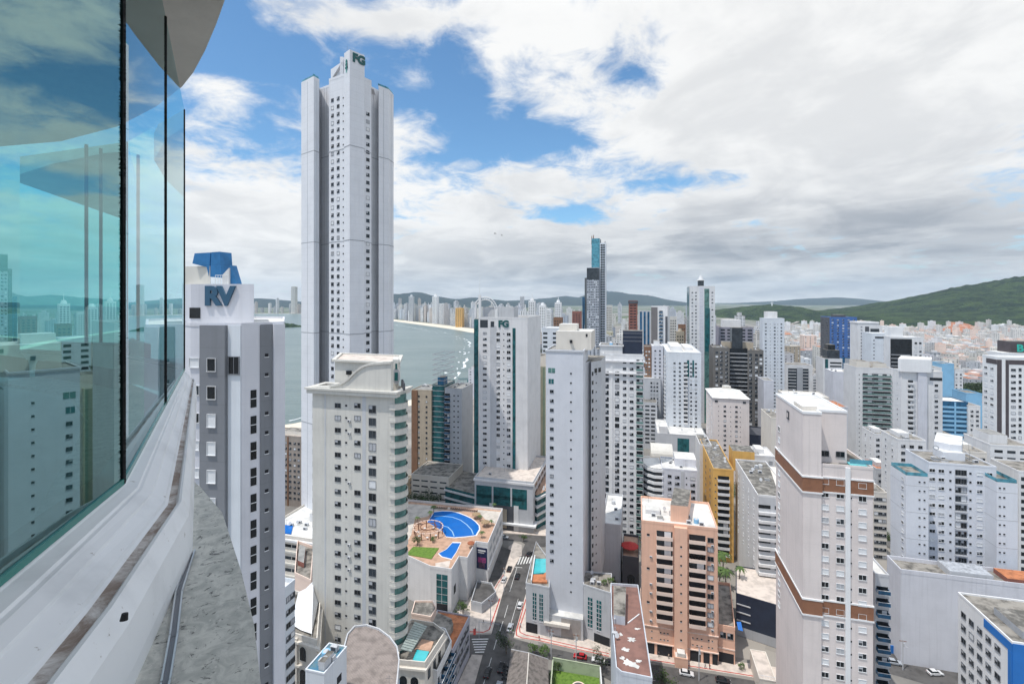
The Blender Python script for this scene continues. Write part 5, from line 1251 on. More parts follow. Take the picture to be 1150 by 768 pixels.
# ================================================================== bottom centre: old house, garden, narrow red-brown roof
z_ = 4.2
T = LP('old_house', 'old low house with a stained grey hipped roof beside the street corner', [(568, 790), (614, 797), (613.5, 741), (576, 731)], z_, cream2, roofd, par=0)
A4 = T.poly; m = MB(); ov = inset_poly(A4, -.6); rid = [(Vector(ov[0])+Vector(ov[1]))*.5*.8+(Vector(ov[2])+Vector(ov[3]))*.5*.2, (Vector(ov[0])+Vector(ov[1]))*.5*.2+(Vector(ov[2])+Vector(ov[3]))*.5*.8]
rf = mat('old_corrugated_roof', (.19, .165, .15), .9, .35, .8, col2=(.10, .09, .08), bump=.3)
e4 = [Vector((*p, z_+.05)) for p in ov]; r2 = [Vector((*p, z_+3.4)) for p in rid]
m.quadf([e4[0], e4[1], r2[0]], rf); m.quadf([e4[1], e4[2], r2[1], r2[0]], rf); m.quadf([e4[2], e4[3], r2[1]], rf); m.quadf([e4[3], e4[0], r2[0], r2[1]], rf); m.quadf([e4[3], e4[2], e4[1], e4[0]], rf); m.build('hipped_roof', T.root, T.off); m = MB(); m.tube(tuple(r2[0]), tuple(r2[1]), .16, .16, cream2, 6)
for k_, j_ in ((0, 0), (1, 0), (2, 1), (3, 1)): m.tube(tuple(e4[k_]), tuple(r2[j_]), .11, .11, grey3, 5)
m.build('ridge_cap', T.root, T.off); T.done()
gpoly('garden_lawn', [(621, 752), (673, 761), (676, 800), (612, 800)], .10, grassm, .1)
def wallrun(label, p0, p1, h, th, m_, name='garden_wall'):
    a_, c_ = G(*p0), G(*p1); d = c_-a_; b = MB(); M = Matrix.Translation((a_.x, a_.y, 0)) @ Matrix.Rotation(atan2(d.y, d.x), 4, 'Z'); b.box(0, d.length, -th/2, th/2, 0, h, m_, M); b.box(-.03, d.length+.03, -th/2-.06, th/2+.06, h, h+.08, m_, M)
    return b.build(name, None, (a_.x, a_.y, 0), label, 'wall')
sage = mat('pale_green_render', (.42, .47, .33), .8, .08, .5)
wallrun('long pale green garden wall behind the lawn, facing the street', (621, 751), (674, 761), 3.6, .25, sage); wallrun('side garden wall in white beside the narrow brown roof', (674, 761), (677, 800), 3.4, .25, white); wallrun('pale green side wall between lawn and old house', (617, 800), (621, 751), 3.0, .25, sage)
c = G(650, 774, .1); tr = empty('trampoline', (c.x, c.y, .1), 'round trampoline with dark mat and red and white rim on the lawn', 'trampoline'); off = (c.x, c.y, .1)
b = MB(); b.tube((c.x, c.y, .85), (c.x, c.y, .88), 1.75, 1.75, dgrey, 24); b.build('mat', tr, off); b = MB(); b.ring([Vector((c.x+2.1*cos(2*pi*k/24), c.y+2.1*sin(2*pi*k/24))) for k in range(24)], .38, .84, .93, pinkd); b.build('rim', tr, off)
for k in range(6): a_ = 2*pi*k/6; b = MB(); b.tube((c.x+1.9*cos(a_), c.y+1.9*sin(a_), .1), (c.x+1.9*cos(a_), c.y+1.9*sin(a_), .85), .04, .04, alu, 5); b.build('leg', tr, off)
zr = 27
T = LP('narrow_building', 'narrow light grey building with a rusty brown roof and white rim at the bottom', [(686.5, 692), (692, 752), (698, 757), (732.5, 764), (716.5, 659), (686, 657)], zr, mat('pale_blue_grey_render', (.58, .61, .66), .75, .05, .3, streak=.2),
       mat('rusty_brown_roof', (.24, .13, .105), .9, .2, .3, col2=(.17, .095, .08)), par=.75)
T.block([G(689, 700, zr), G(702, 702, zr), G(703, 668, zr), G(689, 666, zr)], zr+.02, zr+2.4, mat('pale_blue_grey_render', None), roofm, 'roof_block')
def patch(px, y, r, sx, seed):
    rnd = random.Random(seed); c_ = G(px, y, zr); pts_p = []
    for k in range(18):
        rr = r*rnd.uniform(.45, 1.15); pts_p.append(c_+Vector((cos(2*pi*k/18)*rr*sx, sin(2*pi*k/18)*rr)))
    b = MB(); k0 = 0; b.v = [(p.x, p.y, zr+.05) for p in pts_p]+[(c_.x, c_.y, zr+.05+rnd.uniform(.05, .35))]
    for k in range(18): b.f.append((k, (k+1) % 18, 18)); b.m.append(roofw)
    b.build('torn_white_membrane', T.root, T.off)
for a_ in ((709, 718, 1.1, 1.1, 1), (702, 729, .8, 1.3, 2), (704, 743, 1.3, .8, 3), (711, 746, 1.5, 1.0, 4), (699, 739, .7, 1, 5), (717, 742, .6, 1.4, 6), (697, 712, .9, .6, 7), (716, 706, .5, 2, 8)): patch(*a_)
b = MB(); p0_, p1_ = G(705, 700, zr), G(718, 690, zr); b.box(0, (p1_-p0_).length, -.12, .12, .02, .28, white2, Matrix.Translation((p0_.x, p0_.y, zr)) @ Matrix.Rotation(atan2((p1_-p0_).y, (p1_-p0_).x), 4, 'Z')); b.build('roof_kerb', T.root, T.off)
T.clutter(2); T.done()

T = Tower('apartment_building', 'brownish slab with small windows seen between the RV tower and the tallest tower', rect(296, 339, 272, d=14), Zt(488, 272), mat('brown_grey_render', (.34, .29, .25), .8, .08, .2, streak=.2), sandstone, par=.7)
cols(T, 0, [321, 326, 331, 335.5], 1.3, 1.1, 'winb', top=4, step=3.05); stripe(T, 0, 322.8, 324.2, .3, brown); T.lift(.4, .9, .2, .7, 2.4, cream2, roofm); T.done(minpx=1.8)
# ================================================================== middle distance and right hand side
def TB(label, fl, fr, Y, y, back=None, d=16, wall=white, roof=roofg, name='apartment_tower', par=.6, **k):
    return B(name, label, fl, fr, Y, y, back=back, d=None if back else d, wall=wall, roof=roof, par=par, **k)
# lilac block with curved white balconies
T = TB('lilac block with wraparound curved white balconies and bright white roof', 743.5, 783, 225, 526.5, d=17, wall=lilac, roof=roofw, name='apartment_building')
cols(T, 0, [752], 1.5, 1.1, 'winb', top=3.6, step=2.95); cols(T, 0, [760.5, 778], 1.9, 1.2, 'winb', top=3.9, step=2.95); stripe(T, 0, 764.5, 768, .3, grey3); cols(T, 0, [771], .6, .7, 'dot', top=3.6, step=2.95)
A, d_, n_, L_ = T.face(0); T.block(rect(758, 782, 229, d=11), T.z1+.02, Zt(514.5, 229), lilac, roofw, 'roof_block')
cv = [A+Vector((-.02, .1)), A+Vector((-3.4, .8)), A+Vector((-5.6, 3.2)), A+Vector((-6.6, 6.8)), A+Vector((-6.4, 12)), A+Vector((-5.0, 16)), A+Vector((3, 16.5))]
cv = cv[:1][::-1]+cv[1:]; cvp = [cv[0]]+[cv[6]]+cv[5:0:-1]
m = MB(); m.prism(cvp, 0, T.z1-.02, glass2, top=roofw); m.build('bay_glazing', T.root, T.off)
for k in range(9):
    zz = T.z1-1.4-2.95*k
    if zz < 3: break
    m = MB(); m.prism(inset_poly(cvp, -.5), zz-.2, zz+1.1, white2); m.build('curved_balcony', T.root, T.off)
T.clutter(4); T.done()
# ochre building
T = TB('ochre yellow building with white balconies and a tall ochre roof block', 801, 824, 212, 527, back=786, wall=orange, roof=roofd, name='apartment_building')
cols(T, 0, [812.5], 4.6, 2.2, 'balc', top=4.6, step=2.95); cols(T, 0, [803.5], .5, .5, 'dot', top=4, step=2.95); T.col(3, [.2, .5, .8], 1.4, 1.2, 'winb', top=4, step=2.95)
T.block(rect(823, 847.5, 222, d=10), T.z1-4, Zt(506, 222), orange, roofd, 'roof_block'); T.clutter(6); T.done()
TB('white block with dark patchy roof behind the ochre building', 786, 799, 245, 500, d=20, wall=white, roof=roofd, name='apartment_building').clutter(3).done()
# cream tower with low pitched roof
T = TB('rosy cream tower with a low pitched pale roof and few small windows', 801, 841.5, 300, 447, back=793, wall=pinkish, roof=roofw, par=.3)
cols(T, 0, [814, 827], 1.3, .95, 'winb', top=5.2, step=3.0); cols(T, 0, [820.6, 831.5, 807], .45, .45, 'dot', top=5.2, step=3.0); T.col(3, [.2, .5, .8], 1.3, 1.1, 'winw', top=5, step=3.0)
for px_ in (804.5, 836): T.wins.append((0, fx(T, 0, px_)*T.face(0)[3], T.z1-2.4, 1.6, 1.1, 'winb', 0))
ov = inset_poly(T.poly, -.7); cc = sum((Vector(p) for p in ov), Vector((0, 0)))/4; m = MB()
for k in range(4): m.quadf([(*ov[k], T.z1+.3), (*ov[(k+1) % 4], T.z1+.3), (cc.x, cc.y, T.z1+4.4)], roofw)
m.build('pitched_roof', T.root, T.off); T.block([cc+Vector((-2, -2)), cc+Vector((2, -2)), cc+Vector((2, 2)), cc+Vector((-2, 2))], T.z1+2.5, T.z1+5.5, cream2, roofw, 'tank_room'); T.done()
# white-blue tower with podium
T = TB('bluish white tower with stepped left balconies above a glass fronted podium', 749, 787.5, 350, 396, back=743.5, wall=bluewhite, roof=roofw, zb=20)
cols(T, 0, [757.5, 763.5], 1.3, 1.0, 'winb', top=8, step=3.0); cols(T, 0, [770], 2.6, 2.0, 'balc', top=8.6, step=3.0, bot=24); cols(T, 0, [776, 781.5], 1.3, 1.0, 'winb', top=8, step=3.0); T.col(3, [.3, .75], 3.6, 2.0, 'balc', top=5, step=3.0)
T.panel(0, fx(T, 0, 771.5), fx(T, 0, 774), .1, glasst, top=5, bot=T.z1-17); T.panel(0, fx(T, 0, 777.5), fx(T, 0, 779.5), .1, glasst, top=5, bot=T.z1-17)
T.lift(.15, .5, .2, .8, 3.2, white, roofw); T.lift(.6, .85, .3, .8, 2.0, white, roofw); T.done(minpx=1.7)
T = TB('pale grey podium with teal glazed front below the bluish white tower', 738, 793, 330, 487, d=40, wall=grey3, roof=roofw, name='podium'); T.panel(0, .42, .66, .1, glasst, top=2, bot=3, name='glazed_front'); T.lift(.05, .22, .02, .3, 5, white, roofw); T.clutter(4); T.done()
# vaulted cream hall roof
T = TB('cream vaulted hall left of the lilac block', 731, 756, 262, 512, d=16, wall=cream2, roof=roofw, name='hall', par=0); m = MB(); M = T.M(0, 0, T.z1); L_ = T.face(0)[3]
pr_ = [(16*.5*(1-cos(pi*k/10)), 4.6*sin(pi*k/10)) for k in range(11)]
for k in range(10): m.quadf([tuple(M @ Vector((0, pr_[k][0], pr_[k][1]))), tuple(M @ Vector((L_, pr_[k][0], pr_[k][1]))), tuple(M @ Vector((L_, pr_[k+1][0], pr_[k+1][1]))), tuple(M @ Vector((0, pr_[k+1][0], pr_[k+1][1])))], cream)
for x_ in (0, L_): m.quadf([tuple(M @ Vector((x_, a_, b_))) for a_, b_ in pr_], cream)
m.build('vaulted_roof', T.root, T.off); T.done()
# dark twin block and its neighbours
T = TB('dark glass tower with thin pale floor slabs between two beige grey wings', 819.5, 839.5, 372, 392, d=20, wall=glass, roof=roofd)
for k in range(26): T.panel(0, 0, 1, .5, grey3, top=3+3.1*k, bot=T.z1-3.45-3.1*k, name='floor_slab')
T.block(rect(822, 834, 374, d=8), T.z1, Zt(368, 374), glass2, roofd, 'roof_glass_box'); T.block(rect(812, 846, 380, d=10), T.z1-3, Zt(384, 380), tan, roofd, 'roof_block'); T.done()
gb = mat('beige_grey_render', (.17, .16, .148), .8, .06, .2)
T = TB('beige grey wing with square windows left of the dark glass tower', 801, 819.3, 366, 391, d=22, wall=gb, roof=roofd); cols(T, 0, [805, 810, 816], 1.8, 1.6, 'winb', top=4, step=3.1); T.clutter(3); T.done(minpx=1.7)
T = TB('grey wing with square windows right of the dark glass tower', 839.7, 857.5, 368, 394, d=22, wall=gb, roof=roofd); cols(T, 0, [843, 849.5, 854.5], 1.9, 1.8, 'winb', top=4, step=3.1); T.clutter(3); T.done(minpx=1.7)
T = TB('violet grey building with pale roof box behind the dark glass tower', 808, 846, 470, 368, d=24, wall=mat('violet_grey_render', (.30, .29, .34), .8, .05, .2), roof=roofm); T.block(rect(812, 832, 474, d=14), T.z1, Zt(359, 474), white, roofw, 'roof_box'); T.col(0, [.1, .3, .5, .7, .9], 4, 1.6, 'band', top=3, step=3.1); T.done()
T = TB('plain lilac slab rising right of the grey wing', 857.8, 869, 345, 428, d=18, wall=lilac, roof=roofg); T.done()
T = TB('navy glass block with turquoise pool roof right of the rosy cream tower', 841.5, 872, 305, 489, d=22, wall=navy, roof=dgrey, name='office_block'); T.panel(0, .62, .95, .3, poolt, top=-.6, bot=T.z1+.02, name='roof_pool'); T.col(0, [.2, .4, .6, .8], 1.2, 1.2, 'winb', top=4, step=5, skip=.4); T.done()
T = TB('tall bluish white tower with small box on top, before the green hill', 856.5, 881, 430, 358, back=853, wall=bluewhite, roof=roofw); cols(T, 0, [860, 870, 877.5], 1.2, .95, 'winb', top=5, step=3.05); cols(T, 0, [865, 873.5], .5, .5, 'dot', top=5, step=3.05); T.block(rect(861, 873, 433, d=10), T.z1, Zt(350, 433), white, roofw, 'roof_box'); T.done(minpx=1.6)
# towers on the centre skyline
T = TB('tall white tower with green glass strip, round crown turret and spire', 774, 803, 450, 322, back=771.5, wall=white, roof=roofw)
cols(T, 0, [777.5, 781.5, 800], 1.3, 1.0, 'winb', top=6, step=3.2); stripe(T, 0, 785.5, 790.2, .1, lilac); cols(T, 0, [787.5], 1.8, 1.2, 'winb', top=6, step=3.2); stripe(T, 0, 791, 796.5, .12, glassg, top=2); T.panel(0, .62, .80, .5, glasst, top=20, bot=T.z1-60); T.panel(3, 0, 1, .1, glasst)
c = P(787, 456); m = MB(); m.tube((c.x, c.y, T.z1), (c.x, c.y, T.z1+6), 2.8, 2.8, glass2, 12); m.tube((c.x, c.y, T.z1+6), (c.x, c.y, T.z1+7), 3.6, 3.4, white, 12); m.tube((c.x, c.y, T.z1+7), (c.x, c.y, T.z1+10), 2.2, 1.4, white, 12); m.build('crown_turret', T.root, T.off); m = MB(); m.tube((c.x, c.y, T.z1+10), (c.x, c.y, T.z1+15), .35, .08, alu, 6); m.build('spire', T.root, T.off); T.done(minpx=1.6)
T = TB('unfinished supertall tower, grey lower body with floor lines', 659, 672.8, 700, 301, back=672.9+1.2, wall=mat('raw_concrete_panel', (.46, .49, .54), .85, .05, .2, joints=.6), roof=roofm, name='skyscraper')
T.block([P(656.6, 712), P(659.2, 703), P(659.4, 725), P(657.5, 728)], 0, Zt(312, 705), glass, roofd, 'dark_side'); T.col(0, sp(0, 7), 1.6, 1.6, 'winb', top=18, step=3.6); T.panel(0, 0, 1, .2, glass2, top=.2, bot=T.z1-17, name='dark_crown')
T.block(rect(664.3, 673.5, 708, d=14), 40, Zt(268, 708), glassl, roofd, 'blue_curtain_wall'); T.block(rect(673.7, 680.4, 704, d=16), 0, Zt(273, 704), bluewhite, roofd, 'white_strip_bay')
for k in range(44):
    zz = Zt(273, 704)-4-3.6*k; m = MB(); p = P(675.5, 703.5); m.box(p.x-1.3, p.x+1.3, p.y-1.2, p.y, zz, zz+1.7, glass); m.box(p.x+2.2, p.x+4.4, p.y-2.0, p.y-.8, zz, zz+1.7, glass)
    m.build('window', T.root, T.off) if k < 40 else None
for (px_, y0_, y1_) in ((664.6, 272, 265), (666.5, 270, 264), (671, 272, 268), (674.5, 274, 269), (679.5, 275, 271)): p = P(px_, 709); m = MB(); m.tube((p.x, p.y, Zt(y0_, 709)-3), (p.x, p.y, Zt(y1_, 709)), .9, .5, brown if px_ < 668 else dalu, 5); m.build('rooftop_mast', T.root, T.off)
T.done(minpx=1.5)
T = TB('dark sided white tower with balconies on the centre skyline', 738.5, 749.5, 430, 345, back=738.5-.01, d=None, wall=white, roof=roofd) if False else Tower('apartment_tower', 'tower with a blank brown grey side wall and white balcony front on the centre skyline', [P(731.5, 432), P(738.5, 424), P(749.7, 420), P(752, 440), P(736, 446)], Zt(345, 424), white, roofd, 0, 'building')
T.panel(0, 0, 1, .2, mat('taupe_dark_render', (.17, .155, .155), .8, .05, .2)); T.col(1, [.35], 3.0, 2.0, 'balcb', top=5, step=3.1); T.panel(1, .78, 1, .3, dgrey, top=8); T.done(minpx=1.5)
T = TB('grey tower with vertical dark glass stripes on the skyline', 717, 731, 520, 350, d=18, wall=grey3, roof=roofd); 
for t_ in (.2, .5, .8): T.panel(0, t_-.08, t_+.08, .2, glassb)
T.done()
T = TB('slim red brick tower with dark flat cap on the skyline', 706, 716, 560, 338, d=16, wall=redb, roof=roofd); T.band(T.z1-3, 3, .6, dgrey, 'dark_cap'); T.col(0, [.3, .7], 3.2, 1.2, 'band', top=6, step=3.2); T.done()
T = TB('brown tower with white window dots left of the bluish white tower', 723.5, 731.5, 392, 390, d=18, wall=brown, roof=roofd); T.col(0, [.3, .7], 1.2, 1.2, 'winw', top=4, step=3.05); T.done(minpx=1.5)
T = TB('lilac grey tower with stair tower behind the bluish white tower', 732, 745, 388, 389, d=18, wall=lilac, roof=roofw); T.col(0, [.3, .7], 1.2, 1.0, 'winb', top=4, step=3.05); T.lift(.2, .7, .2, .8, 4, white); T.done(minpx=1.5)
T = TB('bluish white block with dark balcony slots just above the yellow tower', 608.5, 628, 335, 369, d=18, wall=bluewhite, roof=roofw); T.col(0, [.2, .76], 3, 1.4, 'band', top=4, step=3.05); T.done()
T = TB('grey garage block with ribbon windows left of the bluish white tower', 716, 738, 372, 452, d=24, wall=grey3, roof=roofd, name='low_building'); T.col(0, [.2, .5, .8], 3.2, 1.3, 'band', top=3, step=3.1); T.done()
T = TB('grey stepped slab with a blank side wall left of the bluish white tower', 723, 742, 385, 425, d=20, wall=grey3, roof=roofw); T.col(0, [.45, .62, .8], 1.3, 1.3, 'winb', top=4, step=3.05); T.done()
far = [  # label, fl, fr, Y, y, wall, kind
 ('slim white skyline tower with pointed spire', 623, 630, 900, 340, white2, 'spire'), ('white skyline tower with a stepped crown, left of the spired one', 605.5, 612.5, 960, 343, white2, 'crown'),
 ('white skyline tower with a small pinnacle, nearest the arch', 593.5, 600.5, 1000, 338, white, 'spire'), ('short white skyline tower between stepped crown and spire towers', 613.5, 618.5, 930, 347, white2, ''),
 ('brown block below the white spired skyline tower', 621.5, 631, 620, 357, brown, ''), ('dark red skyline block left of the supertall tower', 642.5, 652.5, 800, 350, redb, ''),
 ('grey blue glass skyline tower touching the supertall tower', 654, 660, 820, 334, glassb, ''), ('slim pale skyline tower just right of the supertall tower', 680.5, 687.5, 900, 343, cream, ''),
 ('hazy slim grey tower left of the white stepped crown', 584, 588, 1500, 333, grey3, ''), ('ochre brown block standing out among the white beachfront towers', 511.5, 519, 1980, 346, orange, ''),
 ('twin topped unfinished tower tallest on the far beach', 485.5, 491, 2300, 333, white2, 'crown'), ('slim grey tower with a raised head on the far beach', 459, 463.5, 2500, 333, grey3, 'crown'), ('tall pale tower with flat top in the beachfront row', 493, 498, 2250, 341, white, ''),
 ('dark brown grey block on the right skyline with beige top', 762, 770, 520, 365, brown, ''), ('grey domed block low on the centre skyline', 759.5, 768.5, 470, 373, tan, 'crown'),
 ('cream block right of the centre balcony tower', 752, 760, 560, 356, cream, '')]
for lb_, fl_, fr_, Y_, y_, w_, kd in far:
    T = TB(lb_, fl_, fr_, Y_, y_, d=(fr_-fl_)*Y_/F*.9, wall=w_, roof=roofw); L_ = T.face(0)[3]
    T.col(0, sp(0, 3, .2, .8), L_*.16, 1.4, 'band', top=5, step=3.2); c = sum(T.poly, Vector((0, 0)))/4
    if kd: m = MB(); r_ = L_*.28; m.tube((c.x, c.y, T.z1), (c.x, c.y, T.z1+L_*.45), r_*1.2, r_*.7, w_, 8); m.build('crown', T.root, T.off)
    if kd == 'spire': m = MB(); m.tube((c.x, c.y, T.z1+L_*.45), (c.x, c.y, T.z1+L_*1.3), .8, .1, alu, 5); m.build('spire', T.root, T.off)
    T.done(minpx=1.5)
# ---------------------------------------------------------------- right hand towers
bm2 = mat('cobalt_blue_cladding', (.055, .15, .40), .45, .08, .3, joints=.6)
T = TB('cobalt blue tower with rows of dark windows at the foot of the hills', 931.5, 962.5, 560, 356.5, back=921.5, wall=bm2, roof=roofd, name='hotel_tower'); cols(T, 0, [935, 941, 947, 953, 959], 1.9, 1.3, 'winb', top=3.5, step=3.2, bot=T.z1-46)
T.panel(0, -.05, 1.0, .6, glassb, top=46, bot=6, name='teal_lower_body'); T.panel(3, 0, 1, .15, dgrey); T.col(3, [.25, .75], 6, 1.2, 'band', top=4, step=3.2, out=.15); T.lift(.3, .7, .3, .7, 3, dgrey); T.done(minpx=1.5)
T = TB('white tower with a full height dark stripe right of the cobalt blue tower', 963.5, 987, 470, 362, d=18, wall=white, roof=roofw); cols(T, 0, [967.5], 1.1, 1.1, 'winb', top=5, step=3.1); stripe(T, 0, 971.5, 976, .15, dgrey, top=4); T.panel(0, .60, 1, .9, glass2, top=6, bot=T.z1-60, name='dark_balconies'); T.band(T.z1-1, 1, .4, white, 'cornice'); T.done(minpx=1.5)
T = TB('white tower with two columns of black windows behind the round balcony tower', 978.5, 999.5, 415, 375, d=18, wall=bluewhite, roof=roofw); cols(T, 0, [993.5, 996.8], 1.4, 1.5, 'winb', top=6, step=3.9); cols(T, 0, [981.5], .9, .9, 'dot', top=6, step=3.1); T.panel(0, .2, .98, .2, glass2, top=2.2, bot=T.z1-3.6, name='roof_glazing'); T.done(minpx=1.5)
T = TB('tower with a dark glazed middle, white roof box and white right flank', 999.8, 1037, 402, 379, d=18, wall=white, roof=roofw); stripe(T, 0, 1000, 1024, .25, glass, top=1); 
for k in range(8): T.panel(0, .02, .60, .6, grey3, top=14+3.1*k, bot=T.z1-14.4-3.1*k, name='floor_slab')
cols(T, 0, [1028.5, 1033.5], 1.5, 1.4, 'winb', top=5, step=3.4); T.block(rect(1000, 1014, 404, d=10), T.z1, Zt(367, 404), white2, roofw, 'roof_box'); T.done(minpx=1.5)
T = TB('white tower with curved green glass balconies in the right middle distance', 961, 1003, 330, 413, d=20, wall=white, roof=roofm); cols(T, 0, [974.5], 6.0, 2.0, 'balcg', top=5.5, step=3.05); cols(T, 0, [986], 6.0, 2.0, 'balcg', top=5.5, step=3.05, out=.5); cols(T, 0, [996], 4.4, 2.0, 'balcg', top=5.5, step=3.05); cols(T, 0, [965], .6, .6, 'dot', top=5, step=3.05)
T.lift(.1, .45, .2, .8, 4, cream2, roofm); T.lift(.55, .9, .2, .8, 3, cream2, roofm); T.clutter(3); T.done(minpx=1.7)
T = TB('light tower with wide grey blue glazing behind the brown banded tower', 883, 912.5, 480, 410, d=20, wall=white, roof=roofm); stripe(T, 0, 885, 908, .15, glass2, top=3); stripe(T, 0, 895, 901.5, .4, grey2, top=2); 
for k in range(18): T.panel(0, .06, .38, .35, grey3, top=5+3.1*k, bot=T.z1-5.7-3.1*k, name='floor_slab'); T.panel(0, .64, .88, .35, grey3, top=5+3.1*k, bot=T.z1-5.7-3.1*k, name='floor_slab')
T.done()
T = TB('white stepped tower with teal floor bands and dark glass top below the cobalt tower', 924.5, 946, 430, 403, d=18, wall=white, roof=roofm); T.col(0, [.66], 9, 1.4, 'band', top=4, step=3.05); stripe(T, 0, 926.5, 930, .12, glasst); T.block(rect(929, 943, 432, d=12), T.z1, Zt(393, 432), glass2, roofd, 'upper_storey'); T.block(rect(930, 938, 434, d=9), Zt(393, 432), Zt(387, 434), glass, roofd, 'roof_glass_box'); T.done()
TB('plain white building with lilac side behind the round balcony tower', 936, 960, 375, 418, d=18, wall=lilac, roof=roofw).clutter(3).done()
T = TB('low cream building with terrace roof behind the brown banded tower', 883, 931, 298, 445, d=18, wall=cream2, roof=roofw, name='low_building'); T.wins.append((0, 5, T.z1-6, 2, 2, 'winb', 0)); T.wins.append((0, 22, T.z1-4, 1.4, 1.2, 'winb', 0)); T.clutter(4); T.done()
TB('cream low block with brown roof touching the brown banded tower', 866, 884, 262, 470, d=22, wall=cream2, roof=roofm, name='low_building').clutter(3).done()
TB('pale building with reddish terrace behind the brown banded tower', 930, 952, 290, 457, d=20, wall=grey3, roof=tile, name='low_building').clutter(3).done()
# white tower with stacked dark loggias
T = TB('large white tower with a column of stacked balconies and a raised blank crown', 1012, 1058.5, 282, 417, back=1003, wall=white, roof=roofw)
T.block([P(1008.5, 283), P(1012, 281), P(1046, 276.5), P(1047, 290), P(1012, 298)], T.z1+.02, Zt(403, 281), white2, roofw, 'raised_crown'); m = MB(); 
cols(T, 0, [1022.5], 2.6, 2.1, 'balc', top=7, step=3.05); stripe(T, 0, 1030, 1040, 1.2, lilac); cols(T, 0, [1051.5], 1.5, 1.1, 'winb', top=8, step=3.05); T.col(3, [.55], 1.0, .8, 'winw', top=8, step=3.05); T.wins.append((0, fx(T, 0, 1051)*T.face(0)[3], T.z1-4.6, 6, 1.6, 'band', .1)); T.done(minpx=1.7)
# white tower with brown stripes and sign box
T = TB('white tower with brown vertical stripes and a dark roof box with a mint sign', 1119.5, 1175, 240, 402, back=1103.3, wall=white2, roof=roofw); brs = mat('dark_brown_stripe', (.085, .07, .075), .7, .08, .4)
T.panel(3, .28, 1.0, .10, brs, top=.8, bot=T.z1-3.2, name='brown_cap_band'); stripe(T, 0, 1119.7, 1124.8, .14, brs, top=.8); stripe(T, 0, 1129.3, 1132.8, .14, brs, top=.8); T.panel(0, .25, .99, .10, brs, top=.8, bot=T.z1-3.0, name='brown_cap_band')
T.col(3, [.25, .68], 2.2, 1.0, 'winw', top=6.2, step=3.05); cols(T, 0, [1138], 1.8, 1.0, 'winb', top=6.2, step=3.05); cols(T, 0, [1145.5, 1152], 1.0, 1.4, 'winb', top=6.2, step=3.05)
T.block(rect(1126, 1160, 250, d=12), T.z1+.02, T.z1+1.5, white, roofw, 'roof_slab'); T.block(rect(1134, 1160, 251, d=9), T.z1+1.5, Zt(383.5, 251), brs, roofd, 'sign_box')
p = P(1144.5, 248.9); text_part('B', 5.2, Matrix.Translation((p.x, p.y-.5, Zt(391, 250))) @ Matrix.Rotation(-R(GA), 4, 'Z'), tealb, T.root, T.off, .12, .03, 'sign_letter'); T.done(minpx=1.7)
T = TB('white low block with louvred terrace at the foot of the brown striped tower', 1112, 1160, 215, 500, d=18, wall=white, roof=roofm, name='low_building'); T.lift(.1, .55, .2, .8, 4, white); T.col(0, [.2, .5, .8], 3, 1.2, 'band', top=3, step=3.1); T.done()
T = TB('white building with long dark balcony bands at the right edge', 1144, 1190, 196, 530, d=16, wall=white, roof=roofm); T.col(0, [.3, .75], 6.4, 1.5, 'band', top=3.4, step=3.05, out=.0); T.done()
T = TB('sky blue tower between white flanks in the right distance', 1058, 1071.5, 425, 409, d=16, wall=skyb, roof=roofm); T.done()
T = TB('white slab with window dots left of the sky blue tower', 1041, 1057.8, 428, 413, d=16, wall=white, roof=roofm); cols(T, 0, [1053.5], 1.3, 1.1, 'winb', top=4, step=3.1); T.done(minpx=1.5)
T = TB('white slab with window dots right of the sky blue tower', 1071.7, 1081.5, 424, 416, d=16, wall=white, roof=roofm); T.col(0, [.25, .75], 1.1, 1.1, 'winb', top=4, step=3.1); T.done(minpx=1.5)
T = TB('blue glass office block with white floor lines behind the wide white building', 1058.5, 1087, 330, 451, d=18, wall=glassb, roof=roofw, name='office_block')
for k in range(12): T.panel(0, 0, 1, .25, skyb, top=2.8+3.1*k, bot=T.z1-4.2-3.1*k, name='floor_band')
stripe(T, 0, 1071.6, 1073.4, .4, skyb); T.done()
T = TB('small white block with square windows right of the blue glass office', 1087.5, 1101, 325, 456, d=16, wall=white, roof=roofm); T.col(0, [.3, .75], 1.4, 1.2, 'winb', top=4, step=3.1); T.done(minpx=1.5)
TB('pale blue block behind the small white block', 1085, 1103, 345, 442, d=16, wall=skyb, roof=roofm).done()
# big white building with wings
T = TB('wide white building with balcony column, glass terraces and stepped wings', 1043, 1119, 167, 520, d=15, wall=mat('cool_white_render', (.70, .72, .765), .7, .03, .15, streak=.06), roof=roofm, par=.5); cw = T.wall; fs = 9.7*167/F
for p_, w_ in ((1046.8, 1.6), (1057, 1.6), (1100, 1.5), (1111, 1.6)): cols(T, 0, [p_], w_, 1.05, 'winw' if p_ > 1090 else 'win', top=2.9, step=fs)
cols(T, 0, [1067.3, 1089.8], .65, .75, 'dot', top=2.9, step=fs); cols(T, 0, [1075.8, 1082.3], 1.5, 1.7, 'winb', top=3.3, step=fs)
m = MB(); A, d_, n_, L_ = T.face(0)
for k in range(16):
    z_ = T.z1-3.9-fs*k; o_ = MB(); o_.box(fx(T, 0, 1075.8)*L_-.9, fx(T, 0, 1082.3)*L_+.9, -.5, .02, z_-.1, z_+.35, grey3, T.M(0, 0, 0)); o_.build('balcony', T.root, T.off)
T.block([P(1049, 176), P(1067, 172), P(1080, 171), P(1081, 182), P(1052, 188)], T.z1+.02, Zt(497, 174), cw, roofw, 'roof_block'); T.block(rect(1059, 1084, 170.5, d=6), T.z1+.02, Zt(507, 171), cw, roofw, 'roof_block')
p = P(1050.5, 174.2); m = MB(); Mq = Matrix.Translation((p.x, p.y-.2, Zt(498, 174)-1.5)) @ Matrix.Rotation(R(-35), 4, 'Z')
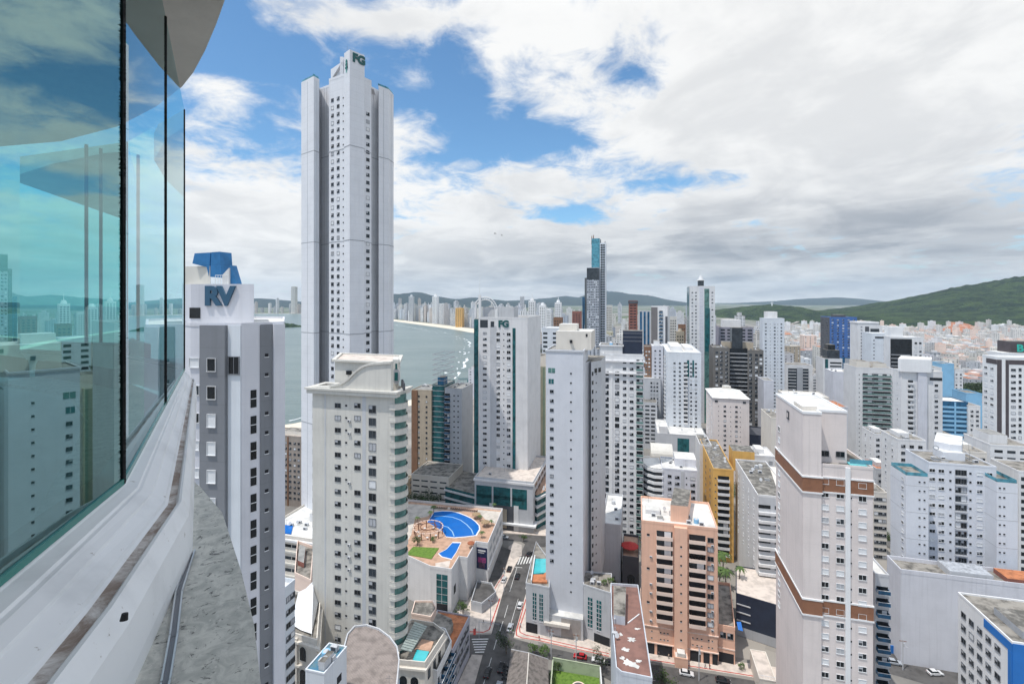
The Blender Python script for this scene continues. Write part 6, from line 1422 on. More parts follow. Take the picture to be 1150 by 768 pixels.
m.v += [tuple(Mq @ Vector((.9*cos(2*pi*k/16), -.1, .9*sin(2*pi*k/16)))) for k in range(16)]+[tuple(Mq @ Vector((.55*cos(2*pi*k/16), -.1, .55*sin(2*pi*k/16)))) for k in range(16)]
for k in range(16): m.f.append((k, (k+1) % 16, 16+(k+1) % 16, 16+k)); m.m.append(grey2)
m.build('round_logo', T.root, T.off); T.clutter(5)
def wing(q, z_, nm='wing'):
    m = MB(); m.prism(q, 0, z_, cw, top=roofm); m.build(nm, T.root, T.off); m = MB(); m.ring(inset_poly(q, .15), .07, z_, z_+1.1, glassl); m.build('glass_balustrade', T.root, T.off); FOOT.append((q, 3))
lw = rect(1017.5, 1042.8, 163.5, back=1000); lw[2] = lw[1]+(lw[2]-lw[1]); zl = Zt(533.5, 163.5); wing(lw, zl); rw = rect(1119.3, 1143, 157.5, d=12); zr_ = Zt(541, 157.5); wing(rw, zr_)
def wrow(A_, B_, f_, z0_, n__, st_, kind, w_, h_, out_=0.02):
    d = (B_-A_).normalized(); nn = Vector((d.y, -d.x)); pp = A_+(B_-A_)*f_+nn*out_
    for k in range(n__):
        pr, me_ = proto(kind, w_, h_, random.choice((0, 1, 2, 3))); o = bpy.data.objects.new(NAMES[kind], me_); COL.objects.link(o); o.parent = T.root; o.location = Vector((pp.x, pp.y, z0_-st_*k))-Vector(T.off); o.rotation_euler = (0, 0, atan2(d.y, d.x))
wrow(lw[0], lw[1], .60, zl-2.2, 14, fs, 'dot', .55, .5); wrow(lw[0], lw[1], .82, zl-2.2, 14, fs, 'dot', .55, .5); wrow(lw[3], lw[0], .80, zl-2.4, 14, fs, 'winw', 1.3, 1.0); wrow(rw[0], rw[1], .15, zr_-2.2, 14, fs, 'dot', .55, .5); wrow(rw[0], rw[1], .36, zr_-2.2, 14, fs, 'dot', .55, .5)
for q_, z_ in ((lw, zl), (rw, zr_)):
    for k in range(5): m = MB(); m.ring(inset_poly(q_, -.03), .1, z_-3.4-2*fs*k*1.5, z_-3.2-2*fs*k*1.5, grey3); m.build('joint_line', T.root, T.off)
T.done()
# long blank wall block below it
u0, v0 = dirs(); a_ = P(1011.5, 152); q = [a_, a_+u0*62, a_+u0*62+v0*8, a_+v0*8.6]
T = Tower('commercial_block', 'long low commercial block with a huge blank lilac grey wall facing the street', q, Zt(643, 152), lilac, roofm, par=1.2)
T.lift(.22, .40, .15, .95, 1.9, grey3, mat('grey_metal_sheds', (.45, .47, .5), .4, .2, 1)); T.lift(.46, .60, .2, .95, 1.5, redb, tile); T.lift(.62, .72, .2, .9, 1.1, cream2, roofd); T.clutter(3); T.done()
T = TB('grey white building with recessed balconies right of the brown banded tower', 983, 998.5, 126, 646, d=14, wall=grey3, roof=roofw, name='apartment_building'); T.col(0, [.5], 2.6, 1.5, 'balcb', top=4, step=3.05); T.done()
# corner building bottom right
fc = P(1137, 100); z_ = Zt(722, 100); sdl = walk(fc, v0, 1076); q = [fc, fc+u0*26, fc+u0*26+v0*sdl, fc+v0*sdl]
T = Tower('apartment_building', 'white building with bright blue corner bands at the bottom right', q, z_, white2, roofm, par=.4)
L_ = T.face(3)[3]; T.panel(3, .52, 1.0, .12, blueb, top=.2, bot=z_-2.0, name='blue_band'); T.panel(3, .94, 1.0, .16, blueb, top=2.0, name='blue_band'); T.panel(0, .0, .10, .14, blueb, top=.0, name='blue_band')
T.col(3, [.12, .28, .44, .60, .76], 1.5, 1.2, 'winb', top=4.6, step=3.05, bot=10); T.col(0, [.25, .5], 1.5, 1.2, 'winb', top=4.6, step=3.05, bot=10); T.block([fc+u0*3+v0*2, fc+u0*14+v0*2, fc+u0*14+v0*(sdl*.6), fc+u0*3+v0*(sdl*.6)], z_+.02, z_+1.6, grey2, roofd, 'roof_shed'); T.done()
T = TB('small white house with a railed roof terrace at the foot of the brown banded tower', 853, 872, 139, 762, d=12, wall=cream2, roof=sandstone, name='low_house', par=.2)
m = MB(); A, d_, n_, L_ = T.face(0); M = T.M(0, 0, T.z1)
for k in range(12): m.tube(tuple(M @ Vector((L_*k/11, .15, .2))), tuple(M @ Vector((L_*k/11, .15, 1.1))), .05, .05, alu, 5)
m.tube(tuple(M @ Vector((0, .15, 1.1))), tuple(M @ Vector((L_, .15, 1.1))), .06, .06, alu, 5); m.build('railing', T.root, T.off); T.done()

for lb_, fl_, fr_, Y_, y_, w_, rf_ in (('white mid rise with patched roof right of the banded tower, before the balcony tower', 982, 1001, 262, 488, white, roofm), ('low cream block between the hedge trees and the banded tower', 981, 996, 205, 553, cream2, roofd), ('pale grey block with tiled roof above the hedge trees', 984, 1008, 236, 527, grey3, tile),
      ('white low block behind the wide white building, left of its roof block', 1008, 1040, 216, 494, white, roofm), ('small beige block right of the roof block of the wide white building', 1086, 1108, 205, 508, cream2, roofm), ('white block peeking above the orange and white sided roofs', 847, 870, 232, 512, white, roofw)):
    T = TB(lb_, fl_, fr_, Y_, y_, d=15, wall=w_, roof=rf_, name='apartment_building'); T.col(0, [.2, .5, .8], 1.5, 1.2, 'winb', top=3.2, step=3.05); T.col(3, [.3, .7], 1.3, 1.1, 'win', top=3.2, step=3.05); T.lift(.2, .6, .3, .8, 2.2, w_, roofw); T.clutter(3); T.done(minpx=1.8)
# ================================================================== the city between and beyond: every block an object of its own
def inpoly(x, y, poly):
    c = False; n = len(poly)
    for i in range(n):
        x0, y0 = poly[i][0], poly[i][1]; x1, y1 = poly[i-1][0], poly[i-1][1]
        if (y0 > y) != (y1 > y) and x < (x1-x0)*(y-y0)/(y1-y0)+x0: c = not c
    return c
BB = []
for poly, kp in FOOT:
    BB.append((min(p[0] for p in poly)-kp, max(p[0] for p in poly)+kp, min(p[1] for p in poly)-kp, max(p[1] for p in poly)+kp, poly))
def clear(x, y, r):
    for x0, x1, y0, y1, poly in BB:
        if x0-r < x < x1+r and y0-r < y < y1+r:
            pv = Vector((x, y))
            if inpoly(x, y, poly): return False
            for i in range(len(poly)):
                a = Vector(poly[i][:2]); b = Vector(poly[(i+1) % len(poly)][:2]); d = b-a; t_ = max(0, min(1, (pv-a).dot(d)/d.length_squared))
                if (a+d*t_-pv).length < r: return False
    return True
SS = []
for poly, z1 in SIL:
    ps = [(CX+p[0]*F/p[1], p[1]) for p in poly if p[1] > 5]
    if len(ps) == len(poly): SS.append((min(p[0] for p in ps), max(p[0] for p in ps), max(HY+(H-z1)*F/p[1] for p in ps), min(p[1] for p in ps)))
def hidden(px0, px1, ytop, Y, mg=3):
    """wholly behind nearer towers already built?"""
    for x in (px0, (px0+px1)/2, px1):
        if not any(s0+mg < x < s1-mg and yt+mg < ytop and Yn < Y for s0, s1, yt, Yn in SS): return False
    return True
def gridmat(name, pal, wh=(.32, .74), ww=(.28, .72), pz=3.1, pu=3.4, dk=(.05, .06, .075), strength=.9):
    m = bpy.data.materials.new(name); m.use_nodes = True; t = NT(m.node_tree); b = t.n['Principled BSDF']; b.inputs['Roughness'].default_value = .7
    g = t.n.new('ShaderNodeNewGeometry'); P_ = g.outputs['Position']; N_ = g.outputs['True Normal']; oi = t.n.new('ShaderNodeObjectInfo')
    u, v = dirs(); du = t.vm('DOT_PRODUCT', P_, (u.x, u.y, 0)); dv = t.vm('DOT_PRODUCT', P_, (v.x, v.y, 0)); nv = t.m('ABSOLUTE', t.vm('DOT_PRODUCT', N_, (v.x, v.y, 0)))
    f_ = t.m('GREATER_THAN', nv, .7); hc = t.m('ADD', t.m('MULTIPLY', du, f_), t.m('MULTIPLY', dv, t.m('SUBTRACT', 1.0, f_)))
    hc = t.m('ADD', hc, t.m('MULTIPLY', oi.outputs['Random'], 40)); z = t.sep(P_)[2]
    fz = t.m('FRACT', t.m('DIVIDE', z, pz)); fu = t.m('FRACT', t.m('DIVIDE', hc, pu))
    w_ = t.m('MULTIPLY', t.m('MULTIPLY', t.m('GREATER_THAN', fz, wh[0]), t.m('LESS_THAN', fz, wh[1])), t.m('MULTIPLY', t.m('GREATER_THAN', fu, ww[0]), t.m('LESS_THAN', fu, ww[1])))
    side = t.m('LESS_THAN', t.m('ABSOLUTE', t.sep(N_)[2]), .5)
    wn = t.n.new('ShaderNodeTexWhiteNoise'); wn.noise_dimensions = '3D'
    t.l.new(t.comb(t.m('FLOOR', t.m('DIVIDE', z, pz)), t.m('FLOOR', t.m('DIVIDE', hc, pu)), nv), wn.inputs[0])
    w_ = t.m('MULTIPLY', t.m('MULTIPLY', w_, side), t.m('MULTIPLY', t.ramp(wn.outputs[0], .1, .5, .45, 1.0), strength))
    cr = t.n.new('ShaderNodeValToRGB'); cr.color_ramp.interpolation = 'CONSTANT'; t.l.new(t.m('FRACT', t.m('MULTIPLY', oi.outputs['Random'], 7.31)), cr.inputs[0])
    while len(cr.color_ramp.elements) < len(pal): cr.color_ramp.elements.new(.5)
    for i, c_ in enumerate(pal): cr.color_ramp.elements[i].position = i/len(pal); cr.color_ramp.elements[i].color = (*c_, 1)
    n = t.noise(P_, .05, 4); base = t.mix(t.ramp(n, .4, .75, 0, .35), cr.outputs[0], (.40, .39, .37))
    t.val(b, 'Base Color', t.mix(w_, base, dk)); return m
PAL = [(.72, .72, .72), (.66, .67, .70), (.72, .70, .65), (.60, .62, .67), (.70, .66, .60), (.55, .55, .56), (.74, .74, .74), (.64, .56, .50), (.72, .73, .75), (.52, .49, .48), (.76, .75, .73), (.50, .54, .60)]
gA = gridmat('facade_with_square_windows', PAL); gB = gridmat('facade_with_balcony_rows', PAL, (.30, .78), (.12, .90), 3.1, 7.5); gC = gridmat('facade_with_window_columns', PAL, (.10, .93), (.35, .66), 3.1, 5.2); gD = gridmat('facade_with_small_openings', PAL, (.4, .7), (.4, .62), 3.1, 4.4)
GM = [gA, gA, gB, gB, gC, gD]
def link(name, mb, off, label, cat, group): return mb.build(name, None, off, label, cat, group)
def quadgrid(x, y, w_, d, ang=GA):
    u, v = dirs(ang); c = Vector((x, y)); return [c-u*w_/2-v*d/2, c+u*w_/2-v*d/2, c+u*w_/2+v*d/2, c-u*w_/2+v*d/2]
def far_tower(x, y, w_, d, h, label, group, ang=GA):
    b = MB(); q = quadgrid(x, y, w_, d, ang); m_ = random.choice(GM); b.prism(q, 0, h, m_, top=roofm)
    k = random.random(); c = Vector((x, y))
    b.prism([c+(p-c)*random.uniform(.35, .6) for p in q], h+.02, h+random.uniform(3, 7), m_, top=roofw)
    if k < .3: b.prism([c+(p-c)*.22 for p in q], h+5, h+random.uniform(9, 16), m_, top=roofw)
    if k > .6:                                       # a projecting central bay
        u, v = dirs(ang); cc = c-v*(d/2+.8); b.prism([cc-u*w_*.16-v*.8, cc+u*w_*.16-v*.8, cc+u*w_*.16+v*.8, cc-u*w_*.16+v*.8], 0, h-2, m_, top=roofm)
    if w_ < 0: return
    o = link('city_tower', b, (x, y, 0), label, 'building', group); return o
nfar = 0; placed = []
def free(x, y, r):
    if any((x-a)**2+(y-b)**2 < (r+c)**2 for a, b, c in placed): return False
    placed.append((x, y, r)); return True
random.seed(5)
# beachfront rows round the bay
for seg in list(range(7, 16)):
    a, c = Vector(IN[seg]), Vector(IN[seg+1]); L_ = (c-a).length; n_ = int(L_/ (40 if seg < 9 else 29 if seg < 12 else 30 if seg == 12 else 70)); t_ = (c-a).normalized(); nn = Vector((t_.y, -t_.x))
    for k in range(n_):
        for row in range(3 if seg in (10, 11) else 2):
            if random.random() < .10 or nfar > (165 if seg < 13 else 198): continue
            p = a+t_*(L_*(k+random.uniform(.1, .9))/n_)+nn*(28+row*60+random.uniform(0, 22)); px = CX+p.x*F/p.y
            if px < -150 or px > 720 or (px < 536 and seg < 10): continue
            h_ = random.uniform(38, 92) if seg > 9 else random.uniform(28, 70)
            if random.random() < .12: h_ *= 1.35
            w_ = random.uniform(11, 22); yt = HY+(H-h_)*F/p.y
            if not clear(p.x, p.y, w_*.7) or hidden(px-3, px+3, yt, p.y) or not free(p.x, p.y, w_*.55): continue
            lab = ('pale tower in the distant row across the water', 'distant towers across the bay') if seg >= 13 else ('hazy white tower in the crowded row behind the far beach', 'beachfront towers round the bay') if seg > 9 else ('pale mid height block near the beach behind the white arch tower', 'blocks near the beach')
            far_tower(p.x, p.y, w_, random.uniform(14, 24), h_, *lab, random.choice((GA, GA, -10, 30))); nfar += 1
p = P(330.5, 3900); far_tower(p.x, p.y, 34, 34, 215, 'tallest spired tower in the distant row across the water', None)
# centre skyline
tries = 0; n2 = 0
while n2 < 98 and tries < 6000:
    tries += 1; px = random.uniform(556, 905); Y = random.uniform(620, 2300)**1.0; p = P(px, Y); h_ = random.choice((random.uniform(24, 60), random.uniform(45, 85)))
    if px > 800 and Y > 1100: continue
    if Y > 1300: h_ = random.uniform(30, 100)
    if Y < 1000: h_ = min(h_, 62)
    w_ = random.uniform(15, 26); yt = HY+(H-h_)*F/Y
    if px > 870: h_ = min(h_, 25)
    if not inpoly(p.x, p.y, land) or not clear(p.x, p.y, w_*.8) or hidden(px-w_*270/Y, px+w_*270/Y, yt, Y) or not free(p.x, p.y, w_*.7): continue
    far_tower(p.x, p.y, w_, random.uniform(14, 22), h_, *(('pale apartment tower in the dense centre skyline', 'centre skyline towers') if Y < 1300 else ('small hazy tower in the far centre skyline below the mountains', 'far centre skyline towers'))); n2 += 1
# low and mid blocks between the towers
def low_block(x, y, w_, d, h, label, group, parts=True):
    q = quadgrid(x, y, w_, d); m_ = random.choice((white, cream, cream, cream2, cream2, grey3, grey3, lilac, bluewhite, tan, pinkd, grey2, yellow)); rf_ = random.choice((roofm, roofg, roofd, roofw, tile, tile, roofm))
    T = Tower('low_block', label, q, h, m_, rf_, 0, 'building', group, .7)
    if h > 5:
        n_ = max(2, int(w_/4.5)); T.col(0, sp(0, n_, .12, .88), random.choice((1.3, 1.8, 2.6)), 1.2, random.choice(('winb', 'win', 'band')), top=2.8, step=3.05)
        T.col(3 if x*F/y+CX > 706 else 1, sp(0, max(2, int(d/6)), .15, .85), 1.4, 1.2, 'winb', top=2.8, step=3.05)
    T.lift(*random.choice(((.1, .4, .2, .6), (.55, .9, .4, .9), (.3, .7, .3, .7))), random.uniform(1.8, 3.4), random.choice((m_, white, grey3)), random.choice((roofw, roofm)))
    if y < 420: T.clutter(2)
    T.done(minpx=2.6); return T
cand = []
for i in range(-30, 60):
    for j in range(0, 40):
        a_, b_ = i*27+random.uniform(-3, 3)+(i//3)*9, j*30+(j//2)*11+random.uniform(-3, 3)
        p = AV0+u_*a_+v_*(b_+50); px = CX+p.x*F/p.y
        if 225 < p.y < 900 and -100 < px < 1230: cand.append((p.y, p.x, px))
cand.sort(); nlow = 0
for Y, x, px in cand:
    if nlow >= 215: break
    w_, d = random.uniform(15, 23), random.uniform(15, 24); h_ = random.choice((random.uniform(6, 13), random.uniform(9, 24), random.uniform(12, 32)))
    if Y > 480: h_ = random.choice((random.uniform(8, 30), random.uniform(24, 58)))
    if Y > 480 and px > 1000: h_ = random.uniform(6, 20)
    if Y < 300: h_ = random.uniform(5, 12)
    yt = HY+(H-h_)*F/Y
    if not inpoly(x, Y, land) or not clear(x, Y, max(w_, d)*.62) or hidden(px-w_*250/Y, px+w_*250/Y, yt, Y): continue
    if px < 540 and Y < 260: continue
    if 528 < px < 660 and Y < 290: continue
    if px < 538 and (Y > 330 or (px > 455 and Y > 290)): continue
    if not free(x, Y, w_*.5): continue
    z_ = ('small building in the dense blocks left of the avenue', 'low blocks left of the avenue') if px < 560 else ('low building among the blocks between the central towers', 'low blocks between the central towers') if px < 880 else ('low building among the blocks on the right side of the city', 'low blocks on the right')
    low_block(x, Y, w_, d, h_, *z_); nlow += 1
# blocks on the seaward side, left of what the photograph shows, so the shore is not bare ground
cand2 = [(AV0+u_*(i*29+random.uniform(-4, 4))+v_*(j*32+random.uniform(-3, 3))) for i in range(-34, -3) for j in range(-5, 9)]; nw_ = 0
for p in sorted(cand2, key=lambda q_: q_.length):
    if nw_ >= 75 or p.y < 40: continue
    px = CX+p.x*F/p.y
    if px > 300 or px < -900 or not inpoly(p.x, p.y, land) or not clear(p.x, p.y, 15) or p.x > -30 or not free(p.x, p.y, 11): continue
    low_block(p.x, p.y, random.uniform(15, 23), random.uniform(15, 24), random.choice((random.uniform(8, 20), random.uniform(15, 42))), 'shoreside block beyond the grey RV tower at the left', 'shoreside blocks'); nw_ += 1
# little white houses at the foot of the hills: the 300 largest are objects, the rest one mass
houses = []
tries = 0
while len(houses) < 1150 and tries < 20000:
    tries += 1; px = random.uniform(868, 1230); Y = random.uniform(760, 1900)
    if px < 925 and Y < 900: continue
    p = P(px, Y); hh = max(ray_z(hillR, p.x, p.y), ray_z(hillC, p.x, p.y), 0)
    if hh > 34 or (hh > 6 and random.random() < .65): continue
    if not clear(p.x, p.y, 12): continue
    s_ = random.uniform(9, 19); hz_ = random.uniform(5, 14)+(random.random() < .10)*random.uniform(10, 24)
    if any(abs(p.x-a)+abs(p.y-b) < 17 for _, a, b, *_r in houses[-400:]): continue
    houses.append((Y, p.x, p.y, s_, hz_, hh))
houses.sort(); hmass = MB(); hw = gridmat('house_facades', [(.74, .73, .71), (.72, .70, .66), (.70, .62, .54), (.66, .55, .48), (.74, .74, .74), (.60, .60, .60), (.72, .69, .62)], (.3, .7), (.3, .65), 3.0, 4.0)
hroof = [roofw, roofm, tile, roofw, roofg, roofw, mat('orange_tile_roof', (.50, .24, .13), .85, .2, .6)]
def house(mb, x, y, s_, h, base):
    q = quadgrid(x, y, s_, s_*random.uniform(.8, 1.3), GA+random.choice((0, 0, 12, -20))); rf_ = random.choice(hroof); wm = random.choice((white, cream2, white2, pinkd, hw, hw, hw, hw))
    if h < 9 and random.random() < .5:
        mb.prism(q, base-2, base+h, wm); c = sum(q, Vector((0, 0)))/4; o_ = inset_poly(q, -.5)
        for k in range(4): mb.quadf([(*o_[k], base+h+.05), (*o_[(k+1) % 4], base+h+.05), (c.x, c.y, base+h+2.2)], rf_)
    else:
        mb.prism(q, base-2, base+h, wm, top=rf_); c = Vector(q[0])*.7+Vector(q[2])*.3; mb.prism([c+(Vector(p)-c)*.3 for p in q], base+h+.02, base+h+2.4, wm, top=roofw)
for k, (Y, x, y, s_, h, base) in enumerate(houses):
    if k < 295:
        b = MB(); house(b, x, y, s_, h, base); px = CX+x*F/y
        link('hillside_house', b, (x, y, 0), *(('small pale house in the white district below the left green hill', 'house', 'houses below the left green hill') if px < 960 else ('small pale house in the spread out district below the right green hill', 'house', 'houses below the right green hill')))
    else: house(hmass, x, y, s_, h, base)
hmass.build('distant_houses', kind='stuff')
# pale road and clearing on the hills, statue on the crest
b = MB(); pr = None
for k in range(22):
    f_ = k/21; px_ = 882+f_*48; y_ = 364-9.5*f_+1.6*sin(f_*9); q_ = ray_px(hillR, px_, y_) or ray_px(hillC, px_, y_)
    if q_ is None: pr = None; continue
    w_ = 6+7*sin(pi*f_); a_ = (q_+Vector((-w_, -3, 3.4)), q_+Vector((w_, 3, 4.2)))
    if pr: b.quadf([pr[0], a_[0], a_[1], pr[1]], concrete)
    pr = a_
b.build('hill_road', kind='structure')
q_ = ray_px(hillC, 867, 343.2) or Vector((*P(867, 3150), 80))
e = empty('hilltop_statue', (q_.x, q_.y, q_.z-4), 'tiny white statue with outstretched arms on the crest of the green hill', 'statue'); off = tuple(e.location); b = MB()
b.tube((q_.x, q_.y, q_.z-4), (q_.x, q_.y, q_.z+6), 5, 4, white2, 8); b.build('pedestal', e, off); b = MB()
b.tube((q_.x, q_.y, q_.z+6), (q_.x, q_.y, q_.z+20), 3.4, 2.4, white2, 8); b.tube((q_.x, q_.y, q_.z+20), (q_.x, q_.y, q_.z+24), 1.6, 1.3, white2, 8)
b.tube((q_.x-10, q_.y, q_.z+17.5), (q_.x+10, q_.y, q_.z+17.5), 1.3, 1.3, white2, 6); b.build('figure', e, off)

# ================================================================== trees, palms, cars, poles
def treemesh(seed, r=2.6, h=5.5, n=620, lm=leaf):
    rnd = random.Random(seed); tr_ = MB(); tr_.tube((0, 0, 0), (.1, 0, h*.45), .22, .15, trunkm, 7)
    for k in range(5): a_ = 2*pi*k/5+rnd.random(); tr_.tube((.1, 0, h*.42), (cos(a_)*r*.5, sin(a_)*r*.5, h*.7), .11, .04, trunkm, 5)
    cl = [(rnd.gauss(0, r*.42), rnd.gauss(0, r*.42), h*.68+rnd.gauss(0, h*.12), rnd.uniform(.45, .8)*r*.6) for _ in range(13)]; cr = MB()
    for _ in range(n):
        cx_, cy_, cz_, cr_ = rnd.choice(cl); d = Vector((rnd.gauss(0, 1), rnd.gauss(0, 1), rnd.gauss(0, 1))).normalized()*cr_*rnd.uniform(.55, 1.05)
        p = Vector((cx_, cy_, cz_))+d; a1 = Vector((rnd.gauss(0, 1), rnd.gauss(0, 1), rnd.gauss(0, .6))).normalized(); a2 = a1.orthogonal().normalized(); s_ = rnd.uniform(.16, .34)
        cr.quadf([p-a1*s_, p+a2*s_*.6, p+a1*s_, p-a2*s_*.6], lm)
    return tr_.mesh('trunk'), cr.mesh('crown')
TM = [treemesh(1), treemesh(2, 3.2, 6.5, 800, leafd), treemesh(3, 2.2, 4.6, 520), treemesh(4, 4.2, 8, 1100, leafd)]
def tree(c, z, k, s_, label, group=None, cat='tree', name='broadleaf_tree'):
    e = empty(name, (c.x, c.y, z), label, cat, group, random.uniform(0, 6)); e.scale = (s_, s_, s_)
    for nm, me_ in zip(('trunk', 'crown'), TM[k]): o = bpy.data.objects.new(nm, me_); COL.objects.link(o); o.parent = e
    return e
def palmmesh(seed, h=5.5):
    rnd = random.Random(seed); t_ = MB(); pr_ = (0, 0, 0)
    for k in range(5): q_ = (.12*sin(k*.6), .06*k, h*(k+1)/5); t_.tube(pr_, q_, .17-.015*k, .155-.015*k, trunkm, 7); pr_ = q_
    c_ = MB(); top = Vector(pr_)
    for k in range(15):
        a_ = 2*pi*k/15+rnd.uniform(-.2, .2); L_ = rnd.uniform(1.9, 2.6); up = rnd.uniform(.1, .9); d = Vector((cos(a_), sin(a_), 0)); s_ = Vector((-sin(a_), cos(a_), 0)); pp = top
        for j in range(6):
            f_ = (j+1)/6; q_ = top+d*L_*f_+Vector((0, 0, up*f_*1.3-1.9*f_*f_)); w_ = .34*sin(pi*min(.96, .15+f_*.8))
            c_.quadf([pp-s_*w_-Vector((0, 0, .1)), pp, q_, q_-s_*w_-Vector((0, 0, .13))], leaf); c_.quadf([pp, pp+s_*w_-Vector((0, 0, .1)), q_+s_*w_-Vector((0, 0, .13)), q_], leaf); pp = q_
    return t_.mesh('trunk'), c_.mesh('fronds')
PM = [palmmesh(1), palmmesh(2, 4.2)]
def palm(c, z, k, s_, label, group=None):
    e = empty('palm_tree', (c.x, c.y, z), label, 'palm', group, random.uniform(0, 6)); e.scale = (s_, s_, s_)
    for nm, me_ in zip(('trunk', 'fronds'), PM[k]): o = bpy.data.objects.new(nm, me_); COL.objects.link(o); o.parent = e
tree(G(568.5, 734), 0, 1, 1.0, 'dark green street tree at the corner between avenue and old house')
tree(G(743, 774), 0, 0, 1.05, 'bright green street tree across from the salmon gatehouse')
tree(G(755, 777), 0, 2, .9, 'smaller green street tree right of the bright one opposite the gatehouse')
tree(G(627, 753), 0, 2, .7, 'small bush like tree in the corner of the walled lawn'); tree(G(620.5, 766), 0, 2, .6, 'shrubby tree squeezed between old house and lawn')
for i, (px, y) in enumerate(((467, 560), (476, 556), (486, 556), (494, 553), (501, 549), (471, 550), (480, 548), (512, 548), (489, 546))): tree(G(px, y+10, 2), 0, 1 if i % 2 else 3, random.uniform(.9, 1.2), 'dark green tree in the clump between the mall and the garage block', 'trees behind the mall')
for px, y in ((985, 597), (991, 601), (997, 605), (990, 590), (996, 594), (1001, 610)): tree(G(px, y+6), 0, random.choice((0, 3)), random.uniform(1.0, 1.3), 'green tree beside the wide white building, right of the banded tower', 'trees beside the wide white building')
for px, y in ((1046, 716), (1055, 720), (1064, 715), (1072, 722), (1060, 727), (1079, 716)): tree(G(px, y), 0, random.choice((0, 1, 2)), random.uniform(.75, 1.0), 'green tree in the yard below the long blank wall', 'trees below the blank wall')
for px, y in ((1086, 440), (1092, 438), (1098, 437), (1102, 440), (1090, 444), (1097, 443), (1108, 438)): tree(P(px, 520), 4, 3, random.uniform(2.0, 2.6), 'large dark tree in the grove behind the pale blue block', 'grove behind the pale blue block')
Tz = Zt(399.5, 305)
for px in (592, 596.5, 601, 606): tree(P(px, 309), Tz, random.choice((0, 2)), random.uniform(.7, .95), 'small tree growing on the yellow tower roof terrace', 'roof terrace trees')
for px, y in ((806, 640), (812, 636), (808, 650), (815, 655), (811, 668)): palm(G(px, y+8), 0, 0, random.uniform(1.2, 1.6), 'palm in the gap between the salmon tower and the white sided building', 'palms beside the salmon tower')
palm(P(830.5, 174), 14, 1, 1.0, 'palm on the navy podium roof beside the white sided building'); tree(G(832, 752), .14, 2, .45, 'small round street shrub in front of the navy podium')
for px, y in ((483, 583), (469, 589), (541, 604), (555, 571), (539, 585), (487, 578), (552, 590)): palm(G(px, y, ZM), ZM, random.choice((0, 1)), random.uniform(.55, .75), 'small palm planted around the rooftop pool', 'palms around the roof pool')
tree(G(469, 612.5, ZM), ZM, 2, .8, 'rounded bush at the corner of the mall roof lawn'); tree(G(486, 609, ZM), ZM, 2, .5, 'low bush between the pergola and the roof lawn')
for px, y in ((685, 655), (678, 657), (690, 662)): tree(G(px, y, wing_top.z1), wing_top.z1, 2, .45, 'potted shrub on the roof garden beside the central tower', 'shrubs on the roof garden')
for px, y in ((683, 640), (704, 598), (710, 596), (700, 602)): tree(G(px, y+25, 0), 0, 0, 1.2, 'tree in the courtyard behind the arched window house', 'courtyard trees')
for px, y, t_ in ((535, 580, 0), (545, 589, 0)):
    parasol(G(px, y+2, ZM), ZM, 2.0, mat('straw_thatch', (.38, .27, .16), .95, .2, 3), 'thatched parasol right of the pool curve, nearer the %s' % ('pool' if px < 540 else 'outer wall'))
parasol(G(529, 615, ZM), ZM, 1.5, mat('rust_canvas', (.35, .12, .06), .9, .1, 2), 'rust coloured parasol by the small pool')
for k_, (px, y) in enumerate(((600, 735), (610, 738), (676, 752), (588, 608), (628, 606), (640, 604), (700, 640), (694, 632), (702, 628), (720, 610), (846, 700), (850, 690), (520, 690), (512, 695), (332, 610), (326, 606))):
    tree(G(px, y), .1, (0, 2, 1)[k_ % 3], random.uniform(.55, .95), 'small green tree filling a gap between the lower city blocks', 'trees in gaps between the blocks')
for k_ in range(34):                                  # rooftop planters and treetops between the middle blocks
    px, Y = random.uniform(690, 1100), random.uniform(240, 560); p = P(px, Y)
    if clear(p.x, p.y, 4) and all((p.x-a_)**2+(p.y-b_)**2 > (c_+4)**2 for a_, b_, c_ in placed): tree(p, 0, (0, 1, 3)[k_ % 3], random.uniform(1.0, 1.7), 'leafy tree between the middle distance blocks', 'trees between middle distance blocks')
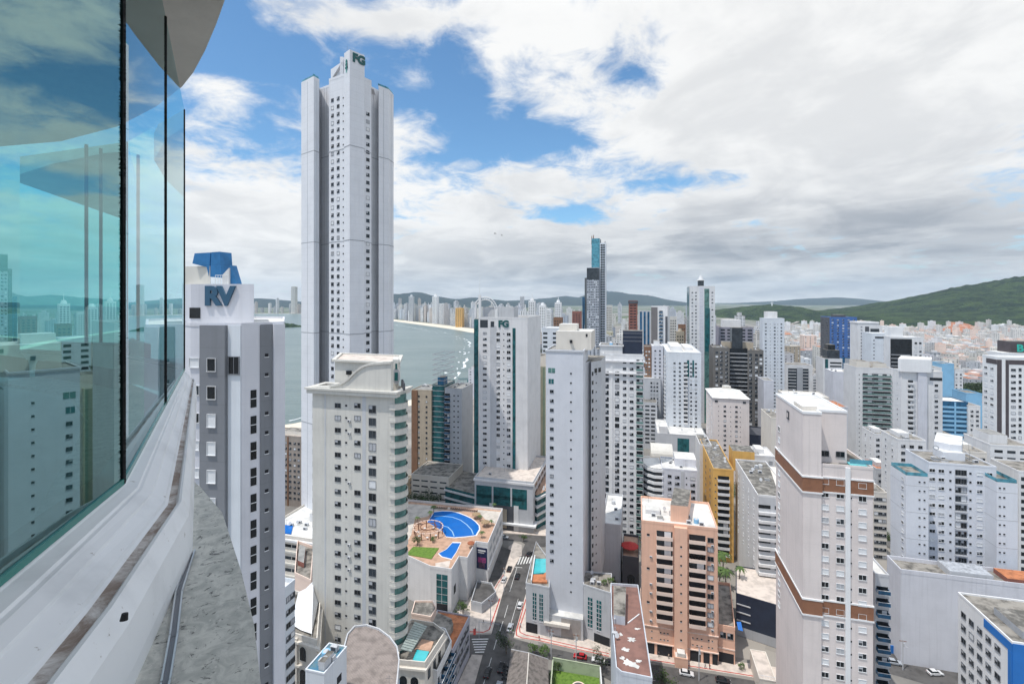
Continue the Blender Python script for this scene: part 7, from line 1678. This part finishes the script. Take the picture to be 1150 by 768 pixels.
# cars ------------------------------------------------------------
def carpaint(n_, c_): return mat(n_, c_, .28, .02, 1, metal=.15, spec=.6)
CARS = {'black': carpaint('black_car_paint', (.015, .015, .018)), 'white': carpaint('white_car_paint', (.75, .75, .75)), 'silver': carpaint('silver_car_paint', (.45, .48, .52)), 'red': carpaint('red_car_paint', (.45, .012, .018)), 'blue': carpaint('dark_blue_car_paint', (.03, .06, .14))}
tail = mat('tail_lamp_red', (.35, .01, .01), .3, .02, 1)
def car(c, ang, colr, label, group=None, L_=4.2, W_=1.75):
    """ang: heading, measured from +X"""
    e = empty('parked_car', (c.x, c.y, .012), label, 'car', group, ang); pm_ = CARS[colr]
    def part(nm, mb, par=e): me_ = mb.mesh(nm); o = bpy.data.objects.new(nm, me_); COL.objects.link(o); o.parent = par; return o
    pro = [(-2.1, .35), (-2.08, .82), (-1.85, .92), (-1.0, .95), (.85, .93), (1.75, .80), (2.08, .66), (2.1, .35)]; b = MB()
    secs = [(-.88, .0), (-.80, .07), (.80, .07), (.88, 0)]
    for (y0, e0), (y1, e1) in zip(secs, secs[1:]):
        for (xa, za), (xb, zb_) in zip(pro, pro[1:]):
            b.quadf([(xa, y0, za if za < .4 else za-.07+e0), (xb, y0, zb_ if zb_ < .4 else zb_-.07+e0), (xb, y1, zb_ if zb_ < .4 else zb_-.07+e1), (xa, y1, za if za < .4 else za-.07+e1)][::-1], pm_)
    for y_, fl in ((-.88, 1), (.88, -1)):
        pts = [(x, y_, z if z < .4 else z-.07) for x, z in pro]; b.quadf(pts[::-1] if fl > 0 else pts, pm_)
    b.box(-2.05, 2.05, -.84, .84, .22, .36, dgrey); part('body', b)
    b = MB(); cb = [(-1.75, .90), (-1.25, 1.40), (.25, 1.43), (1.05, .90)]
    top = [(-1.2, 1.40), (.2, 1.43)]
    lo = [(-1.75, -.80, .88), (1.10, -.80, .88), (1.10, .80, .88), (-1.75, .80, .88)]; hi = [(-1.22, -.62, 1.38), (.22, -.62, 1.38), (.22, .62, 1.38), (-1.22, .62, 1.38)]
    for k in range(4): b.quadf([lo[k], lo[(k+1) % 4], hi[(k+1) % 4], hi[k]], glass)
    part('cabin_glass', b); b = MB(); b.box(-1.26, .26, -.65, .65, 1.375, 1.43, pm_); part('roof', b)
    for sx in (-1.3, 1.32):
        for sy in (-.80, .80):
            b = MB(); b.tube((sx, sy-.1, .31), (sx, sy+.1, .31), .31, .31, blackr, 14); wl_ = part('wheel', b); b = MB(); b.tube((sx, sy-.115, .31), (sx, sy+.115, .31), .17, .17, steel, 8); part('rim', b, wl_)
    for sy in (-.6, .6): b = MB(); b.box(2.04, 2.11, sy-.17, sy+.17, .58, .70, white2); part('headlight', b); b = MB(); b.box(-2.12, -2.05, sy-.16, sy+.16, .62, .78, tail); part('tail_light', b)
    return e
AV = atan2(v_.y, v_.x)+R(3); ST = atan2(u_.y, u_.x)
car(G(547.5, 757), AV, 'black', 'black car driving up the avenue beside the crosswalk'); car(G(560, 773), AV, 'silver', 'silver car with pale blue windscreen at the bottom edge of the avenue')
car(G(563, 751), AV, 'black', 'dark car parked in front of the old house'); car(G(584, 681), AV, 'white', 'white car parked along the avenue below the rooftop pool')
car(G(595, 623), AV-.5, 'black', 'black car turning at the upper crosswalk'); car(G(651.5, 738.5), ST+pi, 'red', 'bright red car parked at the kerb of the cross street'); car(G(672, 742.5), ST+pi, 'white', 'white car parked behind the red one')
car(G(687, 746), ST, 'black', 'dark car half hidden by the narrow brown roofed building'); car(G(771, 757.5), ST, 'white', 'white car passing the salmon gatehouse')
car(G(1025, 738), ST+pi, 'blue', 'dark blue car below the long blank wall'); car(G(1065, 741), ST+pi, 'black', 'black car parked nearer the blue cornered building'); car(G(1050, 757), ST+.25, 'white', 'white car in the lower right street'); car(G(1004, 745), ST, 'silver', 'silver car near the grey balcony building')
for k, (px, y) in enumerate(((556, 606), (566, 604), (572, 640), (566, 652))): car(G(px, y), ST if k < 2 else AV, ('black', 'silver', 'black', 'white')[k], ('dark car queuing on the side street behind the mall', 'silver car on the side street behind the mall', 'dark car on the mall forecourt', 'white car parked close to the mall wall')[k])
for k_, (px, y, cl_, lb_) in enumerate(((520, 726, 'silver', 'silver car waiting on the side street left of the crosswalk'), (500, 728, 'white', 'white car on the side street behind the clay roofed block'), (573, 706, 'silver', 'silver car in the marked bay beside the avenue'), (581, 648, 'black', 'dark car heading up the avenue below the crossing'),
        (812, 766, 'black', 'dark car on the cross street below the salmon garages'), (1085, 747, 'silver', 'silver car beside the white boundary wall'), (1110, 750, 'red', 'red car in the lower right street'))): car(G(px, y), ST if y > 720 else AV, cl_, lb_)
# motorbikes parked in a row
def motorbike(c, ang, label, group=None):
    e = empty('motorbike', (c.x, c.y, .012), label, 'motorbike', group, ang)
    def part(nm, mb): o = bpy.data.objects.new(nm, mb.mesh(nm)); COL.objects.link(o); o.parent = e
    for sx in (-.65, .65): b = MB(); b.tube((sx, -.05, .3), (sx, .05, .3), .3, .3, blackr, 12); part('wheel', b)
    b = MB(); b.box(-.55, .45, -.13, .13, .4, .8, dgrey); part('body', b); b = MB(); b.box(-.6, .1, -.14, .14, .8, .88, blackr); part('seat', b); b = MB(); b.tube((.55, -.35, 1.02), (.55, .35, 1.02), .025, .025, steel, 5); b.tube((.65, 0, .3), (.52, 0, 1.02), .03, .03, steel, 5); part('handlebar', b)
for k in range(4): motorbike(G(566.5+k*.6, 763-k*4.5), ST+.2, 'dark motorbike parked in the row beside the old house', 'motorbikes beside the old house')
# poles, traffic light, crane
def utility_pole(c, label, h=9.5, arms=True):
    e = empty('utility_pole', (c.x, c.y, .1), label, 'pole'); off = (c.x, c.y, .1); b = MB(); b.tube((c.x, c.y, 0), (c.x, c.y, h), .15, .11, grey3, 8); b.build('pole', e, off)
    b = MB(); b.box(-1.0, 1.0, -.05, .05, h-.6, h-.45, wood, Matrix.Translation((c.x, c.y, 0)) @ Matrix.Rotation(ST, 4, 'Z')); b.build('crossarm', e, off)
    b = MB(); b.tube((c.x+.3, c.y, h-2.2), (c.x+.3, c.y, h-1.2), .2, .2, grey3, 8); b.build('transformer', e, off)
    b = MB(); d = v_; b.tube((c.x, c.y, h-1.6), (c.x-d.x*2, c.y-d.y*2, h-1.0), .04, .04, grey3, 5); b.box(-.3, .3, -.12, .12, 0, .1, grey2, Matrix.Translation((c.x-d.x*2.1, c.y-d.y*2.1, h-1.05))); b.build('lamp_arm', e, off)
utility_pole(G(551, 703), 'tall utility pole on the pavement corner beside the mall'); utility_pole(G(647, 745), 'utility pole beside the bright red car'); utility_pole(G(785, 764), 'utility pole on the kerb before the salmon tower', 10.5)
utility_pole(G(619, 740), 'utility pole by the corner of the old house roof'); utility_pole(G(566, 664), 'utility pole halfway up the avenue beside the forecourt'); utility_pole(G(1014, 752), 'utility pole in the lower right street')
PL = [G(551, 703), G(566, 664)]; b = MB()
for off_ in (-.9, 0, .9): b.tube((PL[0].x+off_, PL[0].y, 9.1), (PL[1].x+off_, PL[1].y, 9.1), .03, .03, blackr, 4)
b.build('power_lines', None, (PL[0].x, PL[0].y, 9), 'three black power lines strung along the avenue pavement', 'cable')
c = G(538, 717); e = empty('traffic_light', (c.x, c.y, .1), 'traffic light on a long arm reaching over the avenue', 'traffic light'); off = (c.x, c.y, .1); b = MB(); b.tube((c.x, c.y, 0), (c.x, c.y, 6), .1, .08, grey2, 8); b.build('post', e, off)
b = MB(); q_ = c+u_*7.5; b.tube((c.x, c.y, 5.8), (q_.x, q_.y, 6.2), .07, .05, grey2, 6); b.build('arm', e, off); b = MB(); b.box(q_.x-.2, q_.x+.2, q_.y-.15, q_.y+.15, 5.3, 6.4, dgrey); b.build('signal_head', e, off)
c = P(526, 560); e = empty('tower_crane', (c.x, c.y, 0), 'teal tower crane at the edge of the beach', 'crane'); off = (c.x, c.y, 0); ct = mat('teal_crane_paint', (.06, .18, .20), .5, .1, 1)
def lattice(b, p0, p1, r, n_, m_):
    p0, p1 = Vector(p0), Vector(p1); d = (p1-p0).normalized(); a1 = d.orthogonal().normalized(); a2 = d.cross(a1); cs = [a1+a2, a1-a2, -a1-a2, -a1+a2]
    for k in range(4): b.tube(p0+cs[k]*r, p1+cs[k]*r, .14, .14, m_, 4)
    for j in range(n_):
        for k in range(4): b.tube(p0.lerp(p1, j/n_)+cs[k]*r, p0.lerp(p1, (j+1)/n_)+cs[(k+1) % 4]*r, .09, .09, m_, 3)
zc_ = Zt(462, 560); b = MB(); lattice(b, (c.x, c.y, -1), (c.x, c.y, zc_+6 if zc_ > 0 else 20), .9, 14, ct); b.build('mast', e, off)
zt_ = max(22, Zt(456, 560)); b = MB(); lattice(b, (c.x-12, c.y, zt_), (c.x+12, c.y+4, zt_), .7, 12, ct); b.build('jib', e, off); b = MB(); b.box(c.x-12.5, c.x-9.5, c.y-1, c.y+1, zt_-2.4, zt_-.8, grey2); b.build('counterweight', e, off)
b = MB(); b.box(c.x-1.2, c.x+1.2, c.y-1.2, c.y+1.2, zt_-3, zt_-.8, ct); b.build('cab', e, off)
wallrun('blue painted yard wall along the lower right street', (1000, 733), (1050, 738), 2.4, .25, blueb); wallrun('white boundary wall closing the yard beside the blue one', (1053, 738.5), (1100, 744), 2.2, .25, white)
# people on the pavements: one continuous skinned body each
def personmesh(pose):
    me = bpy.data.meshes.new('pm'); s_ = pose
    V = [(0, 0, .95), (0, 0, 1.2), (0, 0, 1.42), (0, 0, 1.52), (0, .01, 1.66), (-.1, 0, .9), (-.11, .16*s_, .5), (-.11, .12*s_-.06, .08), (-.11, .12*s_+.12, .04), (.1, 0, .9), (.11, -.14*s_, .5), (.11, -.26*s_, .08), (.11, -.26*s_+.15, .04),
         (-.2, 0, 1.4), (-.27, -.10*s_, 1.15), (-.26, -.02*s_+.06, .9), (.2, 0, 1.4), (.27, .10*s_, 1.15), (.26, .2*s_+.04, .92)]
    E = [(0, 1), (1, 2), (2, 3), (3, 4), (0, 5), (5, 6), (6, 7), (7, 8), (0, 9), (9, 10), (10, 11), (11, 12), (2, 13), (13, 14), (14, 15), (2, 16), (16, 17), (17, 18)]
    rad = [.15, .14, .15, .06, .11, .10, .07, .045, .035, .10, .07, .045, .035, .07, .05, .035, .07, .05, .035]
    me.from_pydata(V, E, []); o = bpy.data.objects.new('p', me); COL.objects.link(o); md = o.modifiers.new('s', 'SKIN'); ss = o.modifiers.new('b', 'SUBSURF'); ss.levels = 1
    for i, r_ in enumerate(rad): me.skin_vertices[0].data[i].radius = (r_, r_*.85)
    me.skin_vertices[0].data[0].use_root = True
    bpy.context.view_layer.update(); m2 = bpy.data.meshes.new_from_object(o.evaluated_get(bpy.context.evaluated_depsgraph_get())); bpy.data.objects.remove(o)
    return m2
PMS = []
skin = mat('skin', (.42, .25, .17), .6, .02, 1); hair = mat('dark_hair', (.02, .015, .012), .8, .1, 1)
for k, (shirt, pants, ps) in enumerate((((.5, .5, .52), (.04, .05, .09), 1.0), ((.35, .04, .04), (.03, .03, .03), .7), ((.05, .06, .07), (.10, .09, .08), -1.0), ((.60, .55, .45), (.05, .07, .14), .5))):
    me = personmesh(ps); ms = [mat('shirt_%d' % k, shirt, .9), mat('trousers_%d' % k, pants, .9), skin, hair]
    me.materials.clear(); [me.materials.append(m_) for m_ in ms]
    for p_ in me.polygons: z = p_.center.z; p_.use_smooth = True; p_.material_index = 3 if z > 1.68 or (z > 1.56 and p_.center.y < -.02) else 2 if z > 1.47 or (abs(p_.center.x) > .2 and z < 1.2) or z < .0 else 0 if z > .92 else 1
    PMS.append(me)
for k, (px, y, lb_) in enumerate(((584.5, 704.5, 'person in a pale shirt waiting at the podium kerb corner'), (605.5, 719, 'person in a red shirt walking past the pale lobby canopy'), (740, 737.5, 'person in dark clothes walking in front of the salmon garages'), (751, 740, 'person in a beige shirt beside the salmon gatehouse'),
        (792, 750.5, 'person in a pale shirt next to the kerb by the salmon tower'), (797, 751.5, 'person in a red shirt next to the kerb by the salmon tower'), (543, 701, 'person in dark clothes crossing the mall pavement'), (534, 708, 'person in a beige shirt at the left crosswalk'))):
    c = G(px, y); o = bpy.data.objects.new('person', PMS[k % 4]); COL.objects.link(o); o.location = (c.x, c.y, .14); o.rotation_euler = (0, 0, random.uniform(0, 6)); tag(o, lb_, 'person')
# two birds far off in the sky
for k, (px, y) in enumerate(((556, 262.5), (563.5, 264.5))):
    Y = 120; p = P(px, Y); z_ = H+(HY-y)*Y/F; b = MB(); s_ = .62 if k == 0 else .5
    b.tube((p.x-.35*s_, p.y, z_), (p.x+.3*s_, p.y, z_+.03), .09*s_, .03*s_, dgrey, 6); b.tube((p.x-.35*s_, p.y, z_), (p.x-.55*s_, p.y, z_+.02), .07*s_, .02*s_, dgrey, 6)
    for sg in (-1, 1):
        a0 = Vector((p.x, p.y, z_+.03)); a1 = a0+Vector((-.1, .5*sg, .22))*s_; a2 = a0+Vector((.15+.4*sg, 1.05*sg, .05))*s_
        for q0_, q1_ in ((a0, a1), (a1, a2)): b.quadf([q0_+Vector((-.18*s_, 0, .015)), q0_+Vector((.2*s_, 0, .015)), q1_+Vector((.12*s_, 0, .015)), q1_+Vector((-.12*s_, 0, .015))], dgrey); b.quadf([q0_+Vector((-.18*s_, 0, -.015)), q1_+Vector((-.12*s_, 0, -.015)), q1_+Vector((.12*s_, 0, -.015)), q0_+Vector((.2*s_, 0, -.015))], dgrey)
    b.build('bird', None, (p.x, p.y, z_), ('dark bird gliding in the sky, left of its companion', 'smaller dark bird gliding just right of the other')[k], 'bird')

# ================================================================== the air: one closed box of even haze around it all
hzm = bpy.data.materials.new('haze'); hzm.use_nodes = True; t = NT(hzm.node_tree); t.n.clear(); pv_ = t.n.new('ShaderNodeVolumePrincipled')
pv_.inputs['Color'].default_value = (.66, .82, 1.0, 1); pv_.inputs['Density'].default_value = 4.0e-5; pv_.inputs['Anisotropy'].default_value = .0
oo = t.n.new('ShaderNodeOutputMaterial'); t.l.new(pv_.outputs[0], oo.inputs[1]); b = MB(); b.box(-14000, 14000, -3000, 15000, -3, 620, hzm); b.build('haze', kind='stuff')
